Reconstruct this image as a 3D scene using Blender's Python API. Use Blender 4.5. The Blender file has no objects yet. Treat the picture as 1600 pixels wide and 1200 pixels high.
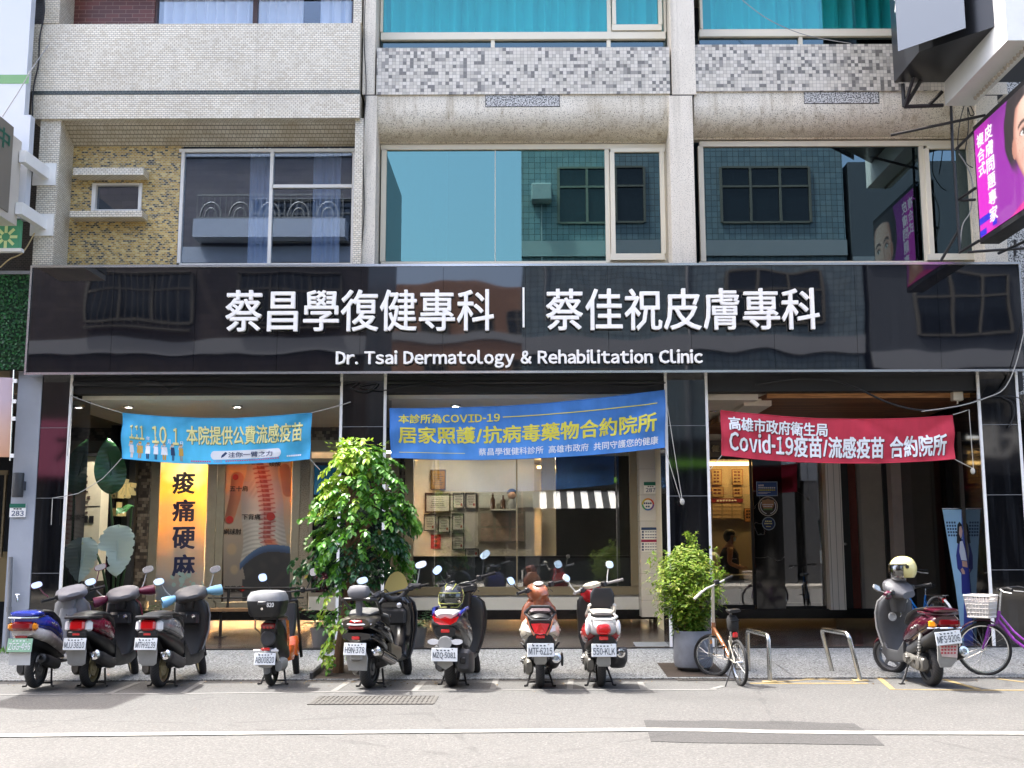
import bpy, math, random
from mathutils import Matrix, Vector
R = math.radians
PI = math.pi
random.seed(7)
sc = bpy.context.scene
COL = sc.collection

# ---------------------------------------------------------------- camera
F = 1750.0            # focal length in pixels of a 1600 px wide picture
CX, CY = 820.0, 600.0
EYE = 1.6
PITCH, ROLL = R(8.32), R(-0.2)
CAMM = Matrix.Rotation(PI / 2 + PITCH, 3, 'X') @ Matrix.Rotation(ROLL, 3, 'Z')
cam_d = bpy.data.cameras.new('camera')
cam_d.sensor_width = 36.0
cam_d.lens = F / 1600 * 36
cam_d.shift_x = (800 - CX) / 1600
cam_d.clip_end = 2000
cam = bpy.data.objects.new('camera', cam_d)
COL.objects.link(cam)
cam.location = (0, 0, EYE)
cam.rotation_euler = CAMM.to_euler()
sc.camera = cam

# ---------------------------------------------------------------- sky, sun, exposure
SUNV = Vector((-0.42, 0.20, 1.0)).normalized()
world = bpy.data.worlds.new('World')
sc.world = world
world.use_nodes = True
wnt = world.node_tree
sky = wnt.nodes.new('ShaderNodeTexSky')
sky.sky_type = 'NISHITA'
sky.sun_disc = False
sky.sun_elevation = math.asin(SUNV.z)
sky.sun_rotation = math.atan2(SUNV.x, SUNV.y)
sky.dust_density = 6.0
sky.air_density = 0.8
sky.ozone_density = 0.4
wnt.links.new(sky.outputs[0], wnt.nodes['Background'].inputs[0])
wnt.nodes['Background'].inputs[1].default_value = 0.15
sun_d = bpy.data.lights.new('sun', 'SUN')
sun_d.energy = 2.0
sun_d.angle = R(0.5)
sun_d.color = (1.0, 0.98, 0.945)
sun = bpy.data.objects.new('sun', sun_d)
COL.objects.link(sun)
sun.location = (-20, 10, 40)
sun.rotation_euler = SUNV.to_track_quat('Z', 'Y').to_euler()
sc.view_settings.view_transform = 'Standard'
sc.view_settings.look = 'None'
sc.view_settings.gamma = 1
sc.view_settings.exposure = 2.75
sc.render.engine = 'CYCLES'
sc.cycles.max_bounces = 14
sc.cycles.diffuse_bounces = 9
sc.cycles.transparent_max_bounces = 16
sc.cycles.caustics_reflective = False
sc.cycles.caustics_refractive = False
sc.cycles.use_denoising = True
sc.cycles.sample_clamp_indirect = 6

# ---------------------------------------------------------------- helpers
def W(px, py, Y):
    d = CAMM @ Vector(((px - CX) / F, (CY - py) / F, -1))
    t = Y / d.y
    return d.x * t, EYE + d.z * t

def G(px, py, z=0.0):
    d = CAMM @ Vector(((px - CX) / F, (CY - py) / F, -1))
    t = (z - EYE) / d.z
    return d.x * t, d.y * t

def P3(px, py, Y):
    x, z = W(px, py, Y)
    return (x, Y, z)

def lin(h):
    h = h.lstrip('#')
    o = []
    for i in (0, 2, 4):
        v = int(h[i:i + 2], 16) / 255
        o.append(v / 12.92 if v <= 0.04045 else ((v + 0.055) / 1.055) ** 2.4)
    return tuple(o)

class MB:
    def __init__(s):
        s.v = []; s.f = []; s.m = []; s.mi = 0
    def add(s, vs, fs, M=None):
        b = len(s.v)
        s.v += [tuple(M @ Vector(p)) for p in vs] if M else [tuple(p) for p in vs]
        s.f += [tuple(b + i for i in f) for f in fs]
        s.m += [s.mi] * len(fs)
        return s
    def box(s, x0, x1, y0, y1, z0, z1, M=None):
        vs = [(x, y, z) for z in (z0, z1) for y in (y0, y1) for x in (x0, x1)]
        return s.add(vs, [(0, 2, 3, 1), (4, 5, 7, 6), (0, 1, 5, 4), (2, 6, 7, 3), (0, 4, 6, 2), (1, 3, 7, 5)], M)
    def rbox(s, x0, x1, y0, y1, z0, z1, b=.01, M=None):
        b = min(b, (x1 - x0) * .49, (y1 - y0) * .49, (z1 - z0) * .49)
        def ring(z, i):
            a, c, d, e = x0 + i, x1 - i, y0 + i, y1 - i
            return [(a + b, d, z), (c - b, d, z), (c, d + b, z), (c, e - b, z), (c - b, e, z), (a + b, e, z), (a, e - b, z), (a, d + b, z)]
        return s.loft([ring(z0, b * .8), ring(z0 + b, 0), ring(z1 - b, 0), ring(z1, b * .8)], M=M)
    def loft(s, rings, cap=True, closed=True, M=None):
        n = len(rings[0]); vs = [p for r in rings for p in r]; fs = []
        for i in range(len(rings) - 1):
            for j in range(n if closed else n - 1):
                k = (j + 1) % n
                fs.append((i * n + j, i * n + k, (i + 1) * n + k, (i + 1) * n + j))
        if cap and closed:
            fs.append(tuple(range(n - 1, -1, -1)))
            fs.append(tuple((len(rings) - 1) * n + j for j in range(n)))
        return s.add(vs, fs, M)
    def sec(s, secs, axis='y', n=2.8, seg=18, M=None, xc=0):
        """superellipse loft; sections (pos, lo, hi, half_x[, xc])"""
        rings = []
        for t in secs:
            p, lo, hi, hx = t[:4]
            cx = t[4] if len(t) > 4 else xc
            c, h = (lo + hi) / 2, (hi - lo) / 2
            ring = []
            for j in range(seg):
                a = 2 * PI * (j + .5) / seg
                ca, sa = math.cos(a), math.sin(a)
                u = cx + hx * math.copysign(abs(ca) ** (2 / n), ca)
                w = c + h * math.copysign(abs(sa) ** (2 / n), sa)
                ring.append((u, p, w) if axis == 'y' else ((u, w, p) if axis == 'z' else (p, u, w)))
            rings.append(ring)
        return s.loft(rings, M=M)
    def tube(s, pts, r=.01, seg=8, closed=False, rs=None, M=None):
        pts = [Vector(p) for p in pts]; n = len(pts); rings = []
        up = Vector((0, 0, 1)); last = None
        for i, p in enumerate(pts):
            if closed: t = pts[(i + 1) % n] - pts[i - 1]
            else: t = pts[min(i + 1, n - 1)] - pts[max(i - 1, 0)]
            if t.length < 1e-9: t = Vector((0, 0, 1))
            t.normalize()
            if last is None:
                a = up if abs(t.z) < .9 else Vector((1, 0, 0))
                u = t.cross(a).normalized()
            else:
                u = (last - t * last.dot(t))
                u = u.normalized() if u.length > 1e-6 else t.orthogonal().normalized()
            last = u; w = t.cross(u)
            rr = rs[i] if rs else r
            rings.append([tuple(p + (u * math.cos(2 * PI * j / seg) + w * math.sin(2 * PI * j / seg)) * rr) for j in range(seg)])
        if closed:
            rings.append(rings[0]); return s.loft(rings, cap=False, M=M)
        return s.loft(rings, M=M)
    def lathe(s, prof, o=(0, 0, 0), d=(0, 0, 1), seg=24, cap=True, M=None):
        """profile (radius, height along d)"""
        o, d = Vector(o), Vector(d).normalized()
        u = d.orthogonal().normalized(); w = d.cross(u)
        rings = [[tuple(o + d * h + (u * math.cos(2 * PI * j / seg) + w * math.sin(2 * PI * j / seg)) * max(r, 1e-4)) for j in range(seg)] for r, h in prof]
        return s.loft(rings, cap=cap, M=M)
    def ell(s, c, r, seg=16, n=10, M=None, z0=-1.0, z1=1.0):
        rings = []
        for i in range(n + 1):
            t = math.asin(z0) + (math.asin(z1) - math.asin(z0)) * i / n
            rings.append([(c[0] + r[0] * max(math.cos(t), .003) * math.cos(2 * PI * j / seg), c[1] + r[1] * max(math.cos(t), .003) * math.sin(2 * PI * j / seg), c[2] + r[2] * math.sin(t)) for j in range(seg)])
        return s.loft(rings, M=M)
    def poly(s, pts, t=None, M=None):
        """polygon pts; t = thickness vector"""
        n = len(pts)
        if t is None:
            return s.add(pts, [tuple(range(n))], M)
        q = [tuple(Vector(p) + Vector(t)) for p in pts]
        fs = [tuple(range(n)), tuple(range(2 * n - 1, n - 1, -1))] + [(i, n + i, n + (i + 1) % n, (i + 1) % n) for i in range(n)]
        return s.add(list(pts) + q, fs, M)
    def grid(s, fn, nu, nv, M=None):
        vs = [fn(i / nu, j / nv) for j in range(nv + 1) for i in range(nu + 1)]
        fs = [(j * (nu + 1) + i, j * (nu + 1) + i + 1, (j + 1) * (nu + 1) + i + 1, (j + 1) * (nu + 1) + i) for j in range(nv) for i in range(nu)]
        return s.add(vs, fs, M)
    # pixel-measured pieces on planes parallel to the facade
    def rp(s, a, b, c, d, Y0, Y1):
        xm, ym = (a + c) / 2, (b + d) / 2
        return s.box(W(a, ym, Y0)[0], W(c, ym, Y0)[0], Y0, Y1, W(xm, d, Y0)[1], W(xm, b, Y0)[1])
    def pp(s, pts, Y, t=.002):
        return s.poly([P3(x, y, Y) for x, y in pts], (0, t, 0))
    def build(s, name, mat, parent=None, ang=38, world=False, smooth=True):
        me = bpy.data.meshes.new(name)
        off = Vector(parent.location) if (world and parent) else None
        vs = [tuple(Vector(p) - off) for p in s.v] if off is not None else s.v
        me.from_pydata(vs, [], s.f)
        mats = mat if isinstance(mat, (list, tuple)) else [mat]
        for m in mats: me.materials.append(m)
        if len(mats) > 1: me.polygons.foreach_set('material_index', s.m)
        import bmesh
        bm = bmesh.new(); bm.from_mesh(me)
        bmesh.ops.recalc_face_normals(bm, faces=bm.faces)
        bm.to_mesh(me); bm.free()
        if smooth:
            me.polygons.foreach_set('use_smooth', [True] * len(me.polygons))
            me.set_sharp_from_angle(angle=R(ang))
        me.update()
        o = bpy.data.objects.new(name, me)
        COL.objects.link(o)
        if parent: o.parent = parent
        return o

def tag(o, label=None, cat=None, group=None, kind=None):
    if label: o['label'] = label
    if cat: o['category'] = cat
    if group: o['group'] = group
    if kind: o['kind'] = kind
    return o

def T(name, label, cat, loc=(0, 0, 0), rz=0.0, group=None, lean=0.0):
    o = bpy.data.objects.new(name, None)
    COL.objects.link(o)
    o.empty_display_size = .1
    o.location = loc
    o.rotation_euler = (0, lean, rz)
    return tag(o, label, cat, group)

def structure(name, mb, mat, **k):
    return tag(mb.build(name, mat, **k), kind='structure')

# ---- lettering
_tc = {}
_gc = {}
def layout(s, off, ex):
    """mixed latin / chinese line set glyph by glyph from the sans typeface"""
    V, Fc = [], []; x = 0.0
    for ch in s:
        if ch == ' ': x += .36; continue
        q = ch
        if ch.isascii() and (ch.isalnum() or ch == '&'): q = chr(ord(ch) + 0xFEE0)
        kk = (q, ex, 0.0)
        if kk not in _gc:
            c = bpy.data.curves.new('t', 'FONT')
            c.body = q; c.extrude = ex; c.resolution_u = 2; c.offset = kk[2]
            o = bpy.data.objects.new('t', c); m = o.to_mesh()
            _gc[kk] = ([tuple(a.co) for a in m.vertices], [tuple(p.vertices) for p in m.polygons])
            o.to_mesh_clear(); bpy.data.objects.remove(o); bpy.data.curves.remove(c)
        v, f = _gc[kk]
        a0 = min(a[0] for a in v); a1 = max(a[0] for a in v)
        asc = ch.isascii() or ch == '\u00b7'
        dx = x - a0 + (.055 if asc else 0) if asc else x
        up = .1 if ch == '-' else 0
        bold = off
        sh = ((0, 0), (bold, 0), (-bold, 0), (0, bold * .7), (0, -bold * .7), (bold * .7, bold * .5), (-bold * .7, bold * .5), (bold * .7, -bold * .5), (-bold * .7, -bold * .5)) if bold else ((0, 0),)
        for i, (sx, sy) in enumerate(sh):
            b = len(V); zo = i * .00025 if not ex else i * .02
            V += [(a[0] + dx + sx, a[1] + sy + up, a[2] + (zo if not ex or a[2] > 0 else 0)) for a in v]
            Fc += [tuple(b + j for j in p) for p in f]
        x += (a1 - a0 + .11) if asc else 1.0
    x0 = min(a[0] for a in V); x1 = max(a[0] for a in V); y0 = min(a[1] for a in V); y1 = max(a[1] for a in V)
    return [((a[0] - x0) / (x1 - x0), (a[1] - y0) / (y1 - y0), a[2]) for a in V], Fc
def glyphs(s, off=.0, ex=0.0, sp=1.0):
    k = (s, off, ex, sp)
    if k not in _tc:
        if any(33 <= ord(ch) < 127 for ch in s) and len(s) > 1:
            _tc[k] = layout(s, off, ex)
            return _tc[k]
        if len(s) == 1 and s.isascii() and s.isalnum() or s == '&': s = chr(ord(s) + 0xFEE0)
        c = bpy.data.curves.new('t', 'FONT')
        bold = off
        c.body = s; c.offset = 0; c.extrude = ex; c.resolution_u = 2; c.space_character = sp
        o = bpy.data.objects.new('t', c)
        m = o.to_mesh()
        v = [tuple(x.co) for x in m.vertices]; f = [tuple(p.vertices) for p in m.polygons]
        o.to_mesh_clear()
        bpy.data.objects.remove(o); bpy.data.curves.remove(c)
        if bold:      # heavier strokes: shifted copies, each a hair nearer
            vv, ff = [], []
            for i, (dx, dy) in enumerate(((0, 0), (bold, 0), (-bold, 0), (0, bold * .7), (0, -bold * .7), (bold * .7, bold * .5), (-bold * .7, bold * .5), (bold * .7, -bold * .5), (-bold * .7, -bold * .5))):
                b_ = len(vv)
                zo = i * .00025 if not ex else i * .02
                vv += [(a[0] + dx, a[1] + dy, a[2] + (zo if not ex or a[2] > 0 else 0)) for a in v]
                ff += [tuple(b_ + j for j in q) for q in f]
            v, f = vv, ff
        x0 = min(a[0] for a in v); x1 = max(a[0] for a in v); y0 = min(a[1] for a in v); y1 = max(a[1] for a in v)
        v = [((a[0] - x0) / (x1 - x0), (a[1] - y0) / (y1 - y0), a[2]) for a in v]
        _tc[k] = (v, f)
    return _tc[k]

def text(mb, s, fn, off=.0, ex=0.0, sp=1.0):
    """fn(u, v, d) -> point"""
    v, f = glyphs(s, off, ex, sp)
    return mb.add([fn(*p) for p in v], f)

def textp(mb, s, a, b, c, d, Y, off=.0, ex=0.0, depth=0.0, sp=1.0):
    xm, ym = (a + c) / 2, (b + d) / 2
    x0, x1 = W(a, ym, Y)[0], W(c, ym, Y)[0]
    z0, z1 = W(xm, d, Y)[1], W(xm, b, Y)[1]
    k = -depth / (2 * ex) if ex else -1
    return text(mb, s, lambda u, v, w: (x0 + (x1 - x0) * u, Y + w * k, z0 + (z1 - z0) * v), off, ex, sp)

def srgb(c): return tuple((v / 255 / 12.92 if v / 255 <= .04045 else ((v / 255 + .055) / 1.055) ** 2.4) for v in c)
def raster(name, par, fn, nu, nv, place, emit=0.0):
    """a printed or displayed picture: fn(u, v) -> 0-255 colour, v from the top"""
    me = bpy.data.meshes.new(name); vs, fs = [], []
    cols = []
    for j in range(nv + 1):
        for i in range(nu + 1):
            vs.append(tuple(Vector(place(i / nu, j / nv)) - par.location)); cols.append(srgb([max(0, min(255, k)) for k in fn(i / nu, j / nv)]))
    for j in range(nv):
        for i in range(nu): fs.append((j * (nu + 1) + i, j * (nu + 1) + i + 1, (j + 1) * (nu + 1) + i + 1, (j + 1) * (nu + 1) + i))
    me.from_pydata(vs, [], fs)
    at = me.attributes.new('col', 'FLOAT_COLOR', 'POINT')
    at.data.foreach_set('color', [k for c in cols for k in (*c, 1.0)])
    m, nt, b = newmat(name + '_ink')
    a = nd(nt, 'ShaderNodeAttribute', attribute_name='col')
    if emit:
        b.inputs['Base Color'].default_value = (.02, .02, .02, 1)
        nt.links.new(a.outputs['Color'], b.inputs['Emission Color']); b.inputs['Emission Strength'].default_value = emit
    else:
        nt.links.new(a.outputs['Color'], b.inputs['Base Color'])
        tl = nd(nt, 'ShaderNodeBsdfTranslucent', {0: a.outputs['Color']}); mx = nd(nt, 'ShaderNodeMixShader', {0: .3, 1: b.outputs[0], 2: tl.outputs[0]})
        nt.links.new(mx.outputs[0], nt.nodes['Material Output'].inputs[0])
    b.inputs['Roughness'].default_value = .4
    me.materials.append(m)
    o = bpy.data.objects.new(name, me); COL.objects.link(o); o.parent = par
    return o
def ss(a, b, x):
    t = max(0.0, min(1.0, (x - a) / (b - a))) if a != b else float(x > a)
    return t * t * (3 - 2 * t)
def mixt(a, b, f): return tuple(p + (q - p) * f for p, q in zip(a, b))
def eld(x, y, cx, cy, rx, ry): return math.hypot((x - cx) / rx, (y - cy) / ry)
def capd(x, y, ax, ay, bx, by):
    dx, dy = bx - ax, by - ay; t = max(0, min(1, ((x - ax) * dx + (y - ay) * dy) / (dx * dx + dy * dy)))
    return math.hypot(x - ax - dx * t, y - ay - dy * t), t
def wob(x, y, k=1.0): return math.sin(x * 12.9 * k + math.sin(y * 7.3 * k) * 2.1) * .5 + math.sin(y * 15.1 * k + x * 4.7 * k) * .5

# ---------------------------------------------------------------- materials
def nd(nt, t, ins=None, **pr):
    n = nt.nodes.new(t)
    for k, v in pr.items(): setattr(n, k, v)
    for k, v in (ins or {}).items():
        if isinstance(v, bpy.types.NodeSocket): nt.links.new(v, n.inputs[k])
        elif v is not None: n.inputs[k].default_value = v
    return n

def newmat(name):
    m = bpy.data.materials.new(name)
    m.use_nodes = True
    return m, m.node_tree, m.node_tree.nodes['Principled BSDF']

def ma(nt, op, a, b=None, c=None):
    n = nt.nodes.new('ShaderNodeMath'); n.operation = op
    for i, v in enumerate((a, b, c)):
        if v is None: continue
        if isinstance(v, bpy.types.NodeSocket): nt.links.new(v, n.inputs[i])
        else: n.inputs[i].default_value = v
    return n.outputs[0]

def mixc(nt, f, a, b, mode='MIX'):
    n = nt.nodes.new('ShaderNodeMix'); n.data_type = 'RGBA'; n.blend_type = mode
    for k, v in ((0, f), (6, a), (7, b)):
        if isinstance(v, bpy.types.NodeSocket): nt.links.new(v, n.inputs[k])
        else: n.inputs[k].default_value = (*v, 1) if isinstance(v, tuple) and len(v) == 3 else v
    return n.outputs[2]

def ramp(nt, fac, stops, interp='LINEAR'):
    n = nt.nodes.new('ShaderNodeValToRGB'); cr = n.color_ramp; cr.interpolation = interp
    while len(cr.elements) < len(stops): cr.elements.new(.5)
    for e, (p, c) in zip(cr.elements, stops):
        e.position = p; e.color = (*c, 1) if len(c) == 3 else c
    nt.links.new(fac, n.inputs[0])
    return n.outputs[0]

def M(name, col, rough=.5, metal=0.0, var=.0, vs=6.0, spec=None, coat=0.0, emit=None, es=1.0, bump=0.0, bs=80.0, trans=0.0):
    m, nt, b = newmat(name)
    c = lin(col) if isinstance(col, str) else col
    b.inputs['Base Color'].default_value = (*c, 1)
    b.inputs['Roughness'].default_value = rough
    b.inputs['Metallic'].default_value = metal
    if spec is not None: b.inputs['Specular IOR Level'].default_value = spec
    if coat: b.inputs['Coat Weight'].default_value = coat; b.inputs['Coat Roughness'].default_value = .06
    if var or bump:
        tc = nd(nt, 'ShaderNodeTexCoord')
    if var:
        no = nd(nt, 'ShaderNodeTexNoise', {'Vector': tc.outputs['Object'], 'Scale': vs, 'Detail': 6.0, 'Roughness': .65})
        f = ramp(nt, no.outputs[0], [(.3, (0, 0, 0)), (.7, (1, 1, 1))])
        lo = tuple(x * (1 - var) for x in c); hi = tuple(min(1, x * (1 + var * .5)) for x in c)
        nt.links.new(mixc(nt, f, lo, hi), b.inputs['Base Color'])
        nt.links.new(ma(nt, 'MULTIPLY_ADD', no.outputs[0], .25, max(0, rough - .12)), b.inputs['Roughness'])
    if bump:
        nb = nd(nt, 'ShaderNodeTexNoise', {'Vector': tc.outputs['Object'], 'Scale': bs, 'Detail': 3.0})
        bp = nd(nt, 'ShaderNodeBump', {'Height': nb.outputs[0], 'Strength': bump, 'Distance': .01})
        nt.links.new(bp.outputs[0], b.inputs['Normal'])
    if emit:
        b.inputs['Emission Color'].default_value = (*(lin(emit) if isinstance(emit, str) else emit), 1)
        b.inputs['Emission Strength'].default_value = es
    if trans:
        b.inputs['Transmission Weight'].default_value = trans
    return m

def uv_nodes(nt, mode):
    tc = nd(nt, 'ShaderNodeTexCoord')
    s = nd(nt, 'ShaderNodeSeparateXYZ', {0: tc.outputs['Object']})
    x, y, z = s.outputs
    if mode == 'wall': return ma(nt, 'ADD', x, y), z, tc
    if mode == 'soffit': return x, ma(nt, 'ADD', z, y), tc
    return x, y, tc            # floor

def tiles(name, w, h, cols, grout, gw, offset=.5, rough=.35, mode='wall', dirt=.25, interp='CONSTANT', dirtcol=None, spec=None, streak=0.0):
    m, nt, b = newmat(name)
    u, v, tc = uv_nodes(nt, mode)
    U, V = ma(nt, 'DIVIDE', u, w), ma(nt, 'DIVIDE', v, h)
    row = ma(nt, 'FLOOR', V)
    U = ma(nt, 'ADD', U, ma(nt, 'MULTIPLY', ma(nt, 'FLOORED_MODULO', row, 2.0), offset))
    cell = nd(nt, 'ShaderNodeCombineXYZ', {0: ma(nt, 'FLOOR', U), 1: row, 2: 3.7})
    wn = nd(nt, 'ShaderNodeTexWhiteNoise', {'Vector': cell.outputs[0]}, noise_dimensions='3D')
    c = ramp(nt, wn.outputs['Value'], [(p, lin(q) if isinstance(q, str) else q) for p, q in cols], interp)
    g = ma(nt, 'MAXIMUM', ma(nt, 'LESS_THAN', ma(nt, 'FRACT', U), gw / w), ma(nt, 'LESS_THAN', ma(nt, 'FRACT', V), gw / h))
    c = mixc(nt, g, c, lin(grout))
    if dirt:
        no = nd(nt, 'ShaderNodeTexNoise', {'Vector': tc.outputs['Object'], 'Scale': 1.3, 'Detail': 8.0, 'Roughness': .7})
        f = ramp(nt, no.outputs[0], [(.42, (0, 0, 0)), (.72, (dirt,) * 3)])
        c = mixc(nt, f, c, lin(dirtcol or '#6b6250'))
    if streak:
        mp = nd(nt, 'ShaderNodeMapping', {'Vector': tc.outputs['Object'], 'Scale': (9.0, 9.0, .5)})
        no = nd(nt, 'ShaderNodeTexNoise', {'Vector': mp.outputs[0], 'Scale': 1.0, 'Detail': 5.0})
        f = ramp(nt, no.outputs[0], [(.55, (0, 0, 0)), (.75, (streak,) * 3)])
        c = mixc(nt, f, c, lin('#5d5546'))
    nt.links.new(c, b.inputs['Base Color'])
    b.inputs['Roughness'].default_value = rough
    if spec is not None: b.inputs['Specular IOR Level'].default_value = spec
    bp = nd(nt, 'ShaderNodeBump', {'Height': ma(nt, 'SUBTRACT', 1.0, g), 'Strength': .25, 'Distance': .004})
    nt.links.new(bp.outputs[0], b.inputs['Normal'])
    return m

def speckle(name, base, dark, scale=55.0, lo=.52, hi=.62, rough=.6, third=None, streak=0.0, streakcol='#6e6450', dirt=.2, low=None):
    m, nt, b = newmat(name)
    tc = nd(nt, 'ShaderNodeTexCoord')
    no = nd(nt, 'ShaderNodeTexNoise', {'Vector': tc.outputs['Object'], 'Scale': scale, 'Detail': 2.0, 'Roughness': .6})
    st = [(lo, lin(base)), (hi, lin(dark))]
    c = ramp(nt, no.outputs[0], st)
    if third:
        n2 = nd(nt, 'ShaderNodeTexNoise', {'Vector': tc.outputs['Object'], 'Scale': scale * 1.7, 'Detail': 2.0})
        c = mixc(nt, ramp(nt, n2.outputs[0], [(.55, (0, 0, 0)), (.62, (1, 1, 1))]), c, lin(third))
    if dirt:
        n3 = nd(nt, 'ShaderNodeTexNoise', {'Vector': tc.outputs['Object'], 'Scale': .9, 'Detail': 9.0, 'Roughness': .7})
        c = mixc(nt, ramp(nt, n3.outputs[0], [(.4, (0, 0, 0)), (.75, (dirt,) * 3)]), c, lin(streakcol))
    if streak:
        mp = nd(nt, 'ShaderNodeMapping', {'Vector': tc.outputs['Object'], 'Scale': (11.0, 11.0, .55)})
        n4 = nd(nt, 'ShaderNodeTexNoise', {'Vector': mp.outputs[0], 'Scale': 1.0, 'Detail': 6.0})
        c = mixc(nt, ramp(nt, n4.outputs[0], [(.52, (0, 0, 0)), (.72, (streak,) * 3)]), c, lin(streakcol))
    nt.links.new(c, b.inputs['Base Color'])
    b.inputs['Roughness'].default_value = rough
    bp = nd(nt, 'ShaderNodeBump', {'Height': no.outputs[0], 'Strength': .2, 'Distance': .004})
    nt.links.new(bp.outputs[0], b.inputs['Normal'])
    return m

def glass(name, tint, refl=(1, 1, 1), base=.08, wavy=0.0, wscale=1.2, rough=.0):
    """pane: see-through tint plus mirror reflection that grows at grazing angles"""
    m, nt, b = newmat(name)
    nt.nodes.remove(b)
    out = nt.nodes['Material Output']
    tr = nd(nt, 'ShaderNodeBsdfTransparent', {0: (*tint, 1)})
    gl = nd(nt, 'ShaderNodeBsdfGlossy', {'Color': (*refl, 1), 'Roughness': rough})
    fr = nd(nt, 'ShaderNodeLayerWeight', {'Blend': .35})
    f = ma(nt, 'MULTIPLY_ADD', fr.outputs['Facing'], .55, base)
    f = ma(nt, 'MINIMUM', f, 1.0)
    if wavy:
        tc = nd(nt, 'ShaderNodeTexCoord')
        no = nd(nt, 'ShaderNodeTexNoise', {'Vector': tc.outputs['Object'], 'Scale': wscale, 'Detail': 1.0})
        bp = nd(nt, 'ShaderNodeBump', {'Height': no.outputs[0], 'Strength': wavy, 'Distance': .05})
        nt.links.new(bp.outputs[0], gl.inputs['Normal'])
    mx = nd(nt, 'ShaderNodeMixShader', {0: f, 1: tr.outputs[0], 2: gl.outputs[0]})
    nt.links.new(mx.outputs[0], out.inputs[0])
    return m

def blackgloss(name, col, rough, wavy=0.0, wscale=1.0, spec=.5, streak=0.0, vein=False):
    m, nt, b = newmat(name)
    b.inputs['Base Color'].default_value = (*lin(col), 1)
    b.inputs['Roughness'].default_value = rough
    b.inputs['Specular IOR Level'].default_value = spec
    tc = nd(nt, 'ShaderNodeTexCoord')
    if wavy:
        no = nd(nt, 'ShaderNodeTexNoise', {'Vector': tc.outputs['Object'], 'Scale': wscale, 'Detail': 1.0})
        bp = nd(nt, 'ShaderNodeBump', {'Height': no.outputs[0], 'Strength': wavy, 'Distance': .05})
        nt.links.new(bp.outputs[0], b.inputs['Normal'])
    c = lin(col)
    if streak:
        mp = nd(nt, 'ShaderNodeMapping', {'Vector': tc.outputs['Object'], 'Scale': (14.0, 14.0, .7)})
        n4 = nd(nt, 'ShaderNodeTexNoise', {'Vector': mp.outputs[0], 'Scale': 1.0, 'Detail': 6.0})
        cc = mixc(nt, ramp(nt, n4.outputs[0], [(.5, (0, 0, 0)), (.8, (streak,) * 3)]), c, lin('#9aa0a8'))
        nt.links.new(cc, b.inputs['Base Color'])
    if vein:
        n5 = nd(nt, 'ShaderNodeTexNoise', {'Vector': tc.outputs['Object'], 'Scale': 1.4, 'Detail': 4.0})
        a = ma(nt, 'ABSOLUTE', ma(nt, 'SUBTRACT', n5.outputs[0], .5))
        cc = mixc(nt, ramp(nt, a, [(.0, (.5, .5, .5)), (.006, (0, 0, 0))]), c, lin('#b8b8b8'))
        nt.links.new(cc, b.inputs['Base Color'])
    return m

def leafmat(name, stops, rough=.4):
    m, nt, b = newmat(name)
    g = nd(nt, 'ShaderNodeNewGeometry')
    c = ramp(nt, g.outputs['Random Per Island'], [(p, lin(q)) for p, q in stops])
    nt.links.new(c, b.inputs['Base Color'])
    b.inputs['Roughness'].default_value = rough
    tl = nd(nt, 'ShaderNodeBsdfTranslucent', {0: c})
    mx = nd(nt, 'ShaderNodeMixShader', {0: .28, 1: b.outputs[0], 2: tl.outputs[0]})
    nt.links.new(mx.outputs[0], nt.nodes['Material Output'].inputs[0])
    return m

white_tile = tiles('white_mosaic', .060, .032, [(0, '#d9d2bf'), (.25, '#dfd9c8'), (.5, '#cfc7b3'), (.75, '#d8d2c1')], '#56524a', .005, dirt=.2, streak=.12)
white_soffit = tiles('white_mosaic_soffit', .060, .032, [(0, '#d2cdbd'), (.5, '#c9c3b2')], '#4d4a45', .0055, dirt=.75, mode='soffit', dirtcol='#8f7e5c')
green_tile = tiles('dark_green_tile', .060, .032, [(0, '#1d2c2e'), (.5, '#2a3a38')], '#70706a', .004, dirt=0)
yellow_tile = tiles('yellow_mosaic', .052, .028, [(0, '#b08f42'), (.28, '#c4a659'), (.5, '#a98a45'), (.62, '#7b6a3c'), (.76, '#2c2c2c'), (.9, '#cdb877')], '#c0b89a', .0055, dirt=.2)
grey_mosaic = tiles('grey_check_mosaic', .056, .056, [(0, '#cac5b8'), (.3, '#bab5a8'), (.52, '#d0cbbf'), (.66, '#aeaa9f'), (.79, '#6f6d68'), (.92, '#8f8c85')], '#85817a', .004, offset=0, dirt=.12)
red_brick = tiles('red_brick', .22, .07, [(0, '#5a2a22'), (.5, '#6b3228')], '#8c6a5a', .008, dirt=.1)
brown_mosaic = tiles('brown_mosaic', .075, .06, [(0, '#5c5249'), (.3, '#7d7062'), (.55, '#8f8577'), (.75, '#463e38')], '#4a443e', .004, offset=.5, dirt=0)
dark_brick = tiles('dark_brick', .06, .03, [(0, '#2b2724'), (.5, '#37322d')], '#5a554c', .004, dirt=.1)
terrazzo = speckle('terrazzo', '#dcd5c5', '#857f72', 66, .54, .70, .65, streak=.32)
terrazzo_belly = speckle('terrazzo_belly', '#e2dccc', '#777063', 58, .53, .68, .7, streak=.5, streakcol='#857450', dirt=.35)
terrazzo_dark = speckle('terrazzo_dark', '#c9c9c5', '#4a4a48', 46, .46, .56, .6, streak=0, dirt=0)
walk_mat = speckle('washed_stone', '#7f8382', '#3d4042', 30, .47, .6, .75, third='#a9acab', dirt=.3, streakcol='#55544f')
black_sign = blackgloss('sign_black_panel', '#090c13', .025, .09, .9, 1.0, .015)
black_stone = blackgloss('black_granite', '#0c0d10', .05, .015, 1.5, .8, .05)
black_marble = blackgloss('black_marble', '#0b0b0d', .06, 0, 1, .5, 0, True)
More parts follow.
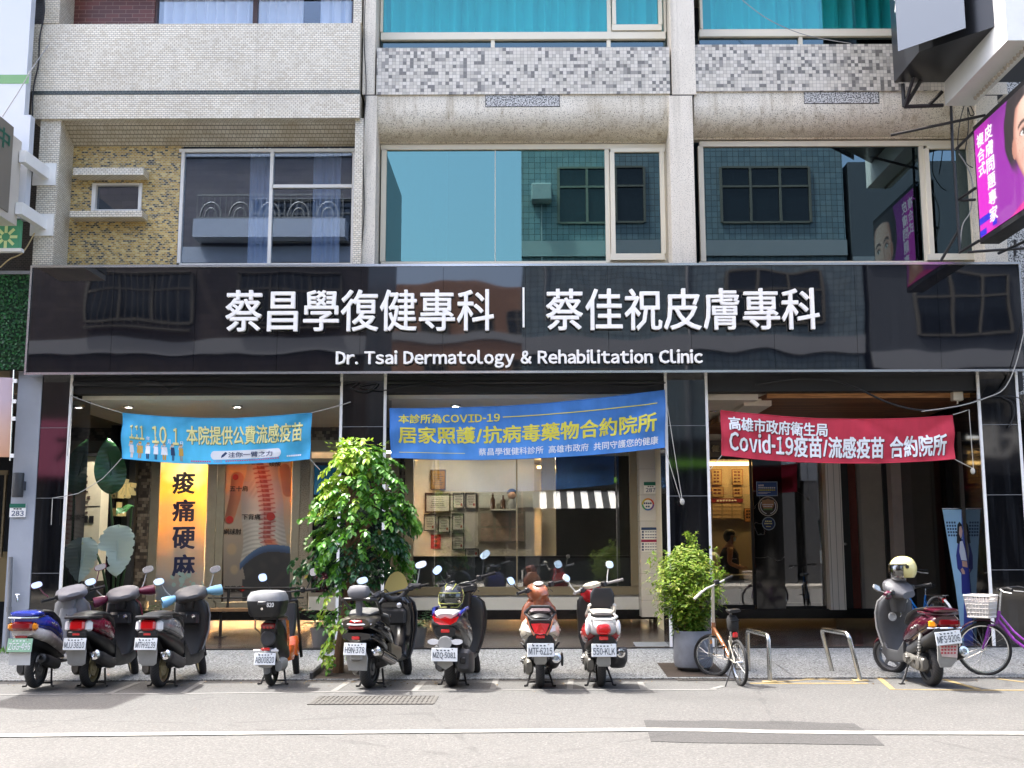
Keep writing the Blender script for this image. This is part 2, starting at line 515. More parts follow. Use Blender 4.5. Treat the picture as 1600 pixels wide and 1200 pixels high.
steel = M('brushed_steel', '#cfd2d4', .22, 1.0)
alu = M('white_aluminium', '#dcdad2', .4, .0, var=.06)
bronze = M('bronze_frame', '#9a8f76', .38, .55)
cream_frame = M('cream_frame', '#dbd3bd', .45)
cream = M('cream_paint', '#ebe3d0', .7, var=.08, vs=2)
white_paint = M('white_paint', '#e2e2dd', .6, var=.06, vs=3)
grey_paint = M('blue_grey_paint', '#a6abb3', .7, var=.1, vs=2, bump=.1, bs=40)
white_pl = M('white_letter', '#f3f1ec', .5, spec=.25)
black_pl = M('black_plastic', '#17181a', .42, var=.25, vs=9)
blackrub = M('black_rubber', '#1a1a1a', .8, var=.2, vs=14, bump=.4, bs=60)
seat_mat = M('seat_vinyl', '#161617', .38, bump=.1, bs=220)
grey_pl = M('grey_plastic', '#7d7e7f', .5, var=.2, vs=8)
dkgrey_pl = M('dark_grey_plastic', '#3a3b3d', .45, var=.25, vs=8)
ltgrey_pl = M('light_grey_plastic', '#9b9b98', .5, var=.15, vs=8)
cast = M('cast_metal', '#6d6b66', .42, .7, var=.35, vs=12)
chrome = M('chrome', '#dadada', .09, 1.0)
mirror = M('mirror_glass', '#e6ecf0', .02, 1.0)
red_lens = M('red_lens', '#c31216', .15, coat=.8)
dkred_lens = M('dark_red_lens', '#7c1016', .15, coat=.8)
amber_lens = M('amber_lens', '#d98319', .15, coat=.8)
clear_lens = M('clear_lens', '#d9dadb', .12, coat=.8)
steel_dark = M('dark_painted_steel', '#1b1b1d', .5, .2, var=.2)
cable_mat = M('black_cable', '#111214', .55)
rope_mat = M('white_rope', '#b5b2a9', .8)
stainless = M('stainless_tube', '#c9c7c0', .2, 1.0, var=.12, vs=20)
# ================================================================ ground
YF, YG = 16.70, 21.40          # pillar fronts / shop glass
FLOOR = 0.16
def wz(y): return .012 + (FLOOR - .024) * (y - 14.13) / (YF - 14.13)

def asphalt(name, c0, c1, scale):
    m, nt, b = newmat(name)
    tc = nd(nt, 'ShaderNodeTexCoord')
    n1 = nd(nt, 'ShaderNodeTexNoise', {'Vector': tc.outputs['Object'], 'Scale': scale, 'Detail': 3.0, 'Roughness': .8})
    n2 = nd(nt, 'ShaderNodeTexNoise', {'Vector': tc.outputs['Object'], 'Scale': .7, 'Detail': 8.0, 'Roughness': .7})
    mp = nd(nt, 'ShaderNodeMapping', {'Vector': tc.outputs['Object'], 'Scale': (.5, 3.2, 1)})
    n3 = nd(nt, 'ShaderNodeTexNoise', {'Vector': mp.outputs[0], 'Scale': 1.6, 'Detail': 9.0, 'Roughness': .75})
    c = ramp(nt, n1.outputs[0], [(.35, lin(c0)), (.65, lin(c1))])
    c = mixc(nt, ramp(nt, n2.outputs[0], [(.35, (0, 0, 0)), (.7, (.4, .4, .4))]), c, lin(c1))
    vg = nd(nt, 'ShaderNodeTexVoronoi', {'Vector': tc.outputs['Object'], 'Scale': 75.0})
    c = mixc(nt, ramp(nt, vg.outputs['Color'], [(.2, (.4, .4, .4)), (.8, (0, 0, 0))]), c, tuple(k * .45 for k in lin(c0)))
    c = mixc(nt, ramp(nt, vg.outputs['Color'], [(.72, (0, 0, 0)), (.95, (.45, .45, .45))]), c, tuple(k * 1.5 for k in lin(c1)))
    n5 = nd(nt, 'ShaderNodeTexNoise', {'Vector': tc.outputs['Object'], 'Scale': .45, 'Detail': 3.0})
    c = mixc(nt, ramp(nt, n5.outputs[0], [(.55, (0, 0, 0)), (.75, (.45, .45, .45))]), c, tuple(k * .55 for k in lin(c0)))
    c = mixc(nt, ramp(nt, n3.outputs[0], [(.62, (0, 0, 0)), (.72, (.35, .35, .35))]), c, tuple(k * .5 for k in lin(c0)))
    # tar seams and cracks
    v = nd(nt, 'ShaderNodeTexVoronoi', {'Vector': tc.outputs['Object'], 'Scale': .35}, feature='DISTANCE_TO_EDGE')
    nx = nd(nt, 'ShaderNodeTexNoise', {'Vector': tc.outputs['Object'], 'Scale': 2.5, 'Detail': 4.0})
    cr = ma(nt, 'LESS_THAN', ma(nt, 'ADD', v.outputs['Distance'], ma(nt, 'MULTIPLY', ma(nt, 'SUBTRACT', nx.outputs[0], .5), .06)), .004)
    c = mixc(nt, ma(nt, 'MULTIPLY', cr, .28), c, tuple(k * .35 for k in lin(c0)))
    nt.links.new(c, b.inputs['Base Color'])
    b.inputs['Roughness'].default_value = .88
    bp = nd(nt, 'ShaderNodeBump', {'Height': n1.outputs[0], 'Strength': .55, 'Distance': .012})
    nt.links.new(bp.outputs[0], b.inputs['Normal'])
    return m
road_mat = asphalt('old_asphalt', '#3e3e3c', '#575654', 30)
patch_mat = asphalt('asphalt_patch_mat', '#2c2c2b', '#3b3a39', 30)
structure('ground', MB().box(-260, 260, -260, 260, -.2, -.03), M('earth', '#6c6a62', .95, var=.2, vs=.2))
structure('road', MB().box(-70, 70, -14, 14.08, -.03, 0), road_mat)
def walk(x0, x1): return MB().loft([[(x0, 14.13, -.02), (x0, 14.13, .012), (x0, YF, FLOOR - .012), (x0, YF, -.02)], [(x1, 14.13, -.02), (x1, 14.13, .012), (x1, YF, FLOOR - .012), (x1, YF, -.02)]])
structure('sidewalk', walk(-40, 40), walk_mat, smooth=False)
structure('far_pavement', MB().box(-60, 60, -9, -.9, -.02, .12), M('pale_concrete', '#8f8b82', .85, var=.15, vs=2))
structure('gutter', MB().box(-40, 40, 14.08, 14.13, -.03, .003), M('gutter_dirt', '#3c3a36', .9, var=.4, vs=3))
floor_mat = tiles('arcade_floor_tile', .62, .30, [(0, '#3a2f2d'), (.3, '#4a3834'), (.55, '#332b2a'), (.75, '#54403b'), (.9, '#413f3e')], '#262322', .006, offset=.37, rough=.16, mode='floor', dirt=.15, dirtcol='#7a736b', interp='CONSTANT')
structure('arcade_floor', MB().box(-40, 40, YF, 26.5, -.1, FLOOR), floor_mat)
structure('floor_nosing', MB().box(-40, 40, YF - .06, YF, .09, FLOOR + .004), M('nosing_stone', '#23211f', .4, var=.2))
line_mat = M('road_paint', '#8f8e88', .75, var=.22, vs=5)
yellow_line = M('yellow_road_paint', '#85744a', .75, var=.45, vs=7)
fade_line = M('faded_road_paint', '#6b6a66', .8, var=.3, vs=6)

def strip(name, pts, w, mat, z=.004, px=True):
    g = [Vector((*(G(*p) if px else p), 0)) for p in pts]
    L = []; Rr = []
    for i, p in enumerate(g):
        t = (g[min(i + 1, len(g) - 1)] - g[max(i - 1, 0)]).normalized()
        nrm = Vector((-t.y, t.x, 0)) * w / 2
        L.append(p + nrm); Rr.append(p - nrm)
    mb = MB()
    for i in range(len(g) - 1):
        q = [L[i], L[i + 1], Rr[i + 1], Rr[i]]
        mb.poly([(a.x, a.y, z) for a in q], (0, 0, -.003))
    return structure(name, mb, mat, smooth=False)
patch = MB().poly([(*G(*p), .004) for p in ((1006, 1126), (1090, 1127), (1100, 1126), (1180, 1127.5), (1228, 1127), (1290, 1130), (1335, 1131), (1345, 1138), (1366, 1151), (1382, 1165), (1290, 1163.5), (1200, 1162), (1100, 1161.5), (1017, 1159), (1013, 1146))], (0, 0, -.003))
structure('asphalt_patch', patch, patch_mat, smooth=False)
strip('road_line', [(-1500, 1151), (-60, 1151), (400, 1146.5), (800, 1143), (1020, 1141), (1110, 1142), (1200, 1144.5), (1340, 1146), (1660, 1147), (3000, 1147)], .16, line_mat, .009)
strip('parking_line', [(-30, 1086), (300, 1084), (700, 1079), (1010, 1078), (1120, 1078)], .07, fade_line)
for i, (a, b_) in enumerate([((165, 1086), (215, 1067)), ((285, 1084), (318, 1064)), ((520, 1081), (550, 1062)), ((648, 1079), (662, 1065)), ((770, 1077), (775, 1062)), ((890, 1077), (892, 1062)), ((1006, 1078), (1000, 1066)), ((1112, 1077), (1130, 1072))]):
    strip('parking_tick', [a, b_], .07, fade_line)
strip('yellow_line', [(1372, 1058), (1395, 1077.5), (1500, 1078.5), (1660, 1079)], .07, yellow_line)
strip('yellow_tick', [(1476, 1062), (1528, 1077)], .07, yellow_line)
strip('yellow_tick', [(1172, 1068), (1356, 1068)], .08, yellow_line)
strip('yellow_tick', [(1185, 1055), (1345, 1056)], .06, yellow_line)
strip('yellow_tick', [(1186, 1055), (1338, 1066)], .05, yellow_line)
strip('yellow_tick', [(1205, 1066), (1345, 1057)], .05, yellow_line)
strip('yellow_tick', [(1560, 1061), (1600, 1066)], .06, yellow_line)

for k_, jx in enumerate((-6.1, -4.35, -.62, 1.35, 3.3, 5.0, 6.4)):
    structure('pavement_joint', MB().loft([[(jx - .006, 14.15, wz(14.15) + .002), (jx + .006, 14.15, wz(14.15) + .002)], [(jx - .006 + .02, YF - .07, wz(YF - .07) + .002), (jx + .006 + .02, YF - .07, wz(YF - .07) + .002)]], closed=False), dkgrey_pl, smooth=False)
def grate(label, c, holes=True):
    g = [G(*p) for p in c]
    cx = sum(p[0] for p in g) / 4; cy = sum(p[1] for p in g) / 4
    t = T('drain_grate', label, 'drain grate', (cx, cy, 0), group='drain grates in the road')
    x0, x1 = min(p[0] for p in g), max(p[0] for p in g); y0, y1 = min(p[1] for p in g), max(p[1] for p in g)
    w, d = (x1 - x0) / 2 - .05, (y1 - y0) / 2
    MB().box(-w, w, -d, d, .0015, .0035).build('pit', M('grate_dark', '#2e2925', .9), t)
    fr = MB().box(-w, w, -d, -d + .03, .004, .009).box(-w, w, d - .03, d, .004, .009).box(-w, -w + .03, -d + .03, d - .03, .004, .009).box(w - .03, w, -d + .03, d - .03, .004, .009)
    fr.build('frame', rust, t)
    mb = MB(); n = int(2 * w / .05)
    for i in range(n): mb.box(-w + .032 + i * .05, -w + .064 + i * .05, -d + .032, d - .032, .004, .0075)
    for j in range(5): mb.box(-w + .032, w - .032, -d + d * .36 * (j + .6), -d + d * .36 * (j + .6) + .035, .0045, .0085)
    mb.build('bars', rust, t)
rust = M('weathered_iron', '#4c4a46', .8, .2, var=.3, vs=15)
grate('long rusty drain grate in the road before the black scooter', [(474, 1101), (490, 1089), (690, 1088), (684, 1101)])
grate('drain grate at the kerb beside the grey plant pot', [(1052, 1064), (1056, 1057), (1172, 1057), (1176, 1064)])
soil = M('dark_soil', '#3d342b', .95, var=.4, vs=9, bump=.6, bs=30)
def pit(name, x0, x1, y0, y1):
    structure(name, MB().poly([(x0, y0, wz(y0) + .004), (x1, y0, wz(y0) + .004), (x1, y1, wz(y1) + .004), (x0, y1, wz(y1) + .004)], (0, 0, -.006)), soil, smooth=False)
pit('tree_pit', -2.62, -1.95, 14.16, 15.25)
pit('planter_pit', 1.75, 2.5, 14.2, 15.3)
def kerbstone(x0, x1, y0, y1, label):
    mb = MB().loft([[(x0, y0, 0), (x1, y0, 0), (x1, y0, wz(y0) + .07), (x0, y0, wz(y0) + .07)], [(x0, y1, 0), (x1, y1, 0), (x1, y1, wz(y1) + .07), (x0, y1, wz(y1) + .07)]])
    return structure('pit_edging', mb, dkgrey_pl, smooth=False)
kerbstone(-2.66, -2.62, 14.15, 15.3, '')
kerbstone(-1.95, -1.91, 14.15, 15.3, '')
for a, b_, c, d in ((994, 1022, 1045, 1012),):
    x0, y0 = G(996, 1020, .09); x1, y1 = G(1043, 1013, .09)
    structure('access_cover', MB().poly([(x0, y0, wz(y0) + .005), (x1, y0, wz(y0) + .005), (x1, y1, wz(y1) + .005), (x0, y1, wz(y1) + .005)], (0, 0, -.004)), M('cover_stone', '#7b8184', .7, var=.2), smooth=False)

def curtain(par, a, b, c, d, Y, mat, n, amp=.045, world_=True):
    x0, zb = W(a, d, Y); x1, zt = W(c, b, Y)
    N = n * 8
    rnd = [random.uniform(.6, 1.3) for _ in range(N + 9)]
    def f(u, v):
        k = u * N
        return (x0 + (x1 - x0) * u, Y + amp * rnd[int(u * n)] * math.sin(2 * PI * u * n + .8 * math.sin(u * 17)), zb + (zt - zb) * v)
    return MB().grid(f, N, 1).build('curtain', mat, par, world=world_)
# ================================================================ tiled building (left bay)
bA = T('tiled_building', 'old building faced in small white mosaic tiles above the left of the sign', 'building', (-5, 17.2, 0))
def BA(mb, name, mat, **k): return mb.build(name, mat, bA, world=True, **k)
BA(MB().rp(49, 37, 562, 141, 16.55, 17.25).rp(49, 147, 562, 185, 16.55, 17.1), 'balcony_wall', white_tile, smooth=False)
BA(MB().rp(49, 141, 562, 147, 16.545, 17.2), 'stripe_course', green_tile, smooth=False)
x0, z1 = W(89, 185, 16.55); x1, _ = W(556, 185, 16.55); _, z2 = W(300, 229, 17.12)
BA(MB().loft([[(x0, 16.553, z1 + .001), (x1, 16.553, z1 + .001)], [(x0, 16.72, z1 - .02), (x1, 16.72, z1 - .02)], [(x0, 16.9, z1 * .55 + z2 * .45 - .01), (x1, 16.9, z1 * .55 + z2 * .45 - .01)], [(x0, 17.14, z2), (x1, 17.14, z2)]], closed=False), 'soffit', white_soffit)
BA(MB().rp(57, 185, 89, 415, 16.6, 17.3), 'pillar', white_tile, smooth=False)
BA(MB().rp(553, 185, 566, 415, 16.62, 17.3), 'pillar', white_tile, smooth=False)
BA(MB().rp(70, -70, 95, 36, 16.75, 17.4), 'pillar', white_tile, smooth=False)
BA(MB().rp(553, -70, 566, 36, 16.7, 17.3), 'pillar', white_tile, smooth=False)
BA(MB().rp(95, -70, 243, 60, 17.3, 17.4), 'brick_wall', red_brick, smooth=False)
# yellow mosaic wall with a hole for the little window
mx = [W(p, 310, 17.12)[0] for p in (84, 146, 219, 280)]; mz = [W(180, p, 17.12)[1] for p in (418, 329, 288, 220)]
BA(MB().box(mx[0], mx[1], 17.12, 17.25, mz[0], mz[3]).box(mx[2], mx[3], 17.12, 17.25, mz[0], mz[3]).box(mx[1], mx[2], 17.12, 17.25, mz[2], mz[3]).box(mx[1], mx[2], 17.12, 17.25, mz[0], mz[1]), 'mosaic_wall', yellow_tile, smooth=False)
w = BA(MB().rp(143, 286, 149, 331, 17.09, 17.2).rp(216, 286, 221, 331, 17.09, 17.2).rp(149, 286, 216, 289, 17.095, 17.2).rp(149, 327, 216, 331, 17.095, 17.2), 'window', alu)
tag(w, 'small dark window between two tiled ledges')
dark_glass = glass('dark_window_glass', (.10, .12, .15), (.75, .85, 1), .16, .012, .8)
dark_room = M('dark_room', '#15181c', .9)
mb = MB().rp(149, 289, 216, 327, 17.17, 17.18).build('pane', dark_glass, w); mb.location = -Vector(bA.location)
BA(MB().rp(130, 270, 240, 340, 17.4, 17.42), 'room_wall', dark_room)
BA(MB().rp(114, 262, 224, 273, 16.86, 17.12), 'window_hood', white_tile, smooth=False)
BA(MB().rp(109, 329, 222, 339, 16.86, 17.12), 'window_ledge', white_tile, smooth=False)

def window(par, name, mat, Y, outer, mull=(), fw=4, dep=.09, panes=None, label=None):
    """outer px rect; mull = extra bars as px rects; pane behind the bars"""
    a, b, c, d = outer
    mb = MB().rp(a, b, c, b + fw, Y, Y + dep).rp(a, d - fw, c, d, Y, Y + dep).rp(a, b + fw, a + fw, d - fw, Y, Y + dep).rp(c - fw, b + fw, c, d - fw, Y, Y + dep)
    for r in mull: mb.rp(*r, Y - .004, Y + dep - .01)
    o = mb.build(name, mat, par, world=True, smooth=False)
    off = -Vector(par.location)
    for r in (panes or [(a + fw, b + fw, c - fw, d - fw)]):
        p = MB().rp(*r[:4], Y + dep * .5, Y + dep * .5 + .006).build('pane', r[4] if len(r) > 4 else dark_glass, o)
        p.location = off
    if label: o['label'] = label
    return o
blue_glass = glass('bluish_window_glass', (.74, .80, .88), (.70, .82, .96), .16, .016, .6)
window(bA, 'window', alu, 17.1, (280, 232, 554, 416), [(420, 236, 425, 412), (425, 288, 550, 293)], 5, panes=[(285, 237, 420, 411, blue_glass), (425, 237, 549, 288, blue_glass), (425, 293, 549, 411, blue_glass)])
curtain(bA, 386, 232, 424, 418, 17.5, M('dim_curtain', '#dfe8f4', .85), 4, .03)
curtain(bA, 486, 232, 534, 418, 17.5, bpy.data.materials['dim_curtain'], 5, .03)
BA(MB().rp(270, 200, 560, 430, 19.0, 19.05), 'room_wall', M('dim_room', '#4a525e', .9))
brown_frame = M('brown_window_frame', '#4b3430', .45)
clear_glass = glass('clear_window_glass', (.95, .97, 1), (.8, .9, 1), .03, .01, .7)
window(bA, 'window', brown_frame, 17.32, (242, -75, 556, 60), [(396, -70, 403, 56)], 5, panes=[(247, -70, 551, 55, clear_glass)])
curtain(bA, 247, -70, 478, 60, 17.55, M('white_curtain', '#f0f2f6', .8), 14, .10)
curtain(bA, 500, -70, 551, 60, 17.5, M('pale_curtain', '#e6eef8', .8), 3)
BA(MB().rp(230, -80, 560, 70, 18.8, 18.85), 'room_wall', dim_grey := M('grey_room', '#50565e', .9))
zt = W(800, -66, 16.7)[1]
TOP = 13.5
xa0, xa1 = W(49, 300, 16.7)[0], W(566.5, 300, 16.7)[0]
BA(MB().box(xa0, xa1, 16.62, 24, zt, TOP), 'unseen_upper_storey', white_tile, smooth=False)
BA(MB().box(xa0, xa1, 17.6, 24, 3.95, 4.15).box(xa0, xa1, 23.8, 24, 4.15, zt - .01).box(xa0, xa1, 19.4, 23.7, 6.4, 6.6), 'floor_slab', dim_grey)

# ================================================================ terrazzo building (two bays)
bB = T('terrazzo_building', 'building faced in pale speckled terrazzo with teal glass windows', 'building', (2.6, 17.2, 0))
def BB(mb, name, mat, **k): return mb.build(name, mat, bB, world=True, **k)
for a, b_, c in ((568, 587, 1), (1048, 1085, 1), (1532, 1567, 1)):
    BB(MB().rp(a, 149.5, c and b_, 416, 16.70, 17.35).rp(a, -70, b_, 147.5, 16.70, 17.35), 'pillar', terrazzo, smooth=False)
    BB(MB().rp(a + .3, 147.5, b_ - .3, 149.5, 16.712, 17.3), 'joint', black_pl, smooth=False)
teal_glass = glass('teal_window_glass', (.22, .46, .50), (.34, .60, .55), .27, .010, .5)
teal_clear = glass('teal_clear_glass', (.42, .86, .86), (.40, .78, .84), .05, .010, .5)
teal_dark = glass('dark_teal_glass', (.07, .13, .15), (.40, .56, .60), .17, .010, .5)
teal_curtain = M('teal_curtain', '#d6e6e4', .85)
for (a, c, ys, mul, cas) in ((587, 1048, 0, 949, True), (1085, 1532, -5, 1444, False)):
    x0, x1 = W(a, 190, 16.75)[0], W(c, 190, 16.75)[0]
    zt_, zb_ = W(800, 148 + ys, 16.75)[1], W(800, 168 + ys, 16.75)[1]
    zl = W(800, 224 + ys, 17.16)[1]
    pr = [(17.3, zt_), (16.75, zt_), (16.75, zb_)]
    for i in range(1, 9):
        t = i / 8 * PI / 2
        pr.append((16.75 + .36 * (1 - math.cos(t)), zb_ - (zb_ - zl - .03) * math.sin(t)))
    pr += [(17.16, zl + .03), (17.16, zl), (17.3, zl)]
    BB(MB().loft([[(x0, y, z) for y, z in pr], [(x1, y, z) for y, z in pr]]), 'spandrel_belly', terrazzo_belly, ang=25)
    BB(MB().rp(a + 1.5, 74 + ys, c - 1.5, 147 + ys, 16.72, 17.3), 'mosaic_panel', grey_mosaic, smooth=False)
    xm = (759, 874) if a < 700 else (1257, 1373)
    BB(MB().rp(xm[0], 148.6 + ys, xm[1], 166 + ys, 16.742, 16.76), 'granite_plate', terrazzo_dark, smooth=False)
    BB(MB().rp(xm[0] - .8, 148.4 + ys, xm[1] + .8, 167 + ys, 16.746, 16.76), 'plate_joint', black_pl, smooth=False)
    # first-floor window
    r_main = (a + 14, 234 + ys, mul - 2, 408)
    bars = [(mul - 3, 233 + ys, mul + 4, 410)]
    if a < 700: bars.append((773.2, 234, 774.2, 408))
    wo = window(bB, 'window', cream_frame, 17.15, (a + 8, 225 + ys, c - 4, 416), bars, 8, panes=[(a + 16, 233 + ys, mul - 3, 408, teal_glass if a < 700 else teal_dark)])
    cs = MB().rp(mul + 5, 231 + ys, c - 9, 237 + ys, 17.10, 17.2).rp(mul + 5, 396, c - 9, 406, 17.10, 17.2).rp(mul + 5, 237 + ys, mul + 12, 396, 17.10, 17.2).rp(c - 16, 237 + ys, c - 9, 396, 17.10, 17.2).build('casement', cream_frame, bB, world=True, smooth=False)
    p = MB().rp(mul + 12, 237 + ys, c - 16, 396, 17.15, 17.156).build('pane', teal_dark, cs); p.location = -Vector(bB.location)
    # second-floor window band
    m2 = 770 if a < 700 else 1251
    m3 = mul - 1
    off = -5 if a > 700 else 0
    fr = MB().rp(a + 8, 50 + off, c - 8, 61 + off, 17.1, 17.25).rp(a + 8, -70, a + 12, 49.5 + off, 17.12, 17.25).rp(m3, -70, m3 + 6, 49.5 + off, 17.12, 17.25).rp(m2 - 3, 61.5 + off, m2 + 3, 74 + off, 17.12, 17.25).rp(m3, 61.5 + off, m3 + 6, 74 + off, 17.12, 17.25).rp(c - 12, -70, c - 8, 49.5 + off, 17.12, 17.25)
    fr.rp(m3 + 8, 38 + off, c - 14, 47 + off, 17.08, 17.2).rp(m3 + 8, -70, m3 + 14, 37.5 + off, 17.08, 17.2).rp(c - 20, -70, c - 14, 37.5 + off, 17.08, 17.2)
    fo = BB(fr, 'window', cream_frame, smooth=False)
    for r in ((a + 12, -70, m3, 50 + off), (m3 + 14, -70, c - 20, 38 + off)):
        p = MB().rp(*r, 17.16, 17.166).build('pane', teal_clear, fo); p.location = -Vector(bB.location)
    p = MB().rp(a + 8, 61 + off, c - 8, 76 + off, 17.17, 17.176).build('pane', teal_dark, fo); p.location = -Vector(bB.location)
    curtain(bB, a + 10, -72, m3, 70, 17.42, teal_curtain, 15, .11)
    curtain(bB, m3 + 8, -72, c - 10, 70, 17.42, teal_curtain, 3, .10)
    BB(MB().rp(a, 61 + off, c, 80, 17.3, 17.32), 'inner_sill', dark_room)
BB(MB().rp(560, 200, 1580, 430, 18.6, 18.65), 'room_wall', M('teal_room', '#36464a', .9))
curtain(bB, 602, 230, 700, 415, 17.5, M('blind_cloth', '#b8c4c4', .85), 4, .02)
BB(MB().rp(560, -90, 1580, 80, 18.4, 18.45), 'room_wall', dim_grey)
xb0, xb1 = W(567.5, 300, 16.7)[0], W(1567, 300, 16.7)[0]
BB(MB().box(xb0, xb1, 16.72, 24, zt, TOP), 'unseen_upper_storey', terrazzo, smooth=False)
BB(MB().box(xb0, xb1, 17.6, 24, 3.95, 4.15).box(xb0, xb1, 23.8, 24, 4.15, zt - .01).box(xb0, xb1, 19.0, 23.7, 6.4, 6.6), 'floor_slab', dim_grey)

# ================================================================ neighbours on both sides
bL = T('neighbour_building', 'dark brick neighbour with a blue grey ground floor pillar at the left edge', 'building', (-8.5, 17.2, 0))
def BL(mb, name, mat, **k): return mb.build(name, mat, bL, world=True, **k)
xl = W(47, 300, 16.8)[0] - .02
BL(MB().box(-40, xl, 17.4, 24, 4.0, TOP), 'upper_wall', dark_brick, smooth=False)
BL(MB().box(-40, xl, 16.55, 17.39, zt, TOP), 'unseen_upper_storey', dark_brick, smooth=False)  # unseen overhang added above the view to keep sun off the kerb
BL(MB().rp(15, 580, 53, 1048, 16.68, 17.3), 'pillar', grey_paint, smooth=False)
BL(MB().rp(-300, 575, 15, 612, 16.9, 17.3), 'lintel', M('tan_stone', '#9c8d76', .8, var=.2))
BL(MB().rp(-300, 560, 30, 1000, 20.0, 20.1), 'shop_wall', dark_room)
BL(MB().rp(-20, 862, 12, 940, 19.0, 19.1), 'cabinet', M('tan_wood', '#8d7a52', .7))
BL(MB().rp(3, 740, 6, 870, 18.9, 18.95).rp(-30, 735, 12, 742, 18.9, 18.95), 'door_frame', M('tan_frame', '#7a6a4a', .6))
bR = T('neighbour_building', 'grey granite neighbour at the right edge behind the hanging signs', 'building', (9.5, 17.2, 0))
xr = xb1 + .02
bR_wall = MB().box(xr, 40, 17.0, 24, 3.9, TOP).build('upper_wall', terrazzo_dark, bR, world=True, smooth=False)
MB().box(W(1592, 800, 16.9)[0], 40, 20.5, 20.6, 0, 4.0).build('shop_wall', dark_room, bR, world=True)

for i_ in range(3):
    window(bR, 'window', cream_frame, 16.93, (1660 + i_ * 330, 230, 1900 + i_ * 330, 405), [(1778 + i_ * 330, 234, 1783 + i_ * 330, 401)], 5, dep=.06, panes=[(1665 + i_ * 330, 235, 1895 + i_ * 330, 400, teal_dark)])
    window(bL, 'window', alu, 17.33, (-300 - i_ * 330, 230, -80 - i_ * 330, 400), [(-190 - i_ * 330, 234, -186 - i_ * 330, 396)], 5, dep=.06, panes=[(-295 - i_ * 330, 235, -85 - i_ * 330, 395, dark_glass)])
# ================================================================ clinic shop front (ground floor)
sf = T('clinic_shopfront', 'black granite clinic shop front under the arcade with glazed bays', 'shop front', (0, 17.5, FLOOR))
def S(mb, name, mat, **k): return mb.build(name, mat, sf, world=True, **k)
zbeam = W(800, 580, 16.75)[1]
trims = {0: (55, 113, 1), 1: (533, 603, 2), 2: (1039, 1104, 2), 3: (1527, 1589, 2)}
for i, (a, c, n) in trims.items():
    x0, x1 = W(a, 600, YF)[0], W(c, 600, YF)[0]
    p = S(MB().box(x0, x1, YF, YF + .75, FLOOR, zbeam), 'pillar', black_stone, smooth=False)
    tr = MB()
    if n == 2: tr.box(x0 - .012, x0 + .028, YF - .012, YF + .02, FLOOR, zbeam - .02)
    tr.box(x1 - .028, x1 + .012, YF - .012, YF + .02, FLOOR, zbeam - .02)
    t_ = tr.build('trim', white_pl, p, smooth=False); t_.location = -Vector(sf.location)
    jn = MB()
    for k, pz in enumerate((1.25, 2.35, 3.4)): jn.box(x0 + .03, x1 - .03, YF - .001, YF + .01, pz, pz + .008)
    j_ = jn.build('joint', grey_pl, p, smooth=False); j_.location = -Vector(sf.location)
S(MB().box(W(54, 600, 16.9)[0], W(1592, 600, 16.9)[0], YF + .05, YF + .3, W(800, 613, 16.75)[1], 4.5), 'beam', M('beam_black', '#101113', .6, var=.3))
S(MB().tube([P3(115, 600, 16.72), P3(533, 600, 16.72)], .045).tube([P3(605, 598, 16.72), P3(1040, 598, 16.72)], .03), 'conduit', black_pl)
zc = W(800, 623, 17.05)[1]
xs = [W(p, 620, 17.05)[0] for p in (130, 533, 603, 1040, 1104, 1192)]
S(MB().box(xs[0], xs[1] + .1, 17.02, 17.2, zc, zc + .09).box(xs[0] - 1.0, xs[1] + .1, 17.2, YG, zc + .03, zc + .1), 'ceiling', cream, smooth=False)
S(MB().box(xs[2] - .1, xs[3] + .1, 17.02, 17.2, zc, zc + .1).box(xs[2] - .1, xs[3] + .1, 17.2, YG, zc + .03, zc + .1), 'ceiling', cream, smooth=False)
# right bay: stepped white light coves and a wooden ceiling
xw0, xw1 = W(1198, 622, 17.05)[0], W(1524, 622, 17.05)[0]
S(MB().box(xs[4], xs[4] + 1.0, 17.05, YG, zc + .06, zc + .12).box(xs[4], xs[4] + .78, 17.0, 18.3, zc - .04, zc + .05).box(xs[4] + .62, xs[4] + 1.05, 17.3, 19.6, zc - .09, zc + .02).box(xs[4] + .5, xs[4] + 1.2, 16.98, 17.1, zc + .06, zc + .16), 'ceiling', cream, smooth=False)
wood = tiles('wood_planks', 3.0, .11, [(0, '#7a4e32'), (.35, '#8f603c'), (.7, '#6d4328')], '#2c1b11', .008, offset=.4, mode='soffit', dirt=.2, rough=.5)
woodf, wnt2, wb = newmat('varnished_wood')
tc = nd(wnt2, 'ShaderNodeTexCoord'); mp = nd(wnt2, 'ShaderNodeMapping', {'Vector': tc.outputs['Object'], 'Scale': (1.2, 8, 22)})
no = nd(wnt2, 'ShaderNodeTexNoise', {'Vector': mp.outputs[0], 'Scale': 2.2, 'Detail': 6.0})
wnt2.links.new(ramp(wnt2, no.outputs[0], [(.3, lin('#8a5a30')), (.55, lin('#c9925a')), (.7, lin('#9a6a3c'))]), wb.inputs['Base Color']); wb.inputs['Roughness'].default_value = .45
S(MB().box(xw0, xw1, 17.0, 17.06, zc - .01, zc + .12), 'wood_fascia', woodf, smooth=False)
zw = zc - .02
S(MB().loft([[(xw0, 17.06, zw + .02), (xw1, 17.06, zw + .02), (xw1, 17.06, zw + .1), (xw0, 17.06, zw + .1)], [(xw0 - .5, YG, zw - .1), (xw1, YG, zw - .1), (xw1, YG, zw), (xw0 - .5, YG, zw)]]), 'wood_ceiling', wood, smooth=False)
lamp_down = M('downlight_bulb', '#fff0d8', .5, emit=(1, .93, .83), es=700)
lamp_on = M('lamp_diffuser', '#fff0d8', .5, emit=(1, .93, .82), es=16)
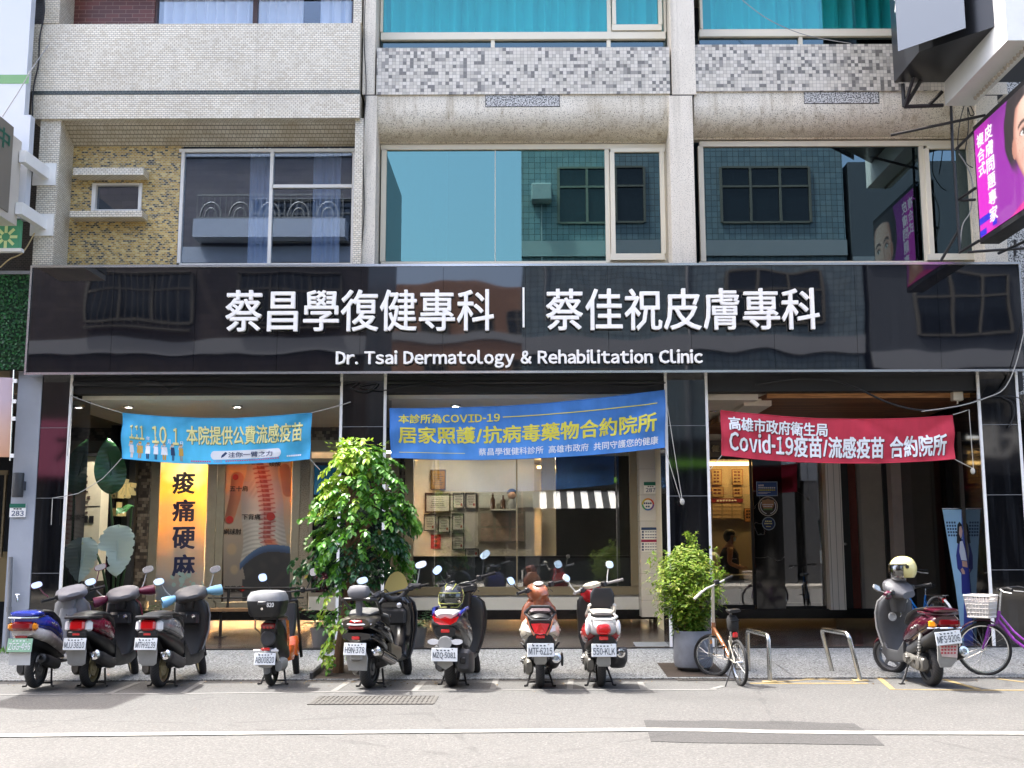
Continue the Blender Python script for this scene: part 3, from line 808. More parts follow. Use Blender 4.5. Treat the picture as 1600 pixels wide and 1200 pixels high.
for k, (px, py, Y) in enumerate(((201, 635, 18.0), (371, 634, 18.0), (712, 632, 18.0), (880, 634, 18.0))):
    x, z = W(px, py, Y)
    d_ = S(MB().lathe([(.085, zc + .034), (.085, zc + .0), (.055, zc + .0), (.05, zc + .03)], (x, Y, 0), seg=20, cap=False), 'downlight', steel)
    l_ = MB().lathe([(.05, zc + .02), (.05, zc + .024)], (x, Y, 0), seg=16).build('bulb', lamp_down, d_); l_.location = -Vector(sf.location)
for px in (1116, 1124):
    x, z = W(px, 640, 19.2)
    d_ = S(MB().lathe([(.085, zc + .034), (.085, zc + .0), (.055, zc + .0), (.05, zc + .03)], (x + (px - 1116) * .06, 19.2, .05), seg=20, cap=False), 'downlight', steel)
    l_ = MB().lathe([(.05, zc + .02), (.05, zc + .024)], (x + (px - 1116) * .06, 19.2, .05), seg=16).build('bulb', lamp_down, d_); l_.location = -Vector(sf.location)  # lit bulbs added in these fittings to brighten the bay
# plinth along the back and the party walls
S(MB().rp(150, 953, 1520, 968, YG - .12, YG + .3), 'plinth', M('black_plinth', '#141415', .25), smooth=False)
for px, Y in ((533, 17.4), (1104, 17.4)):
    x = W(px, 700, 17.05)[0]
xm0 = W(568, 700, 17.4)[0]
S(MB().box(xm0 - .28, xm0 + .18, YF + .75, YG - .15, FLOOR, zc + .05), 'party_wall', black_stone, smooth=False)
xm1 = W(1068, 700, 17.4)[0]
S(MB().box(xm1 - .05, xm1 + .05, 19.5, 26.2, FLOOR, zc + .05), 'party_wall', cream, smooth=False)
S(MB().box(W(1530, 700, 17.4)[0], W(1560, 700, 17.4)[0], YF + .75, 26.2, FLOOR, zc + .1), 'party_wall', black_stone, smooth=False)
S(MB().box(W(45, 700, 17.2)[0], W(60, 700, 17.2)[0], YF + .75, 26.2, FLOOR, zc + .1), 'party_wall', black_stone, smooth=False)
S(MB().box(-9, 9, 26.2, 26.3, 0, 4.1), 'rear_wall', M('room_beige', '#b0a58e', .85), smooth=False)
S(MB().box(-9, 9, YG + .05, 26.2, 3.55, 3.62), 'room_ceiling', white_paint, smooth=False)
# left bay glazing -------------------------------------------------
gr = M('grey_frame', '#9d9787', .4, .3, var=.1)
S(MB().rp(209, 655, 232, 955, YG - .15, YG + .1).rp(232, 640, 533, 688, YG - .1, YG + .1), 'mosaic_pier', brown_mosaic, smooth=False)
S(MB().rp(232, 688, 533, 706, YG - .12, YG + .1), 'header_frame', gr, smooth=False)
shop_glass = glass('shop_glass', (.78, .80, .80), (1, 1, 1), .11, .006, .5)
pale_glass = glass('film_glass', (.9, .9, .9), (1, 1, 1), .06, .004, .5)
window(sf, 'display_window', gr, YG - .08, (232, 706, 336, 953), [], 14, panes=[(246, 720, 322, 939, pale_glass)])
window(sf, 'display_window', gr, YG - .08, (337, 706, 467, 953), [], 12, panes=[(349, 718, 455, 941, pale_glass)])
S(MB().rp(467, 706, 482, 953, YG - .06, YG + .1), 'stone_jamb', speckle('tan_stone_jamb', '#a89f90', '#7a7264', 50, .5, .62, .6), smooth=False)
window(sf, 'display_window', gr, YG - .05, (482, 716, 560, 932), [], 6, panes=[(488, 722, 554, 926, dark_glass)])
S(MB().rp(482, 932, 570, 953, YG - .05, YG + .1), 'base_wall', white_paint, smooth=False)
# middle bay glazing
window(sf, 'display_window', bronze, YG - .1, (632, 690, 998, 930), [(806.5, 700, 808.5, 918)], 13, dep=.14, panes=[(645, 703, 985, 917, shop_glass)], label='wide clinic display window with bronze frame')
S(MB().rp(598, 690, 632, 953, YG - .05, YG + .1), 'mosaic_pier', brown_mosaic, smooth=False)
S(MB().rp(632, 930, 998, 953, YG - .06, YG + .1), 'base_wall', white_paint, smooth=False)
S(MB().rp(598, 640, 1000, 690, YG - .02, YG + .1), 'header_wall', dkgrey_pl, smooth=False)
white_square = tiles('white_square_tile', .42, .48, [(0, '#d2cfc9'), (.5, '#dad7d1')], '#9b9892', .006, offset=0, dirt=.1)
S(MB().rp(1000, 640, 1031, 964, YG - .55, YG + .1), 'tiled_column', white_square, smooth=False)
# right bay glazing
S(MB().rp(1106, 640, 1180, 690, YG + .05, YG + .2), 'header_wall', cream, smooth=False)
S(MB().rp(1106, 688, 1180, 714, YG - .1, YG + .05), 'sign_strip', M('bronze_sign_strip', '#6d655a', .5), smooth=False)
t_ = textp(MB(), '健', 1112, 696, 1123, 706, YG - .11, .01, .003, .004).build('letters', M('pale_gold', '#cdbf98', .4), sf, world=True)
S(MB().rp(1106, 714, 1180, 718, YG - .02, YG + .02).rp(1108, 945, 1180, 953, YG - .02, YG + .02).rp(1174, 718, 1178, 945, YG - .02, YG + .02), 'window_frame', steel_dark, smooth=False)
S(MB().rp(1106, 718, 1174, 945, YG, YG + .008), 'pane', shop_glass, smooth=False)
S(MB().rp(1178, 640, 1223, 955, YG - .06, YG + .1), 'marble_pier', black_marble, smooth=False)
dim_glass = glass('entrance_glass', (.55, .56, .56), (1, 1, 1), .13, .006, .5)
d_ = S(MB().rp(1223, 690, 1292, 694, YG - .01, YG + .03).rp(1223, 947, 1292, 954, YG - .01, YG + .03).rp(1288, 694, 1292, 947, YG - .01, YG + .03), 'door', steel_dark, smooth=False)
p_ = MB().rp(1223, 694, 1288, 947, YG, YG + .008).build('pane', dim_glass, d_); p_.location = -Vector(sf.location)
p_ = MB().rp(1281, 860, 1284, 880, YG - .03, YG - .01).build('handle', steel, d_); p_.location = -Vector(sf.location)
ribbed, rnt, rb = newmat('ribbed_aluminium')
u_, v_, tc = uv_nodes(rnt, 'wall')
g_ = ma(rnt, 'LESS_THAN', ma(rnt, 'FRACT', ma(rnt, 'DIVIDE', u_, .11)), .09)
rnt.links.new(mixc(rnt, g_, lin('#f3eee8'), lin('#a39d97')), rb.inputs['Base Color']); rb.inputs['Roughness'].default_value = .4; rb.inputs['Metallic'].default_value = .2
S(MB().rp(1292, 640, 1316, 953, YG - .25, YG + .1), 'shutter_post', ribbed, smooth=False)
S(MB().rp(1316, 640, 1327, 955, YG - .05, YG + .1).rp(1382, 640, 1394, 955, YG - .05, YG + .1), 'door_frame', M('dark_frame', '#1d1e20', .4), smooth=False)
S(MB().rp(1327, 640, 1341, 955, YG + .1, YG + .15), 'brick_strip', M('dark_red_panel', '#7a3a2e', .6, var=.2), smooth=False)
S(MB().rp(1341, 640, 1346, 955, YG + .02, YG + .12), 'door_jamb', M('grey_jamb', '#a09b92', .5), smooth=False)
e_ = S(MB().rp(1346, 640, 1382, 955, YG + .03, YG + .1), 'door', M('taupe_door', '#b8b1a5', .5, var=.1), smooth=False)
k_ = MB().ell(P3(1321, 850, YG - .08), (.03, .03, .03)).build('knob', steel, e_); k_.location = -Vector(sf.location)
S(MB().rp(1394, 640, 1413, 920, YG - .3, YG + .1), 'pale_post', M('pinkish_post', '#d2c5be', .5, var=.1), smooth=False)
tp = S(MB().rp(1413, 640, 1535, 968, YG - .1, YG + .1), 'logo_panel', M('black_matt_panel', '#111216', .35), smooth=False)
gold = M('dull_gold', '#8e8062', .4, .4)
lt = MB()
textp(lt, 'hyr', 1434, 738, 1446, 757, YG - .11, .0, .002, .003)
textp(lt, '蔡昌學復健科 蔡佳祝皮膚專科', 1416, 769, 1464, 780, YG - .11, .0, .002, .003)
for r in range(6):
    for c_ in range(4):
        textp(lt, 'hy', 1418 + c_ * 13 + (r % 2) * 6, 794 + r * 18, 1425 + c_ * 13 + (r % 2) * 6, 799 + r * 18, YG - .11, .0, .002, .003)
o_ = lt.build('lettering', gold, tp, smooth=False); o_.location = -Vector(sf.location)
# side wall of the next shop with its gold sign, seen past the left pillar
S(MB().rp(152, 640, 199, 953, 20.9, 21.0), 'dark_panel', M('dark_sign_wall', '#0e1412', .3), smooth=False)
S(MB().rp(199, 640, 209, 953, 20.85, 21.0), 'grey_edge', dkgrey_pl, smooth=False)
lg = MB()
textp(lg, '迷你', 163, 749, 213, 779, 20.88, .006, .01, .03)
lg2 = MB(); textp(lg2, 'nılı', 163, 785, 197, 807, 20.88, .02, .01, .03)
S(lg, 'gold_letters', M('gold_letter', '#c9b06a', .35, .5, emit=(.9, .75, .35), es=.05))
S(lg2, 'gold_letters', bpy.data.materials['gold_letter'])
# ================================================================ the far side of the street (seen mirrored in the glass)
blue_grid = tiles('blue_grey_tile', .20, .20, [(0, '#687a84'), (.5, '#74868f')], '#39444b', .02, offset=0, dirt=.3)
maroon_brick = tiles('maroon_brick', .5, .22, [(0, '#423b3b'), (.5, '#4b4343')], '#2b2828', .02, dirt=.3)
brown_wall = tiles('tan_brown_wall', 1.2, .6, [(0, '#8a6a58'), (.5, '#93725f')], '#6d5346', .02, dirt=.1)
grey_band = M('grey_band', '#8d9197', .7)
opp_glass = M('far_window_glass', '#20262c', .08)
dull_frame = M('dull_frame', '#6a675f', .5)
def opposite(label, x0, x1, y, h, mat, wins, bands=()):
    t = T('apartment_block', label, 'building', ((x0 + x1) / 2, y, 0), group='buildings across the street')
    MB().box(x0, x1, y - 8, y, 4.3, h).build('wall', mat, t, world=True, smooth=False)
    MB().box(x0, x1, y - 6, y - 5.8, 0, 4.3).build('ground_floor_wall', black_pl, t, world=True, smooth=False)
    pl = MB()
    for x in (x0 + .4, (x0 + x1) / 2, x1 - .4): pl.box(x - .3, x + .3, y - .7, y - .02, 0, 4.3)
    pl.build('pillars', dkgrey_pl, t, world=True, smooth=False)
    for z in bands: MB().box(x0, x1, y, y + .12, z, z + .55).build('band', grey_band, t, world=True, smooth=False)
    for (a, b, z0, z1) in wins:
        f = MB(); barred = 'maroon' in label
        for k in (a, (a * 2 + b) / 3, (a + 2 * b) / 3, b): f.box(k - .04, k + .04, y + .02, y + .1, z0, z1)
        for z in (z0, z0 * .35 + z1 * .65, z1): f.box(a + .041, b - .041, y + .03, y + .09, z - .035, z + .035)
        o = f.build('window', dull_frame, t, world=True, smooth=False)
        g_ = MB()
        for k in range(int((b - a) / .22) if barred else 0): g_.box(a + .1 + k * .22, a + .115 + k * .22, y + .25, y + .27, z0 - .2, z1)
        if barred: g_.box(a, b, y + .1, y + .27, z0 - .24, z0 - .2).box(a, b, y + .1, y + .27, z1, z1 + .04).build('grille', dull_frame, o, smooth=False).location = -Vector(t.location)
        p = MB().box(a, b, y + .01, y + .02, z0, z1).build('pane', opp_glass, o); p.location = -Vector(t.location)
    return t
mbr = opposite('maroon brick apartment block across the street with grey bands', -16.5, -5.2, -3.5, 16.4, maroon_brick, [(-9.5, -6, 5.4, 7.2), (-14.5, -11, 5.4, 7.2), (-9.5, -6, 9.0, 10.6), (-14.5, -11, 9, 10.6), (-9.5, -6, 12.3, 13.6)], (4.4, 7.9, 11.4, 15.2))
bob = opposite('blue grey tiled apartment block across the street', -.1, 11.2, -3.5, 17.5, blue_grid, [(1.2, 4.2, 5.4, 7.3), (6.6, 9.8, 5.4, 7.3), (1.2, 4.2, 12.8, 14.8), (6.9, 10.0, 12.8, 14.8), (6.6, 9.8, 8.9, 10.6)], (7.9, 11.6))
opposite('plain grey apartment block across the street at the far right', 11.4, 24, -3.5, 15, dim_grey, [(13, 16, 8.5, 10.5), (13, 16, 5.2, 7.0)], (7.4, 11))
opposite('dark apartment block across the street at the far left', -32, -16.8, -3.5, 15.5, dark_brick, [(-24, -20, 8.5, 10.5)], (7.4, 11))
opposite('tall brown block standing beyond the gap between the blocks', -13, 3.5, -42, 19.5, brown_wall, [(-7 + 3 * k, -5.2 + 3 * k, 10 + 3 * j, 11.4 + 3 * j) for k in range(3) for j in range(3)], (9, 12.3, 15.4))
opposite('low white block in the gap across the street', -5.1, -.2, -9, 6.2, white_paint, [(-4, -1.2, 4.7, 5.8)])
MB().rbox(.25, .95, -3.5, -2.95, 13.5, 14.1, .03).build('air_conditioner', grey_band, bob, world=True)
MB().tube([(.6, -3.4, 13.5), (.62, -3.45, 9.0)], .03, 6).tube([(5.4, -3.42, 16.5), (5.4, -3.42, 4.5)], .05, 6).build('drain_pipe', grey_band, bob, world=True)
ral = MB().box(-11.2, -6.2, -2.75, -2.7, 13.55, 13.62).box(-11.2, -6.2, -2.75, -2.7, 12.75, 12.81)
for k in range(26): ral.box(-11.2 + k * .2, -11.18 + k * .2, -2.74, -2.71, 12.82, 13.54)
for k in range(5): ral.tube([(-10.7 + k * 1.0 + .36 * math.cos(a), -2.72, 12.82 + .5 * math.sin(a)) for a in [PI * j / 10 for j in range(11)]], .035, 6).tube([(-10.7 + k * 1.0 + .2 * math.cos(a), -2.72, 12.82 + .3 * math.sin(a)) for a in [PI * j / 10 for j in range(11)]], .03, 6)
ral.build('balcony_railing', dull_frame, mbr, world=True, smooth=False)
MB().box(-11.3, -6.1, -3.49, -2.68, 12.1, 12.74).build('balcony', grey_band, mbr, world=True, smooth=False)
aw = T('striped_awning', 'grey and white striped awning across the street', 'awning', (2.2, -2.6, 3.4))
for k in range(14):
    MB().poly([(.3 + k * .28, -3.4, 3.9), (.58 + k * .28, -3.4, 3.9), (.58 + k * .28, -1.9, 3.15), (.3 + k * .28, -1.9, 3.15)], (0, 0, -.02)).build('stripe', white_paint if k % 2 else dkgrey_pl, aw, world=True, smooth=False)
for lb_, x_, col_, ink_, s_ in (('pink shop signboard with black lettering across the street', -15.2, '#c56a8a', '#141414', '大'), ('dark shop signboard with white lettering across the street', 15.2, '#2a2c30', '#c9c9c4', '大腸')):
    ps = T('shop_signboard', lb_, 'signboard', (x_, -2.6, 4.2), group='signboards across the street')
    MB().box(x_ - 1.3, x_ + 1.3, -2.7, -2.5, 3.9, 5.7).build('panel', M('sign_panel_ink', col_, .5), ps, world=True)
    text(MB(), s_, lambda u, v, w: (x_ + 1.0 - (.9 * len(s_)) * u, -2.49 + w, 4.4 + 1.1 * v), .03).build('letters', M('sign_letter_ink', ink_, .5), ps, world=True, smooth=False)
hs = T('shop_signboard', 'dark shop signboard with a green stripe across the street', 'signboard', (4, -2.9, 4.6))
MB().box(.2, 8, -3.45, -3.2, 4.2, 5.1).build('panel', black_pl, hs, world=True)
MB().box(.2, 8, -3.19, -3.18, 4.22, 4.45).build('stripe', M('lime', '#6fae35', .5), hs, world=True)

# ================================================================ clinic sign board
YS = 16.33
sg = T('clinic_signboard', 'long glossy black clinic signboard with white raised lettering', 'signboard', (0, 16.5, 4.2))
def SG(mb, name, mat, **k): return mb.build(name, mat, sg, world=True, **k)
zs0, zs1 = W(820, 583, YS)[1], W(820, 412, YS)[1]
xs0, xs1 = W(46, 500, YS)[0], W(1597, 500, YS)[0]
np_ = 12
for k in range(np_):
    a = xs0 + (xs1 - xs0) * k / np_; b_ = xs0 + (xs1 - xs0) * (k + 1) / np_
    SG(MB().box(a + .002, b_ - .002, YS + .01 + random.uniform(0, .003), YS + .06, zs0 + .03, zs1 - .03), 'panel', black_sign, smooth=False)
SG(MB().box(xs0, xs1, YS - .01, YS + .4, zs1 - .035, zs1).box(xs0, xs1, YS - .01, YS + .4, zs0, zs0 + .035).box(xs0 - .03, xs0, YS - .01, YS + .4, zs0, zs1).box(xs1, xs1 + .03, YS - .01, YS + .4, zs0, zs1), 'frame', steel, smooth=False)
SG(MB().box(xs0, xs1, YS + .07, YS + .38, zs0 + .036, zs1 - .036), 'box', black_pl, smooth=False)
YL = YS - .06
SG(textp(MB(), '蔡昌學復健專科', 353, 453, 772, 518, YL, .013, .5, .05), 'chinese_letters', white_pl, smooth=False)
SG(textp(MB(), '蔡佳祝皮膚專科', 853, 451, 1280, 516, YL, .013, .5, .05), 'chinese_letters', white_pl, smooth=False)
SG(MB().rp(816.5, 449, 819.5, 511, YL - .02, YL + .04), 'divider_bar', white_pl, smooth=False)
SG(textp(MB(), 'Dr. Tsai Dermatology & Rehabilitation Clinic', 525, 547, 1098, 575, YL, .034, .5, .05), 'english_letters', white_pl, smooth=False)

# ================================================================ banners
def clothmat(name, col, seams=0.0):
    m, nt, b = newmat(name)
    tc = nd(nt, 'ShaderNodeTexCoord')
    mp = nd(nt, 'ShaderNodeMapping', {'Vector': tc.outputs['Object'], 'Scale': (3, 3, .8)})
    no = nd(nt, 'ShaderNodeTexNoise', {'Vector': mp.outputs[0], 'Scale': 1.2, 'Detail': 5.0})
    c = lin(col)
    cc = mixc(nt, ramp(nt, no.outputs[0], [(.35, (0, 0, 0)), (.7, (1, 1, 1))]), tuple(x * .82 for x in c), tuple(min(1, x * 1.08) for x in c))
    nt.links.new(cc, b.inputs['Base Color']); b.inputs['Roughness'].default_value = .75
    n2 = nd(nt, 'ShaderNodeTexNoise', {'Vector': tc.outputs['Object'], 'Scale': 2.4, 'Detail': 3.0})
    bp = nd(nt, 'ShaderNodeBump', {'Height': n2.outputs[0], 'Strength': .5, 'Distance': .05})
    nt.links.new(bp.outputs[0], b.inputs['Normal'])
    tl = nd(nt, 'ShaderNodeBsdfTranslucent', {0: cc})
    mx = nd(nt, 'ShaderNodeMixShader', {0: .25, 1: b.outputs[0], 2: tl.outputs[0]})
    nt.links.new(mx.outputs[0], nt.nodes['Material Output'].inputs[0])
    return m

def bannerfn(tl, tr, br, bl, Y, sag_t, sag_b, rip=.012, ph=0.0):
    A, B, C, D = [Vector(P3(*p, Y)) for p in (bl, br, tr, tl)]
    px = Y / F
    def f(u, v, d=0.0):            # v from the top
        w = 1 - v
        p = (A * (1 - u) + B * u) * (1 - w) + (D * (1 - u) + C * u) * w
        s = 4 * u * (1 - u)
        p = p - Vector((0, 0, (sag_b * (1 - w) + sag_t * w) * px * s))
        edge = (max(0, 1 - u * 5) + max(0, u * 5 - 4))
        y = rip * math.sin(u * 13 + v * 2.2 + ph) + .012 * math.sin(u * 31 + ph * 2 + v * 5) * (.35 + edge) + .05 * s * (v - .3)
        y += edge * .03 * math.sin(v * 9 + u * 20) + .02 * max(0, 1 - abs((u if u < .5 else 1 - u) * 3.2 - v) * 7) + .016 * max(0, 1 - abs((u if u < .5 else 1 - u) * 2.4 - (1 - v)) * 7)
        return (p.x, p.y + y - d, p.z)
    return f
def btext(fn, s, u0, u1, v0, v1, off=.02, d=.006, mb=None, sp=1.0):
    mb = mb or MB()
    return text(mb, s, lambda u, v, w: fn(u0 + (u1 - u0) * u, v1 + (v0 - v1) * v, d + w), off, 0.0, sp)
def bpoly(mb, fn, pts, d=.006):
    return mb.add([fn(u, v, d) for u, v in pts], [tuple(range(len(pts)))])
def bstrip(mb, fn, u0, u1, v0, v1, d=.006, n=14):
    return mb.grid(lambda a, b: fn(u0 + (u1 - u0) * a, v0 + (v1 - v0) * b, d), n, 1)
def banner(label, fn, mat, Y):
    c = fn(.5, .5)
    t = T('banner', label, 'banner', c, group='cloth banners tied across the arcade')
    g = MB()
    g.grid(lambda a, b: fn(a, b), 64, 14)
    g.build('cloth', mat, t, world=True)
    hem = MB().tube([fn(i / 40, 0) for i in range(41)], .007, 5).tube([fn(i / 40, 1) for i in range(41)], .007, 5).tube([fn(0, i / 10) for i in range(11)], .007, 5).tube([fn(1, i / 10) for i in range(11)], .007, 5)
    hem.build('hem', mat, t, world=True)
    return t
YB = 16.55
def rope(label, ptsets, group='white banner ropes', knot=None):
    c = ptsets[0][0]
    t = T('banner_rope', label, 'rope', c, group=group)
    mb = MB()
    for ps in ptsets:
        q = []
        for i in range(len(ps) - 1):
            a, b_ = Vector(ps[i]), Vector(ps[i + 1])
            for k in range(6):
                u = k / 6
                q.append(a.lerp(b_, u) - Vector((0, 0, .03 * (a - b_).length * 4 * u * (1 - u) * .5)))
        q.append(Vector(ps[-1]))
        mb.tube(q, .006, 6)
    if knot: mb.ell(knot, (.035, .03, .05), 8, 6)
    mb.build('cord', rope_mat, t, world=True)
    return t
# --- 1: light blue flu banner
f1 = bannerfn((190.5, 645), (486, 645), (484, 717), (190.5, 716), YB, 9, 8, .01, .4)
b1 = banner('light blue flu vaccine banner with yellow lettering and small cartoon people', f1, clothmat('light_blue_cloth', '#52bdee'), YB)
yel = M('pale_yellow_ink', '#ece6a0', .7); ink_dk = M('olive_ink', '#6d8a6a', .7); whi = M('white_ink', '#e9ebee', .7); ink_bl = M('dark_blue_ink', '#28436d', .7)
pinkink = M('pink_ink', '#c05a8a', .7)
for s_, u0, u1, v0, v1 in (('111', .043, .118, .24, .545), ('10', .158, .238, .215, .60), ('1', .272, .303, .24, .61), ('本院提供公費流感疫苗', .343, .957, .17, .585)):
    btext(f1, s_, u0 + .002, u1 + .002, v0 + .012, v1 + .012, .03, .005).build('lettering', ink_dk, b1, world=True, smooth=False)
    btext(f1, s_, u0, u1, v0, v1, .022, .009).build('lettering', yel, b1, world=True, smooth=False)
for s_, u0, u1, v0, v1 in (('年', .127, .146, .46, .55), ('月', .244, .26, .50, .60), ('日', .31, .325, .53, .615)):
    btext(f1, s_, u0, u1, v0, v1, .012, .006).build('lettering', whi, b1, world=True, smooth=False)
mb = MB(); pts = []
for k in range(9): a = PI / 2 + PI * k / 8; pts.append((.482 + .016 * math.cos(a), .815 - .085 * math.sin(a)))
pl_ = MB().grid(lambda a, b: f1(.47 + .375 * a, .815 - .02 * a + (b - .5) * .19 * max(.05, 1 - max(0, abs(a - .5) * 2 - .90) ** 2 * 100) ** .5, .005), 60, 2)
pl_.build('text_pill', whi, b1, world=True, smooth=False)
btext(f1, '注你一臂之力', .565, .80, .745, .865, .008, .009).build('lettering', ink_bl, b1, world=True, smooth=False)
mb = MB(); bpoly(mb, f1, [(.524, .875), (.53, .81), (.55, .74), (.56, .77), (.54, .845)], .009); mb.build('pen_icon', ink_bl, b1, world=True, smooth=False)
mb = MB(); [bstrip(mb, f1, .365 + .012 * k, .374 + .012 * k, .935, .965, .007, 1) for k in range(9)]; btext(f1, '1922', .485, .53, .925, .965, .0, .007, mb); [bstrip(mb, f1, .55 + .0125 * k, .559 + .0125 * k, .93 - .0012 * k, .955 - .0012 * k, .007, 1) for k in range(23)]; mb.build('lettering', pinkink, b1, world=True, smooth=False)
mb = MB(); [bstrip(mb, f1, .875 + .011 * k, .884 + .011 * k, .87, .905, .007, 1) for k in range(7)]; mb.build('lettering', whi, b1, world=True, smooth=False)
skin_i = M('skin_ink', '#e6c6ae', .7); mus = M('mustard_ink', '#c9a04a', .7); tan_i = M('tan_ink', '#9d8f78', .7)
def cartoon(u, body, legs, wide, coat):
    r = .008
    mb = MB(); bpoly(mb, f1, [(u + r * math.cos(a * .7854), .63 + .035 * math.sin(a * .7854)) for a in range(8)], .007)
    bpoly(mb, f1, [(u - wide - .006, .70), (u - wide - .002, .72), (u - wide + .004, .64), (u - wide, .63)], .007)
    mb.build('figure', skin_i, b1, world=True, smooth=False)
    mb = MB(); bpoly(mb, f1, [(u - wide, .675), (u + wide, .675), (u + wide * 1.25, .845), (u - wide * 1.25, .845)], .008); mb.build('figure', body, b1, world=True, smooth=False)
    mb = MB(); bpoly(mb, f1, [(u - wide * .7, .846), (u - .001, .846), (u - .001, .96), (u - wide * .6, .96)], .007); bpoly(mb, f1, [(u + .001, .846), (u + wide * .7, .846), (u + wide * .6, .96), (u + .001, .96)], .007); mb.build('figure', legs, b1, world=True, smooth=False)
    mb = MB(); bpoly(mb, f1, [(u - .009, .628), (u - .006, .592), (u + .006, .588), (u + .009, .62)], .0085); mb.build('figure', coat, b1, world=True, smooth=False)
for k, (a_, b_, c_, d_) in enumerate(((whi, skin_i, .009, mus), (mus, tan_i, .014, mus), (whi, ink_bl, .011, tan_i), (whi, ink_bl, .010, tan_i), (whi, mus, .014, tan_i), (ink_bl, ink_bl, .009, tan_i), (mus, tan_i, .010, tan_i))):
    cartoon(.05 + k * .044, a_, b_, c_, d_)
# --- 2: royal blue
f2 = bannerfn((609, 638), (1039, 609), (1038.5, 699), (611, 715), YB, 9, 9, .012, 1.7)
b2 = banner('royal blue clinic banner with large yellow lettering hung on a slant', f2, clothmat('royal_blue_cloth', '#4d8cda'), YB)
yel2 = M('yellow_ink', '#dcd24e', .7)
mb = MB(); btext(f2, '本診所為COVID-19', .03, .40, .115, .30, .024, .006, mb); btext(f2, '居家照護/抗病毒藥物合約院所', .028, .97, .365, .70, .028, .006, mb); mb.build('lettering', yel2, b2, world=True, smooth=False)
mb = MB(); btext(f2, '蔡昌學復健科診所  高雄市政府  共同守護您的健康', .32, .977, .785, .925, .012, .006, mb); mb.build('lettering', whi, b2, world=True, smooth=False)
bstrip(MB(), f2, .41, .973, .20, .215).build('rule', yel2, b2, world=True, smooth=False)
bstrip(MB(), f2, .03, .27, .875, .885).build('rule', yel2, b2, world=True, smooth=False)
# --- 3: red
f3 = bannerfn((1126.5, 641), (1489, 649), (1491.5, 717), (1128, 711.5), YB, 10, 9, .012, 2.9)
b3 = banner('red health bureau banner with white lettering above the clinic entrance', f3, clothmat('red_cloth', '#da3d54'), YB)
mb = MB(); btext(f3, '高雄市政府衛生局', .032, .457, .10, .415, .03, .009, mb); btext(f3, 'Covid-19疫苗/流感疫苗 合約院所', .032, .968, .40, .90, .034, .009, mb)
mb.build('lettering', whi, b3, world=True, smooth=False)
mb = MB(); btext(f3, '高雄市政府衛生局', .035, .46, .11, .425, .045, .005, mb); btext(f3, 'Covid-19疫苗/流感疫苗 合約院所', .035, .971, .41, .91, .05, .005, mb)
mb.build('lettering', M('dark_red_ink', '#5d1522', .7), b3, world=True, smooth=False)
q = lambda x, y, Y=YB: P3(x, y, Y)
rope('white rope from the light blue banner to the left pillar top', [[q(191, 645), q(110, 618)], [q(110, 618), q(112, 640), q(105, 712)]])
rope('long white rope sagging from the light blue banner to the left edge pillar', [[q(190, 716), q(160, 748), q(122, 771), q(82, 778), q(80, 820)]])
rope('short white rope tying the light blue banner to the second pillar', [[q(486, 645), q(548, 628)]])
rope('white rope from the light blue banner down into the tree', [[q(484, 717), q(500, 734)]])
rope('white rope from the royal blue banner to the middle pillar knot', [[q(1039, 609), q(1066, 782)], [q(1039, 699), q(1064, 782)]], knot=q(1066, 784))
rope('white rope between the red banner and the knot at the right pillar', [[q(1489, 648), q(1514, 640), q(1521, 732), q(1491, 717)]], knot=q(1520, 736))
rope('thin white rope under the left end of the red banner', [[q(1128, 711), q(1108, 735)]])

# ================================================================ overhead cables
def cable(label, pts, r=.012, mat=None, Y=16.6):
    p = []
    P = [Vector(P3(x, y, (yy[0] if yy else Y))) for x, y, *yy in pts]
    n = len(P)
    for i in range(n - 1):      # Catmull-Rom
        a, b_, c_, d_ = P[max(i - 1, 0)], P[i], P[i + 1], P[min(i + 2, n - 1)]
        for k in range(7):
            t = k / 7
            p.append(.5 * ((2 * b_) + (c_ - a) * t + (2 * a - 5 * b_ + 4 * c_ - d_) * t * t + (3 * b_ - a - 3 * c_ + d_) * t ** 3))
    p.append(P[-1])
    o = MB().tube(p, r, 6).build('cable', mat or cable_mat)
    return tag(o, label, 'cable', 'loose cables on the facade')
grey_cable = M('grey_cable', '#8d8d8a', .6)
cable('thick black cable drooping in front of the wooden ceiling', [(1180, 601), (1240, 592), (1300, 594), (1340, 607), (1390, 630), (1440, 641), (1490, 636), (1530, 625), (1560, 612), (1585, 575), (1600, 500)], .016)
cable('thin grey cable beside the thick drooping cable', [(1440, 643), (1500, 634), (1540, 622), (1570, 606), (1590, 560), (1608, 480)], .008, grey_cable, 16.25)
cable('thin cable over the top of the right pillar', [(1530, 626), (1560, 619), (1592, 622), (1600, 640)], .008)
cable('short cable hanging on the right pillar face', [(1565, 620), (1582, 630), (1584, 650), (1576, 668)], .007, None, 16.66)
cable('black cable running down the left edge of the tiled wall', [(68, -10), (69, 20), (62, 60), (60, 100), (52, 140), (50, 200), (46, 260)], .012, None, 16.5)
cable('black cable hanging along the seam between the two buildings', [(571, -10), (569, 60), (572, 140), (567, 220), (569, 330), (562, 410)], .008, None, 16.66)
cable('pale cable crossing the far left edge to the tiled wall', [(76, 70, 16.5), (52, 105, 16.2), (28, 145, 15.9), (4, 182, 15.6)], .008, grey_cable)
cable('cream cable looping below the left sign', [(0, 418, 16.5), (15, 405, 16.5), (36, 394, 16.5), (54, 364, 16.55)], .01, M('cream_cable', '#b7a578', .6))
cable('thin pale wire slanting across the second floor teal curtains', [(1150, -8), (1200, 30), (1260, 55), (1330, 68)], .006, grey_cable, 16.6)
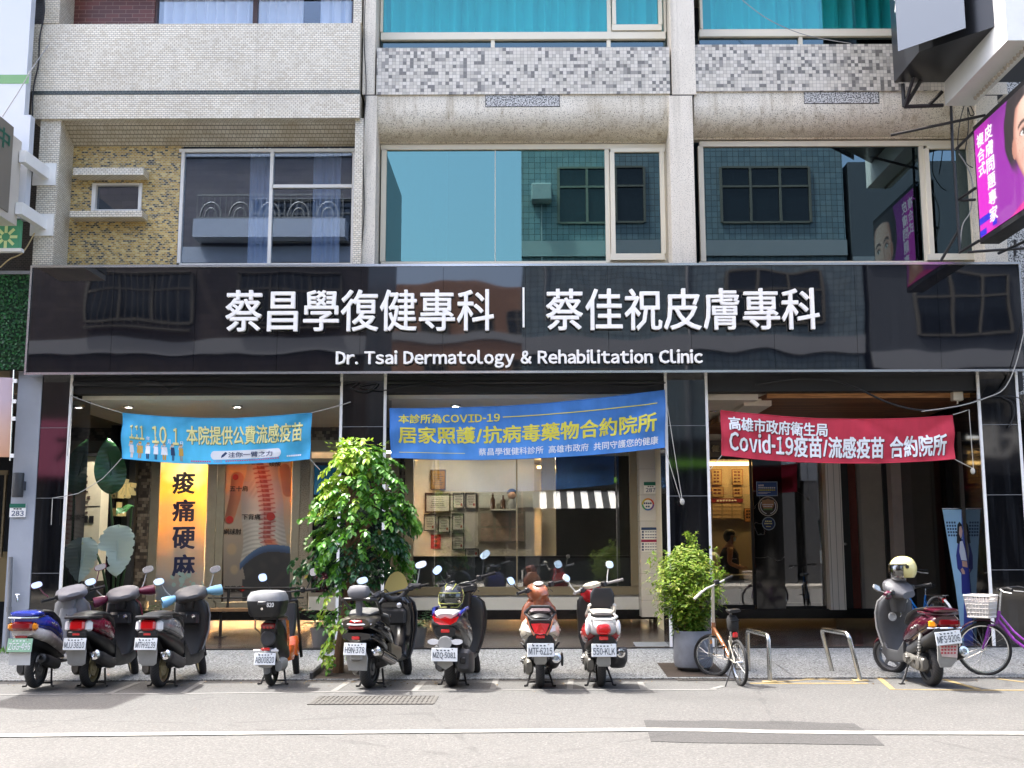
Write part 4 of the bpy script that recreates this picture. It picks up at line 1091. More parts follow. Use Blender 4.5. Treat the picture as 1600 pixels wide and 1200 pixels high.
cable('tangle of black cable on top of the second pillar', [(536, 600), (560, 596), (548, 606), (572, 612), (590, 598), (560, 604), (600, 610), (640, 603), (700, 606)], .009, None, 16.62)
cable('slack black cable along the beam over the middle bay', [(610, 604), (700, 600), (800, 606), (900, 600), (1000, 604), (1040, 598)], .01, None, 16.64)
cable('slack black cable along the beam over the left bay', [(120, 600), (200, 604), (240, 596), (262, 610), (250, 616), (300, 602), (420, 606), (530, 600)], .01, None, 16.64)

# ================================================================ signs that hang out over the street
us = T('projecting_sign', 'dark projecting sign with grey slanted faces and a white fin at top right', 'sign', (6.2, 15.5, 8.5))
zb, zt_ = W(1397, 129, 16.3)[1], 12.4
PA = (W(1397, 129, 16.3)[0], 16.3); PD = (W(1477, 129, 16.3)[0], 16.3); PB = G(1436, 81, zb); PC = G(1555, 41, zb)
fz = W(1477.5, 164.5, 16.3)[1]; FN = G(1578, 63, fz); FXL = W(1477.5, 164.5, 16.3)[0]; FXR = W(1523, 164, 16.3)[0]
sgrey = M('satin_black_sign', '#24262a', .3, .3)
sky_toned = M('sky_lit_sign_face', '#5a6068', .25, .2)
def prism(pl): return MB().loft([[(x, y, zb) for x, y in pl], [(x, y, zt_) for x, y in pl]])
prism([PA, PB, PC, PD]).build('left_panel_box', sgrey, us, world=True, smooth=False)
dx, dy = PC[0] - PB[0], PC[1] - PB[1]; L_ = math.hypot(dx, dy); ox, oy = dy / L_ * .01, -dx / L_ * .01
MB().loft([[(5.40 + ox, 15.28 + oy, zb + .03), (6.09 + ox, 14.55 + oy, zb + .03), (6.09 + ox * .1, 14.55 + oy * .1, zb + .03), (5.40 + ox * .1, 15.28 + oy * .1, zb + .03)], [(5.40 + ox, 15.28 + oy, zt_), (6.09 + ox, 14.55 + oy, zt_), (6.09 + ox * .1, 14.55 + oy * .1, zt_), (5.40 + ox * .1, 15.28 + oy * .1, zt_)]]).build('slanted_face', sky_toned, us, world=True, smooth=False)  # paler skin on the dark box; sky light put into its colour
prism([(FXR + .01, 16.3), (FXR + .01, PC[1]), (FXR + .74, PB[1]), (FXR + .74, 16.3)]).build('right_panel_box', sgrey, us, world=True, smooth=False)
MB().box(FXL, FXR, FN[1], 16.32, fz, zt_).build('white_fin', white_paint, us, world=True, smooth=False)
bulb_m = M('bulb', '#b0a79a', .4)
for k in range(18): MB().lathe([(.028, 0), (.028, .03), (.012, .05)], (FXR - .12, FN[1] + .1 + k * .105, fz), (0, 0, -1), 8).build('bulb', bulb_m, us, world=True)
for k in range(14): MB().lathe([(.028, 0), (.028, .03), (.012, .05)], (FXR - .06, FN[1], fz + .17 + k * .105), (0, -1, 0), 8).build('bulb', bulb_m, us, world=True)
text(MB(), '科', lambda u, v, w: (PA[0] - .006 - w, 16.1 - .55 * u, W(1410, 19, 15.85)[1] + .5 * v), .02).build('letters', white_pl, us, world=True, smooth=False)
mb = MB()
for pts in [[(PA[0] + x_ * .15 / .15, y_, fz + z_) for x_, y_, z_ in q_] for q_ in (((.15, 16.35, zb - fz), (.15, 16.35, 0)), ((.15, 16.35, 0), (.75, 16.35, .02)), ((.17, 16.35, .01), (.38, 16.2, zb - fz)), ((.16, 16.35, .01), (.23, 16.1, zb - fz)), ((.53, 16.35, .02), (.73, 16.3, .22)))]: mb.tube(pts, .03, 6)
mb.build('bracket', steel_dark, us, world=True)

ls = T('led_sign', 'bright magenta LED screen sign with white lettering and a face at the right edge', 'sign', (6.6, 15, 6.7))
YA, YN = 15.95, 13.6
XL, ZL0 = W(1531, 373, YA); ZL1 = W(1522, 207, YA)[1]
MB().box(XL, XL + .28, YN, YA, ZL0 - .08, ZL1 + .08).build('cabinet', steel_dark, ls, world=True, smooth=False)
def led(u, v, d=.0):   # u from the wall towards the street
    return (XL - .004 - d, YA - .05 - (YA - YN - .1) * u, ZL0 + (ZL1 - ZL0) * v)
def em(name, col, es=1.0): return M(name, (0.02, 0.02, 0.02), .4, emit=col, es=es)
ES = .21
mag = em('screen_magenta', '#d02abe', ES); whe = em('screen_white', '#f4e6f4', ES * 1.1); ble = em('screen_blue', '#2b22c8', ES)
def lp(pts, d): return MB().poly([led(u, v, d) for u, v in pts], (.0015, 0, 0))
lp([(0, 0), (1, 0), (1, 1), (0, 1)], .0).build('screen', mag, ls, world=True, smooth=False)
def led_pic(u, w):
    v = 1 - w; x, y = (u * 1.67 - 1.34) / 1.2 + 1.08, (v - .55) / 1.12 + .55                    # screen units: height 1
    c = mixt((208, 36, 190), (146, 34, 158), ss(.30, .46, u * 1.67 + .03 * wob(u, v)))
    c = mixt(c, (96, 18, 112), .5 * ss(.7, 1.0, y))
    fx, fy = 1.08, .56
    hair = eld(x, y, fx + .02, .68, .53, .46) + .02 * wob(u * 3, v * 2)
    if y > .34: c = mixt(c, (34, 26, 30), ss(1.02, .96, hair) * ss(.34, .5, y))
    st = .5 + .5 * math.sin((x * 60 + y * 35)); 
    if hair < 1 and y > .34: c = mixt(c, (74, 58, 58), .35 * st * ss(1.0, .9, hair))
    # neck and shoulders
    nk = abs(x - fx - .02) - (.20 + .35 * max(0, .16 - y) ** 1.0)
    if y < .36: c = mixt(c, mixt((196, 138, 118), (140, 88, 78), ss(.12, .34, y)), ss(.01, -.02, nk))
    col = y - (.11 - .06 * abs(x - fx) + .02 * math.sin(x * 9))
    c = mixt(c, (216, 30, 140), ss(.0, -.015, col))
    # face oval, narrower at the jaw
    jaw = .335 - .13 * ss(.55, .15, y)
    d = eld(x, y, fx, fy, jaw, .44)
    if d < 1.05:
        lit = ss(-.35, .30, x - fx + .1 * (y - .5))
        sk = mixt((206, 150, 130), (250, 216, 200), .35 + .65 * lit)
        sk = mixt(sk, (150, 92, 78), .65 * ss(.78, 1.02, d))
        sk = mixt(sk, (222, 150, 134), .5 * ss(1, .2, eld(x, y, fx - .17, .43, .13, .10)))
        sk = mixt(sk, (246, 206, 186), .6 * ss(1, .1, eld(x, y, fx - .05, .80, .2, .1)))
        for sg in (-1, 1):
            ex = fx + sg * .145; ey = .615
            sk = mixt(sk, (140, 88, 76), .55 * ss(1, .3, eld(x, y, ex, ey + .015, .095, .055)))
            wv = eld(x, y, ex, ey, .062, .024 - .012 * ((x - ex) / .062) ** 2)
            sk = mixt(sk, (232, 224, 220), ss(1.05, .85, wv))
            if wv < 1.1: sk = mixt(sk, (58, 44, 36), ss(1.0, .8, eld(x, y, ex + .004, ey + .003, .023, .024))); sk = mixt(sk, (250, 250, 250), ss(1, .4, eld(x, y, ex - .006, ey + .010, .006, .006)))
            ld = abs(y - (ey + .026 - 4.5 * (x - ex) ** 2)); 
            if abs(x - ex) < .075: sk = mixt(sk, (40, 26, 24), .9 * ss(.009, .002, ld))
            bd = abs(y - (ey + .085 - sg * .12 * (x - ex) - 3.2 * (x - ex - sg * .02) ** 2))
            if abs(x - ex) < .10: sk = mixt(sk, (52, 34, 30), .9 * ss(.019, .006, bd) * ss(.105, .08, abs(x - ex)))
        sk = mixt(sk, (150, 96, 80), .5 * ss(.03, .0, abs(x - (fx - .048 - .03 * ss(.62, .46, y)))) * ss(.66, .6, y) * ss(.44, .47, y))
        sk = mixt(sk, (250, 214, 196), .6 * ss(.02, .0, abs(x - fx + .005)) * ss(.45, .5, y) * ss(.66, .6, y))
        sk = mixt(sk, (118, 66, 58), .7 * ss(1, .4, eld(x, y, fx - .035, .445, .022, .012))); sk = mixt(sk, (118, 66, 58), .7 * ss(1, .4, eld(x, y, fx + .035, .445, .022, .012)))
        sk = mixt(sk, (176, 112, 94), .5 * ss(1.1, .8, eld(x, y, fx, .46, .075, .035)) * ss(.7, 1.0, eld(x, y, fx, .465, .075, .03)))
        lp_ = eld(x, y, fx, .335, .105, .036)
        sk = mixt(sk, (186, 84, 92), ss(1.05, .85, lp_)); 
        if lp_ < 1: sk = mixt(sk, (110, 44, 52), .9 * ss(.006, .001, abs(y - .337 - .05 * abs(x - fx) * (x - fx))))
        sk = mixt(sk, (150, 96, 82), .45 * ss(1, .3, eld(x, y, fx, .27, .07, .02)))
        fk = math.sin(x * 211.3 + math.sin(y * 173.7) * 3) * math.sin(y * 197.1 + math.sin(x * 151.9) * 3)
        if .38 < y < .62: sk = mixt(sk, (126, 72, 54), .5 * ss(.82, .97, fk))
        c = mixt(c, sk, ss(1.03, .98, d))
        hl_ = y - (.88 - .55 * (x - fx - .05) ** 2)
        c = mixt(c, (38, 28, 30), ss(.0, .02, hl_) * ss(1.03, .98, d))
    if eld(x, y, fx - .33, .54, .04, .08) < 1: c = mixt(c, (196, 136, 116), .9)
    return c
raster('screen_picture', ls, led_pic, 130, 90, lambda u, w: led(u, 1 - w, .003), ES)
lp([(0, .0), (.10, .0), (.10, .055), (0, .055)], .006).build('screen_block', ble, ls, world=True, smooth=False)
lp([(0, .11), (.19, .11), (.19, .17), (0, .17)], .006).build('screen_block', ble, ls, world=True, smooth=False)
lp([(.2, .03), (.26, .03), (.26, .08), (.2, .08)], .006).build('screen_block', ble, ls, world=True, smooth=False)
mb = MB()
for s_, u0, u1, va, vb in (('皮膚問題專家', .165, .285, .05, .94), ('複合式', .04, .15, .52, .93)):
    n = len(s_)
    for k, ch in enumerate(s_):
        t0 = vb - (vb - va) * k / n; t1 = vb - (vb - va) * (k + .9) / n
        text(mb, ch, lambda u, v, w: led(u0 + (u1 - u0) * u, t1 + (t0 - t1) * v, .01 + w), .02)
mb.build('screen_letters', whe, ls, world=True, smooth=False)
mb = MB()
for pts in ((P3(1486, 165, 16.35), P3(1489, 255, 16.35)), (P3(1491, 255, 16.3), P3(1500, 396, 16.3)), (P3(1392, 211, 16.7), P3(1540, 180, 15.95)), (P3(1494, 233, 16.3), P3(1524, 203, 15.95)), (P3(1498, 312, 16.3), P3(1524, 294, 15.95)), (P3(1499, 313, 16.4), P3(1524, 312, 16.4)), (P3(1500, 394, 16.3), P3(1530, 376, 15.95)), (P3(1512, 394, 16.4), P3(1600, 388, 16.3)), (P3(1500, 356, 16.3), P3(1470, 408, 16.5)), (P3(1586, 375, 16.6), P3(1586, 400, 16.6)), (P3(1560, 396, 16.5), P3(1604, 376, 15.9))): mb.tube(pts, .022, 6)
mb.build('bracket', steel_dark, ls, world=True)
cable('grey cable hanging behind the magenta LED sign', [(1498, 240), (1512, 262), (1520, 290), (1516, 330), (1504, 352), (1500, 390)], .009, grey_cable, 16.45)
cable('black cable loop on the terrazzo wall below the projecting sign', [(1508, 160), (1500, 190), (1497, 230), (1510, 255), (1520, 262)], .008, None, 16.6)
cable('second black cable loop below the white sign fin', [(1516, 165), (1522, 178), (1516, 180), (1512, 168), (1513, 200), (1508, 235)], .008, None, 16.6)

lsn = T('projecting_sign', 'grey projecting box sign with green lettering on white brackets at the left edge', 'sign', (-7.4, 15.2, 6.8))
xr_ = W(30, 290, 16.0)[0]; yp_ = xr_ / W(16, 255, 1.0)[0]
bz0, bz1 = W(24, 353, 16.0)[1], W(32, 222, 16.0)[1]; pz0, pz1 = W(13, 332, yp_)[1], W(19, 199, yp_)[1]
MB().box(xr_ - .8, xr_, 13.2, 16.0, bz0, bz1).build('box', M('beige_metal', '#cbc5ba', .45, .2), lsn, world=True, smooth=False)
MB().box(xr_, xr_ + .02, 13.2, yp_, pz0, pz1).build('face_panel', M('gunmetal_panel', '#7a746a', .4, .1), lsn, world=True, smooth=False)
text(MB(), '中', lambda u, v, w: (xr_ + .025 + w, yp_ - .5 + .4 * u, pz1 - .42 + .3 * v), .02).build('letters', M('green_letter', '#0d5a48', .5), lsn, world=True, smooth=False)
for (a_, b_) in (((30, 244), (67, 271)), ((24, 325), (63, 350))):
    mb = MB()
    A, B_ = Vector(P3(*a_, 15.9)), Vector(P3(*b_, 16.58))
    mb.loft([[A + Vector((0, 0, .09)), A + Vector((.1, 0, .09)), A + Vector((.1, 0, -.09)), A + Vector((0, 0, -.09))], [B_ + Vector((0, 0, .09)), B_ + Vector((.1, 0, .09)), B_ + Vector((.1, 0, -.09)), B_ + Vector((0, 0, -.09))]])
    o_ = mb.build('bracket_arm', white_paint, lsn, world=True, smooth=False)
    y0_ = b_[1]
    pl_ = MB().rp(b_[0] - 16, y0_ - 16, b_[0] + 20, y0_ + 18, 16.57, 16.6).build('wall_plate', white_paint, o_, smooth=False); pl_.location = -Vector(lsn.location)
wb_ = T('billboard', 'tall white panel sign with a green stripe at the far left', 'sign', (-8.2, 16.4, 8))
YW = 16.2
MB().rp(-200, -80, 46, 180, YW, YW + .15).rp(-200, 180, 43, 342, YW + .001, YW + .15).build('panel', M('white_panel', '#c3c8ce', .4), wb_, world=True, smooth=False)
MB().rp(-200, 117, 45, 131, YW - .004, YW).build('stripe', M('sage_stripe', '#6f9a6a', .5), wb_, world=True, smooth=False)
gp = T('hanging_sign', 'small green panel with a pale starburst below the white panel', 'sign', (-8.1, 16.4, 6))
MB().rp(-200, 344, 31, 388, YW - .03, YW + .05).build('panel', M('green_panel', '#4f9a74', .5), gp, world=True, smooth=False)
MB().rp(-200, 388, 33, 393, YW - .04, YW + .06).build('rim', white_paint, gp, world=True, smooth=False)
mb = MB()
cx_, cz_ = W(9, 370, YW - .035)
for k in range(8):
    a = k * PI / 4
    mb.box(.06, .17, -.004, .0, -.022, .022, Matrix.Translation((cx_, YW - .032, cz_)) @ Matrix.Rotation(a, 4, 'Y'))
mb.build('starburst', M('pale_green', '#cfe0a0', .5), gp, world=True, smooth=False)

# artificial hedge panel above the neighbour's lintel
hd = T('hedge_panel', 'panel of dark green artificial hedge left of the black signboard', 'hedge', (-8.2, 16.6, 4.6))
x0, zt2 = W(46, 428, 16.5); _, zb2 = W(46, 576, 16.5)
MB().box(-11, x0, 16.55, 16.7, zb2, zt2).build('backing', M('hedge_back', '#10301a', .9), hd, world=True)
mb = MB()
for k in range(2600):
    c_ = Vector((random.uniform(-9.0, x0), 16.54 + random.uniform(-.03, 0), random.uniform(zb2, zt2)))
    a = random.random() * 6.28; s_ = random.uniform(.015, .03)
    u_ = Vector((math.cos(a), random.uniform(-.7, .7), math.sin(a))) * s_; w_ = Vector((-math.sin(a), random.uniform(-.7, .7), math.cos(a))) * s_ * .7
    mb.add([c_ - u_, c_ + w_, c_ + u_, c_ - w_], [(0, 1, 2, 3)])
mb.build('leaves', leafmat('hedge_leaf', [(0, '#14401f'), (.5, '#1d5a2b'), (1, '#2f7a3c')], .5), hd, world=True, smooth=False)
MB().box(-11, x0 + .02, 16.5, 16.7, zt2, zt2 + .05).build('rail', grey_pl, hd, world=True)

# flag banner at far left
fb = T('flag_banner', 'faded pink and orange flag banner on a pole at the far left', 'flag', (-8.0, 16.3, 3.4))
m_, nt, b_ = newmat('pink_orange_cloth')
tc = nd(nt, 'ShaderNodeTexCoord'); s3 = nd(nt, 'ShaderNodeSeparateXYZ', {0: tc.outputs['Object']})
nt.links.new(ramp(nt, ma(nt, 'MULTIPLY_ADD', s3.outputs[2], .8, .5), [(.05, lin('#d49a72')), (.45, lin('#d7b09c')), (.8, lin('#c9b3bb'))]), b_.inputs['Base Color']); b_.inputs['Roughness'].default_value = .8
xa_, za_ = W(19, 590, 16.3); xb_, zb_ = W(14, 714, 16.3)
MB().grid(lambda u, v: (xa_ - .9 + .9 * u + (xb_ - xa_) * (1 - v), 16.3 + .02 * math.sin(u * 14), zb_ + (za_ - zb_) * v), 24, 8).build('cloth', m_, fb, world=True)
mb = MB().tube([P3(22, 578, 16.3), P3(16, 720, 16.3)], .012, 8)
mb.build('pole', chrome, fb, world=True)
mb = MB()
for y_ in (595, 627, 654, 712): mb.rp(15 + (714 - y_) * .04, y_ - 3, 21 + (714 - y_) * .04, y_ + 3, 16.28, 16.31)
mb.build('clips', white_pl, fb, world=True)

# ---- small fittings
def marks(mb, a, b, c, d, Y, n, t=.002):
    w = (c - a) / n
    for k in range(n): mb.rp(a + k * w, b + random.uniform(0, .1) * (d - b), a + k * w + w * .72, d - random.uniform(0, .15) * (d - b), Y, Y + t)
    return mb
def plate(label, num, r, Y, grp='green topped house number plates'):
    a, b_, c_, d_ = r
    t = T('house_number', label, 'number plate', P3((a + c_) / 2, d_, Y), group=grp)
    MB().rp(a, b_, c_, d_, Y - .012, Y).build('plate', white_pl, t, world=True, smooth=False)
    MB().rp(a, b_, c_, b_ + (d_ - b_) * .3, Y - .016, Y - .012).build('green_top', M('green_enamel', '#1d6b57', .4), t, world=True, smooth=False)
    mb = MB(); textp(mb, num, a + 3, b_ + (d_ - b_) * .52, c_ - 3, d_ - 2, Y - .014, .015); mb.build('digits', ink_bl, t, world=True, smooth=False)
    mb = marks(MB(), a + 6, b_ + (d_ - b_) * .34, c_ - 5, b_ + (d_ - b_) * .44, Y - .014, 3); mb.build('small_text', dkgrey_pl, t, world=True, smooth=False)
plate('house number 283 plate on the blue grey pillar', '283', (15, 787, 40, 808), 16.66)
plate('house number 287 plate on the white tiled column', '287', (1006, 753, 1027, 771), YG - .56)
wl = T('wall_lamp', 'black up and down wall lamp on the blue grey pillar', 'wall lamp', P3(27, 775, 16.6))
MB().lathe([(.0, 0), (.075, 0), (.08, .02), (.08, .34), (.075, .36), (.05, .36), (.05, .3)], P3(27, 777, 16.56), seg=20).build('body', dkgrey_pl, wl, world=True)
MB().rp(32, 752, 37, 766, 16.6, 16.68).build('bracket', dkgrey_pl, wl, world=True)
dp = T('drain_pipe', 'thin grey drain pipe running down the blue grey pillar', 'pipe', P3(13, 1040, 16.62))
MB().tube([P3(17, 870, 16.62), P3(14, 960, 16.62), P3(9, 1046, 16.62)], .03, 10).build('pipe', grey_pl, dp, world=True)
MB().tube([P3(14.4, 948, 16.62), P3(14, 956, 16.62)], .037, 10).build('joint', grey_pl, dp, world=True)
tap = T('wall_tap', 'small chrome tap on the blue grey pillar behind the blue scooter', 'tap', P3(27, 938, 16.62))
MB().tube([P3(27, 930, 16.66), P3(27, 930, 16.6), P3(27, 935, 16.57), P3(27, 940, 16.57)], .014, 8).tube([P3(24, 929, 16.6), P3(31, 929, 16.6)], .01, 6).build('body', chrome, tap, world=True)
rt = T('router_box', 'small cream junction box at the right end of the wooden ceiling', 'junction box', P3(1496, 626, 16.9))
MB().rbox(*[W(1488, 618, 16.9)[0], W(1504, 618, 16.9)[0]], 16.86, 16.99, W(1496, 626, 16.9)[1], W(1496, 610, 16.9)[1], .01).build('case', cream_frame, rt, world=True)
MB().tube([P3(1496, 626, 16.9), P3(1496, 631, 16.9)], .012, 6).build('cable_gland', cream_frame, rt, world=True)
stk = T('round_sticker', 'round white sticker with a rainbow ring on the tiled column', 'sticker', P3(1013, 789, YG - .56))
cxs, czs = W(1012.5, 788, YG - .57)
MB().lathe([(.1, 0), (.1, .004)], (cxs, YG - .555, czs), (0, -1, 0), 24).build('disc', white_pl, stk, world=True)
for k, h_ in enumerate(('#c8402a', '#d98b25', '#c9b53a', '#3f9a5a', '#3a6fb0', '#6a3f90')):
    mb = MB()
    for j in range(4):
        a = (k * 4 + j) * PI / 12; b2_ = a + PI / 12
        mb.poly([(cxs + r_ * math.cos(t_), YG - .563, czs + r_ * math.sin(t_)) for r_, t_ in ((.085, a), (.115, a), (.115, b2_), (.085, b2_))], (0, .004, 0))
    mb.build('ring_segment', M('ring_ink', h_, .5), stk, world=True, smooth=False)
mb = marks(marks(MB(), 1006, 785, 1019, 788, YG - .564, 4), 1009, 790, 1016, 793, YG - .564, 2); mb.build('letters', ink_bl, stk, world=True, smooth=False)
hrs = T('opening_hours_board', 'white opening hours board with a blue and a red header on the tiled column', 'notice', P3(1014, 862, YG - .56))
MB().rp(1002, 824, 1028, 862, YG - .565, YG - .555).build('board', white_pl, hrs, world=True, smooth=False)
MB().rp(1002, 824, 1028, 828, YG - .57, YG - .565).build('header', ink_bl, hrs, world=True, smooth=False)
MB().rp(1002, 843, 1028, 847, YG - .57, YG - .565).build('header', M('crimson_ink', '#a3284e', .5), hrs, world=True, smooth=False)
mb = MB()
for j, y_ in enumerate((829.5, 834, 838.5, 848.5, 853, 857.5)):
    mb.rp(1003, y_, 1006, y_ + 3, YG - .568, YG - .566)
    marks(mb, 1008, y_ + .8, 1027, y_ + 2.2, YG - .568, 5)
mb.build('print', ink_bl, hrs, world=True, smooth=False)
# stickers on the marble pier
YM = YG - .065
s1 = T('clinic_sticker', 'blue rectangular notice on the black marble pier', 'sticker', P3(1198, 775, YM))
MB().rp(1182, 752.5, 1215, 775, YM - .008, YM - .002).build('panel', M('notice_edge', '#a9c2d6', .5), s1, world=True, smooth=False)
MB().rp(1183, 753.5, 1214, 774, YM - .012, YM - .008).build('face', M('notice_blue', '#234f8f', .4), s1, world=True, smooth=False)
mb = marks(marks(MB(), 1185, 757, 1194, 760, YM - .014, 3), 1185, 761, 1212, 763.4, YM - .014, 9); mb.rp(1185, 769, 1204, 769.6, YM - .014, YM - .012); mb.rp(1185, 771, 1199, 771.6, YM - .014, YM - .012); mb.build('letters', whi, s1, world=True, smooth=False)
mb = marks(MB(), 1185, 764.6, 1212, 767.0, YM - .014, 9); mb.build('letters', yel2, s1, world=True, smooth=False)
def disc(mb, px, py, r, Y, t=.004, n=28):
    x, z = W(px, py, Y); return mb.lathe([(r, 0), (r, t)], (x, Y, z), (0, -1, 0), n)
s2 = T('clinic_sticker', 'round shield badge with laurel wreath on the black marble pier', 'sticker', P3(1200, 805, YM))
disc(MB(), 1200, 791, .185, YM - .001).build('disc', M('badge_cream', '#cfc7b4', .5), s2, world=True)
disc(MB(), 1200, 791, .17, YM - .006).build('ring', M('badge_dark', '#3a342c', .5), s2, world=True)
mb = MB().pp([(1190.5, 782), (1196, 781), (1200, 779), (1204, 781), (1209.5, 782), (1209, 791), (1205, 797), (1195, 797), (1191, 791)], YM - .014); mb.build('shield', M('badge_copper', '#b0835a', .4), s2, world=True, smooth=False)
mb = MB()
for k in range(9):
    for sgn in (-1, 1):
        a = -PI / 2 + sgn * (.35 + k * .21); x, z = W(1200, 791, YM)
        c_ = Vector((x + .143 * math.cos(a), YM - .014, z + .143 * math.sin(a)))
        t_ = Vector((-math.sin(a), 0, math.cos(a))) * .022; n_ = Vector((math.cos(a), 0, math.sin(a))) * .010
        mb.poly([c_ - t_, c_ + n_, c_ + t_, c_ - n_], (0, .003, 0))
mb.build('laurel', whi, s2, world=True, smooth=False)
mb = marks(marks(MB(), 1191.5, 787.5, 1208.5, 789.3, YM - .018, 8), 1193, 790.5, 1207, 792.3, YM - .018, 6); mb.build('letters', whi, s2, world=True, smooth=False)
MB().rp(1193, 794.5, 1207, 797, YM - .019, YM - .015).build('ribbon', M('ribbon_green', '#5d8a4a', .5), s2, world=True, smooth=False)
s3_ = T('clinic_sticker', 'small round blue sticker below the shield badge', 'sticker', P3(1201, 828, YM))
disc(MB(), 1201, 818, .125, YM - .001).build('disc', M('sticker_rim', '#9fb3c4', .5), s3_, world=True)
disc(MB(), 1201, 818, .112, YM - .006).build('face', M('sticker_navy', '#1f3a66', .5), s3_, world=True)
mb = marks(marks(marks(MB(), 1195.5, 813.5, 1206.5, 815.6, YM - .013, 4), 1194.5, 817, 1207, 819, YM - .013, 6), 1197, 822, 1205, 823.4, YM - .013, 4); mb.build('letters', yel, s3_, world=True, smooth=False)
# camera on the right, white board, small things in the entrance
cc = T('security_camera', 'small white security camera on the dark entrance wall', 'camera', P3(1487, 758, 20.6))
MB().lathe([(.0, 0), (.05, 0), (.06, .02), (.06, .26), (.04, .27)], P3(1500, 755, 20.8), (-.95, -.2, -.15), 14).build('body', white_paint, cc, world=True)
MB().tube([P3(1482, 750, 20.9), P3(1484, 757, 20.7)], .015, 6).build('mount', white_paint, cc, world=True)
gb = T('leaning_board', 'pale grey board leaning in the entrance behind the standing banner', 'board', P3(1480, 905, 20.5))
MB().pp([(1483, 757), (1500, 757), (1502, 908), (1466, 908)], 20.9, .03).build('board', M('pale_board', '#9c9a96', .6), gb, world=True, smooth=False)

# ================================================================ posters on the glass of the left bay
YP = YG - .05
def poster(label, a, b_, c_, d_, stops, vs):
    t = T('window_poster', label, 'poster', P3((a + c_) / 2, d_, YP))
    m, nt, b = newmat('poster_print')
    tc = nd(nt, 'ShaderNodeTexCoord'); s = nd(nt, 'ShaderNodeSeparateXYZ', {0: tc.outputs['Object']})
    n1 = nd(nt, 'ShaderNodeTexNoise', {'Vector': tc.outputs['Object'], 'Scale': vs, 'Detail': 2.0})
    h = W(820, b_, YP)[1] - W(820, d_, YP)[1]
    f = ma(nt, 'ADD', ma(nt, 'DIVIDE', s.outputs[2], h), ma(nt, 'MULTIPLY', ma(nt, 'SUBTRACT', n1.outputs[0], .5), .7))
    c = ramp(nt, f, [(p, lin(q_)) for p, q_ in stops])
    vo = nd(nt, 'ShaderNodeTexVoronoi', {'Vector': tc.outputs['Object'], 'Scale': 3.3})
    c = mixc(nt, ramp(nt, vo.outputs['Distance'], [(.0, (.3, .3, .3)), (.25, (0, 0, 0))]), c, lin('#f4dca8'))
    nt.links.new(c, b.inputs['Base Color']); b.inputs['Roughness'].default_value = .4
    tl = nd(nt, 'ShaderNodeBsdfTranslucent', {0: c}); mx = nd(nt, 'ShaderNodeMixShader', {0: .5, 1: b.outputs[0], 2: tl.outputs[0]}); nt.links.new(mx.outputs[0], nt.nodes['Material Output'].inputs[0])
    MB().rp(a, b_, c_, d_, YP, YP + .004).build('print', m, t, world=True, smooth=False)
    return t
p1 = poster('narrow orange poster with four large dark blue characters', 247, 721, 321, 938, [(0, '#8f98a6'), (.22, '#a8a6a6'), (.45, '#c2ad94'), (.65, '#d6b888'), (.82, '#dcc678'), (1, '#e8e8d8')], 1.6)
navy = M('navy_print', '#1c2c56', .4)
mb = MB()
for k, ch in enumerate('痠痛硬麻'):
    textp(mb, ch, 269, 737 + 43 * k, 305, 772 + 43 * k, YP - .003, .035)
mb.build('characters', navy, p1, world=True, smooth=False)
mb = MB()
for k in range(34):
    disc(mb, random.uniform(268, 318), random.uniform(895, 936), random.uniform(.01, .045), YP - .002 - .0002 * k, .0002, 12)
mb.build('bubbles', M('bubble_print', '#8fb3b8', .4), p1, world=True)
p2 = poster('wide poster of an aching back in a white shirt with a red spine', 349, 719, 454, 940, [(0, '#4a4038'), (.3, '#5d5148'), (.55, '#8a6340'), (.8, '#b98543'), (1, '#c79a52')], 1.4)
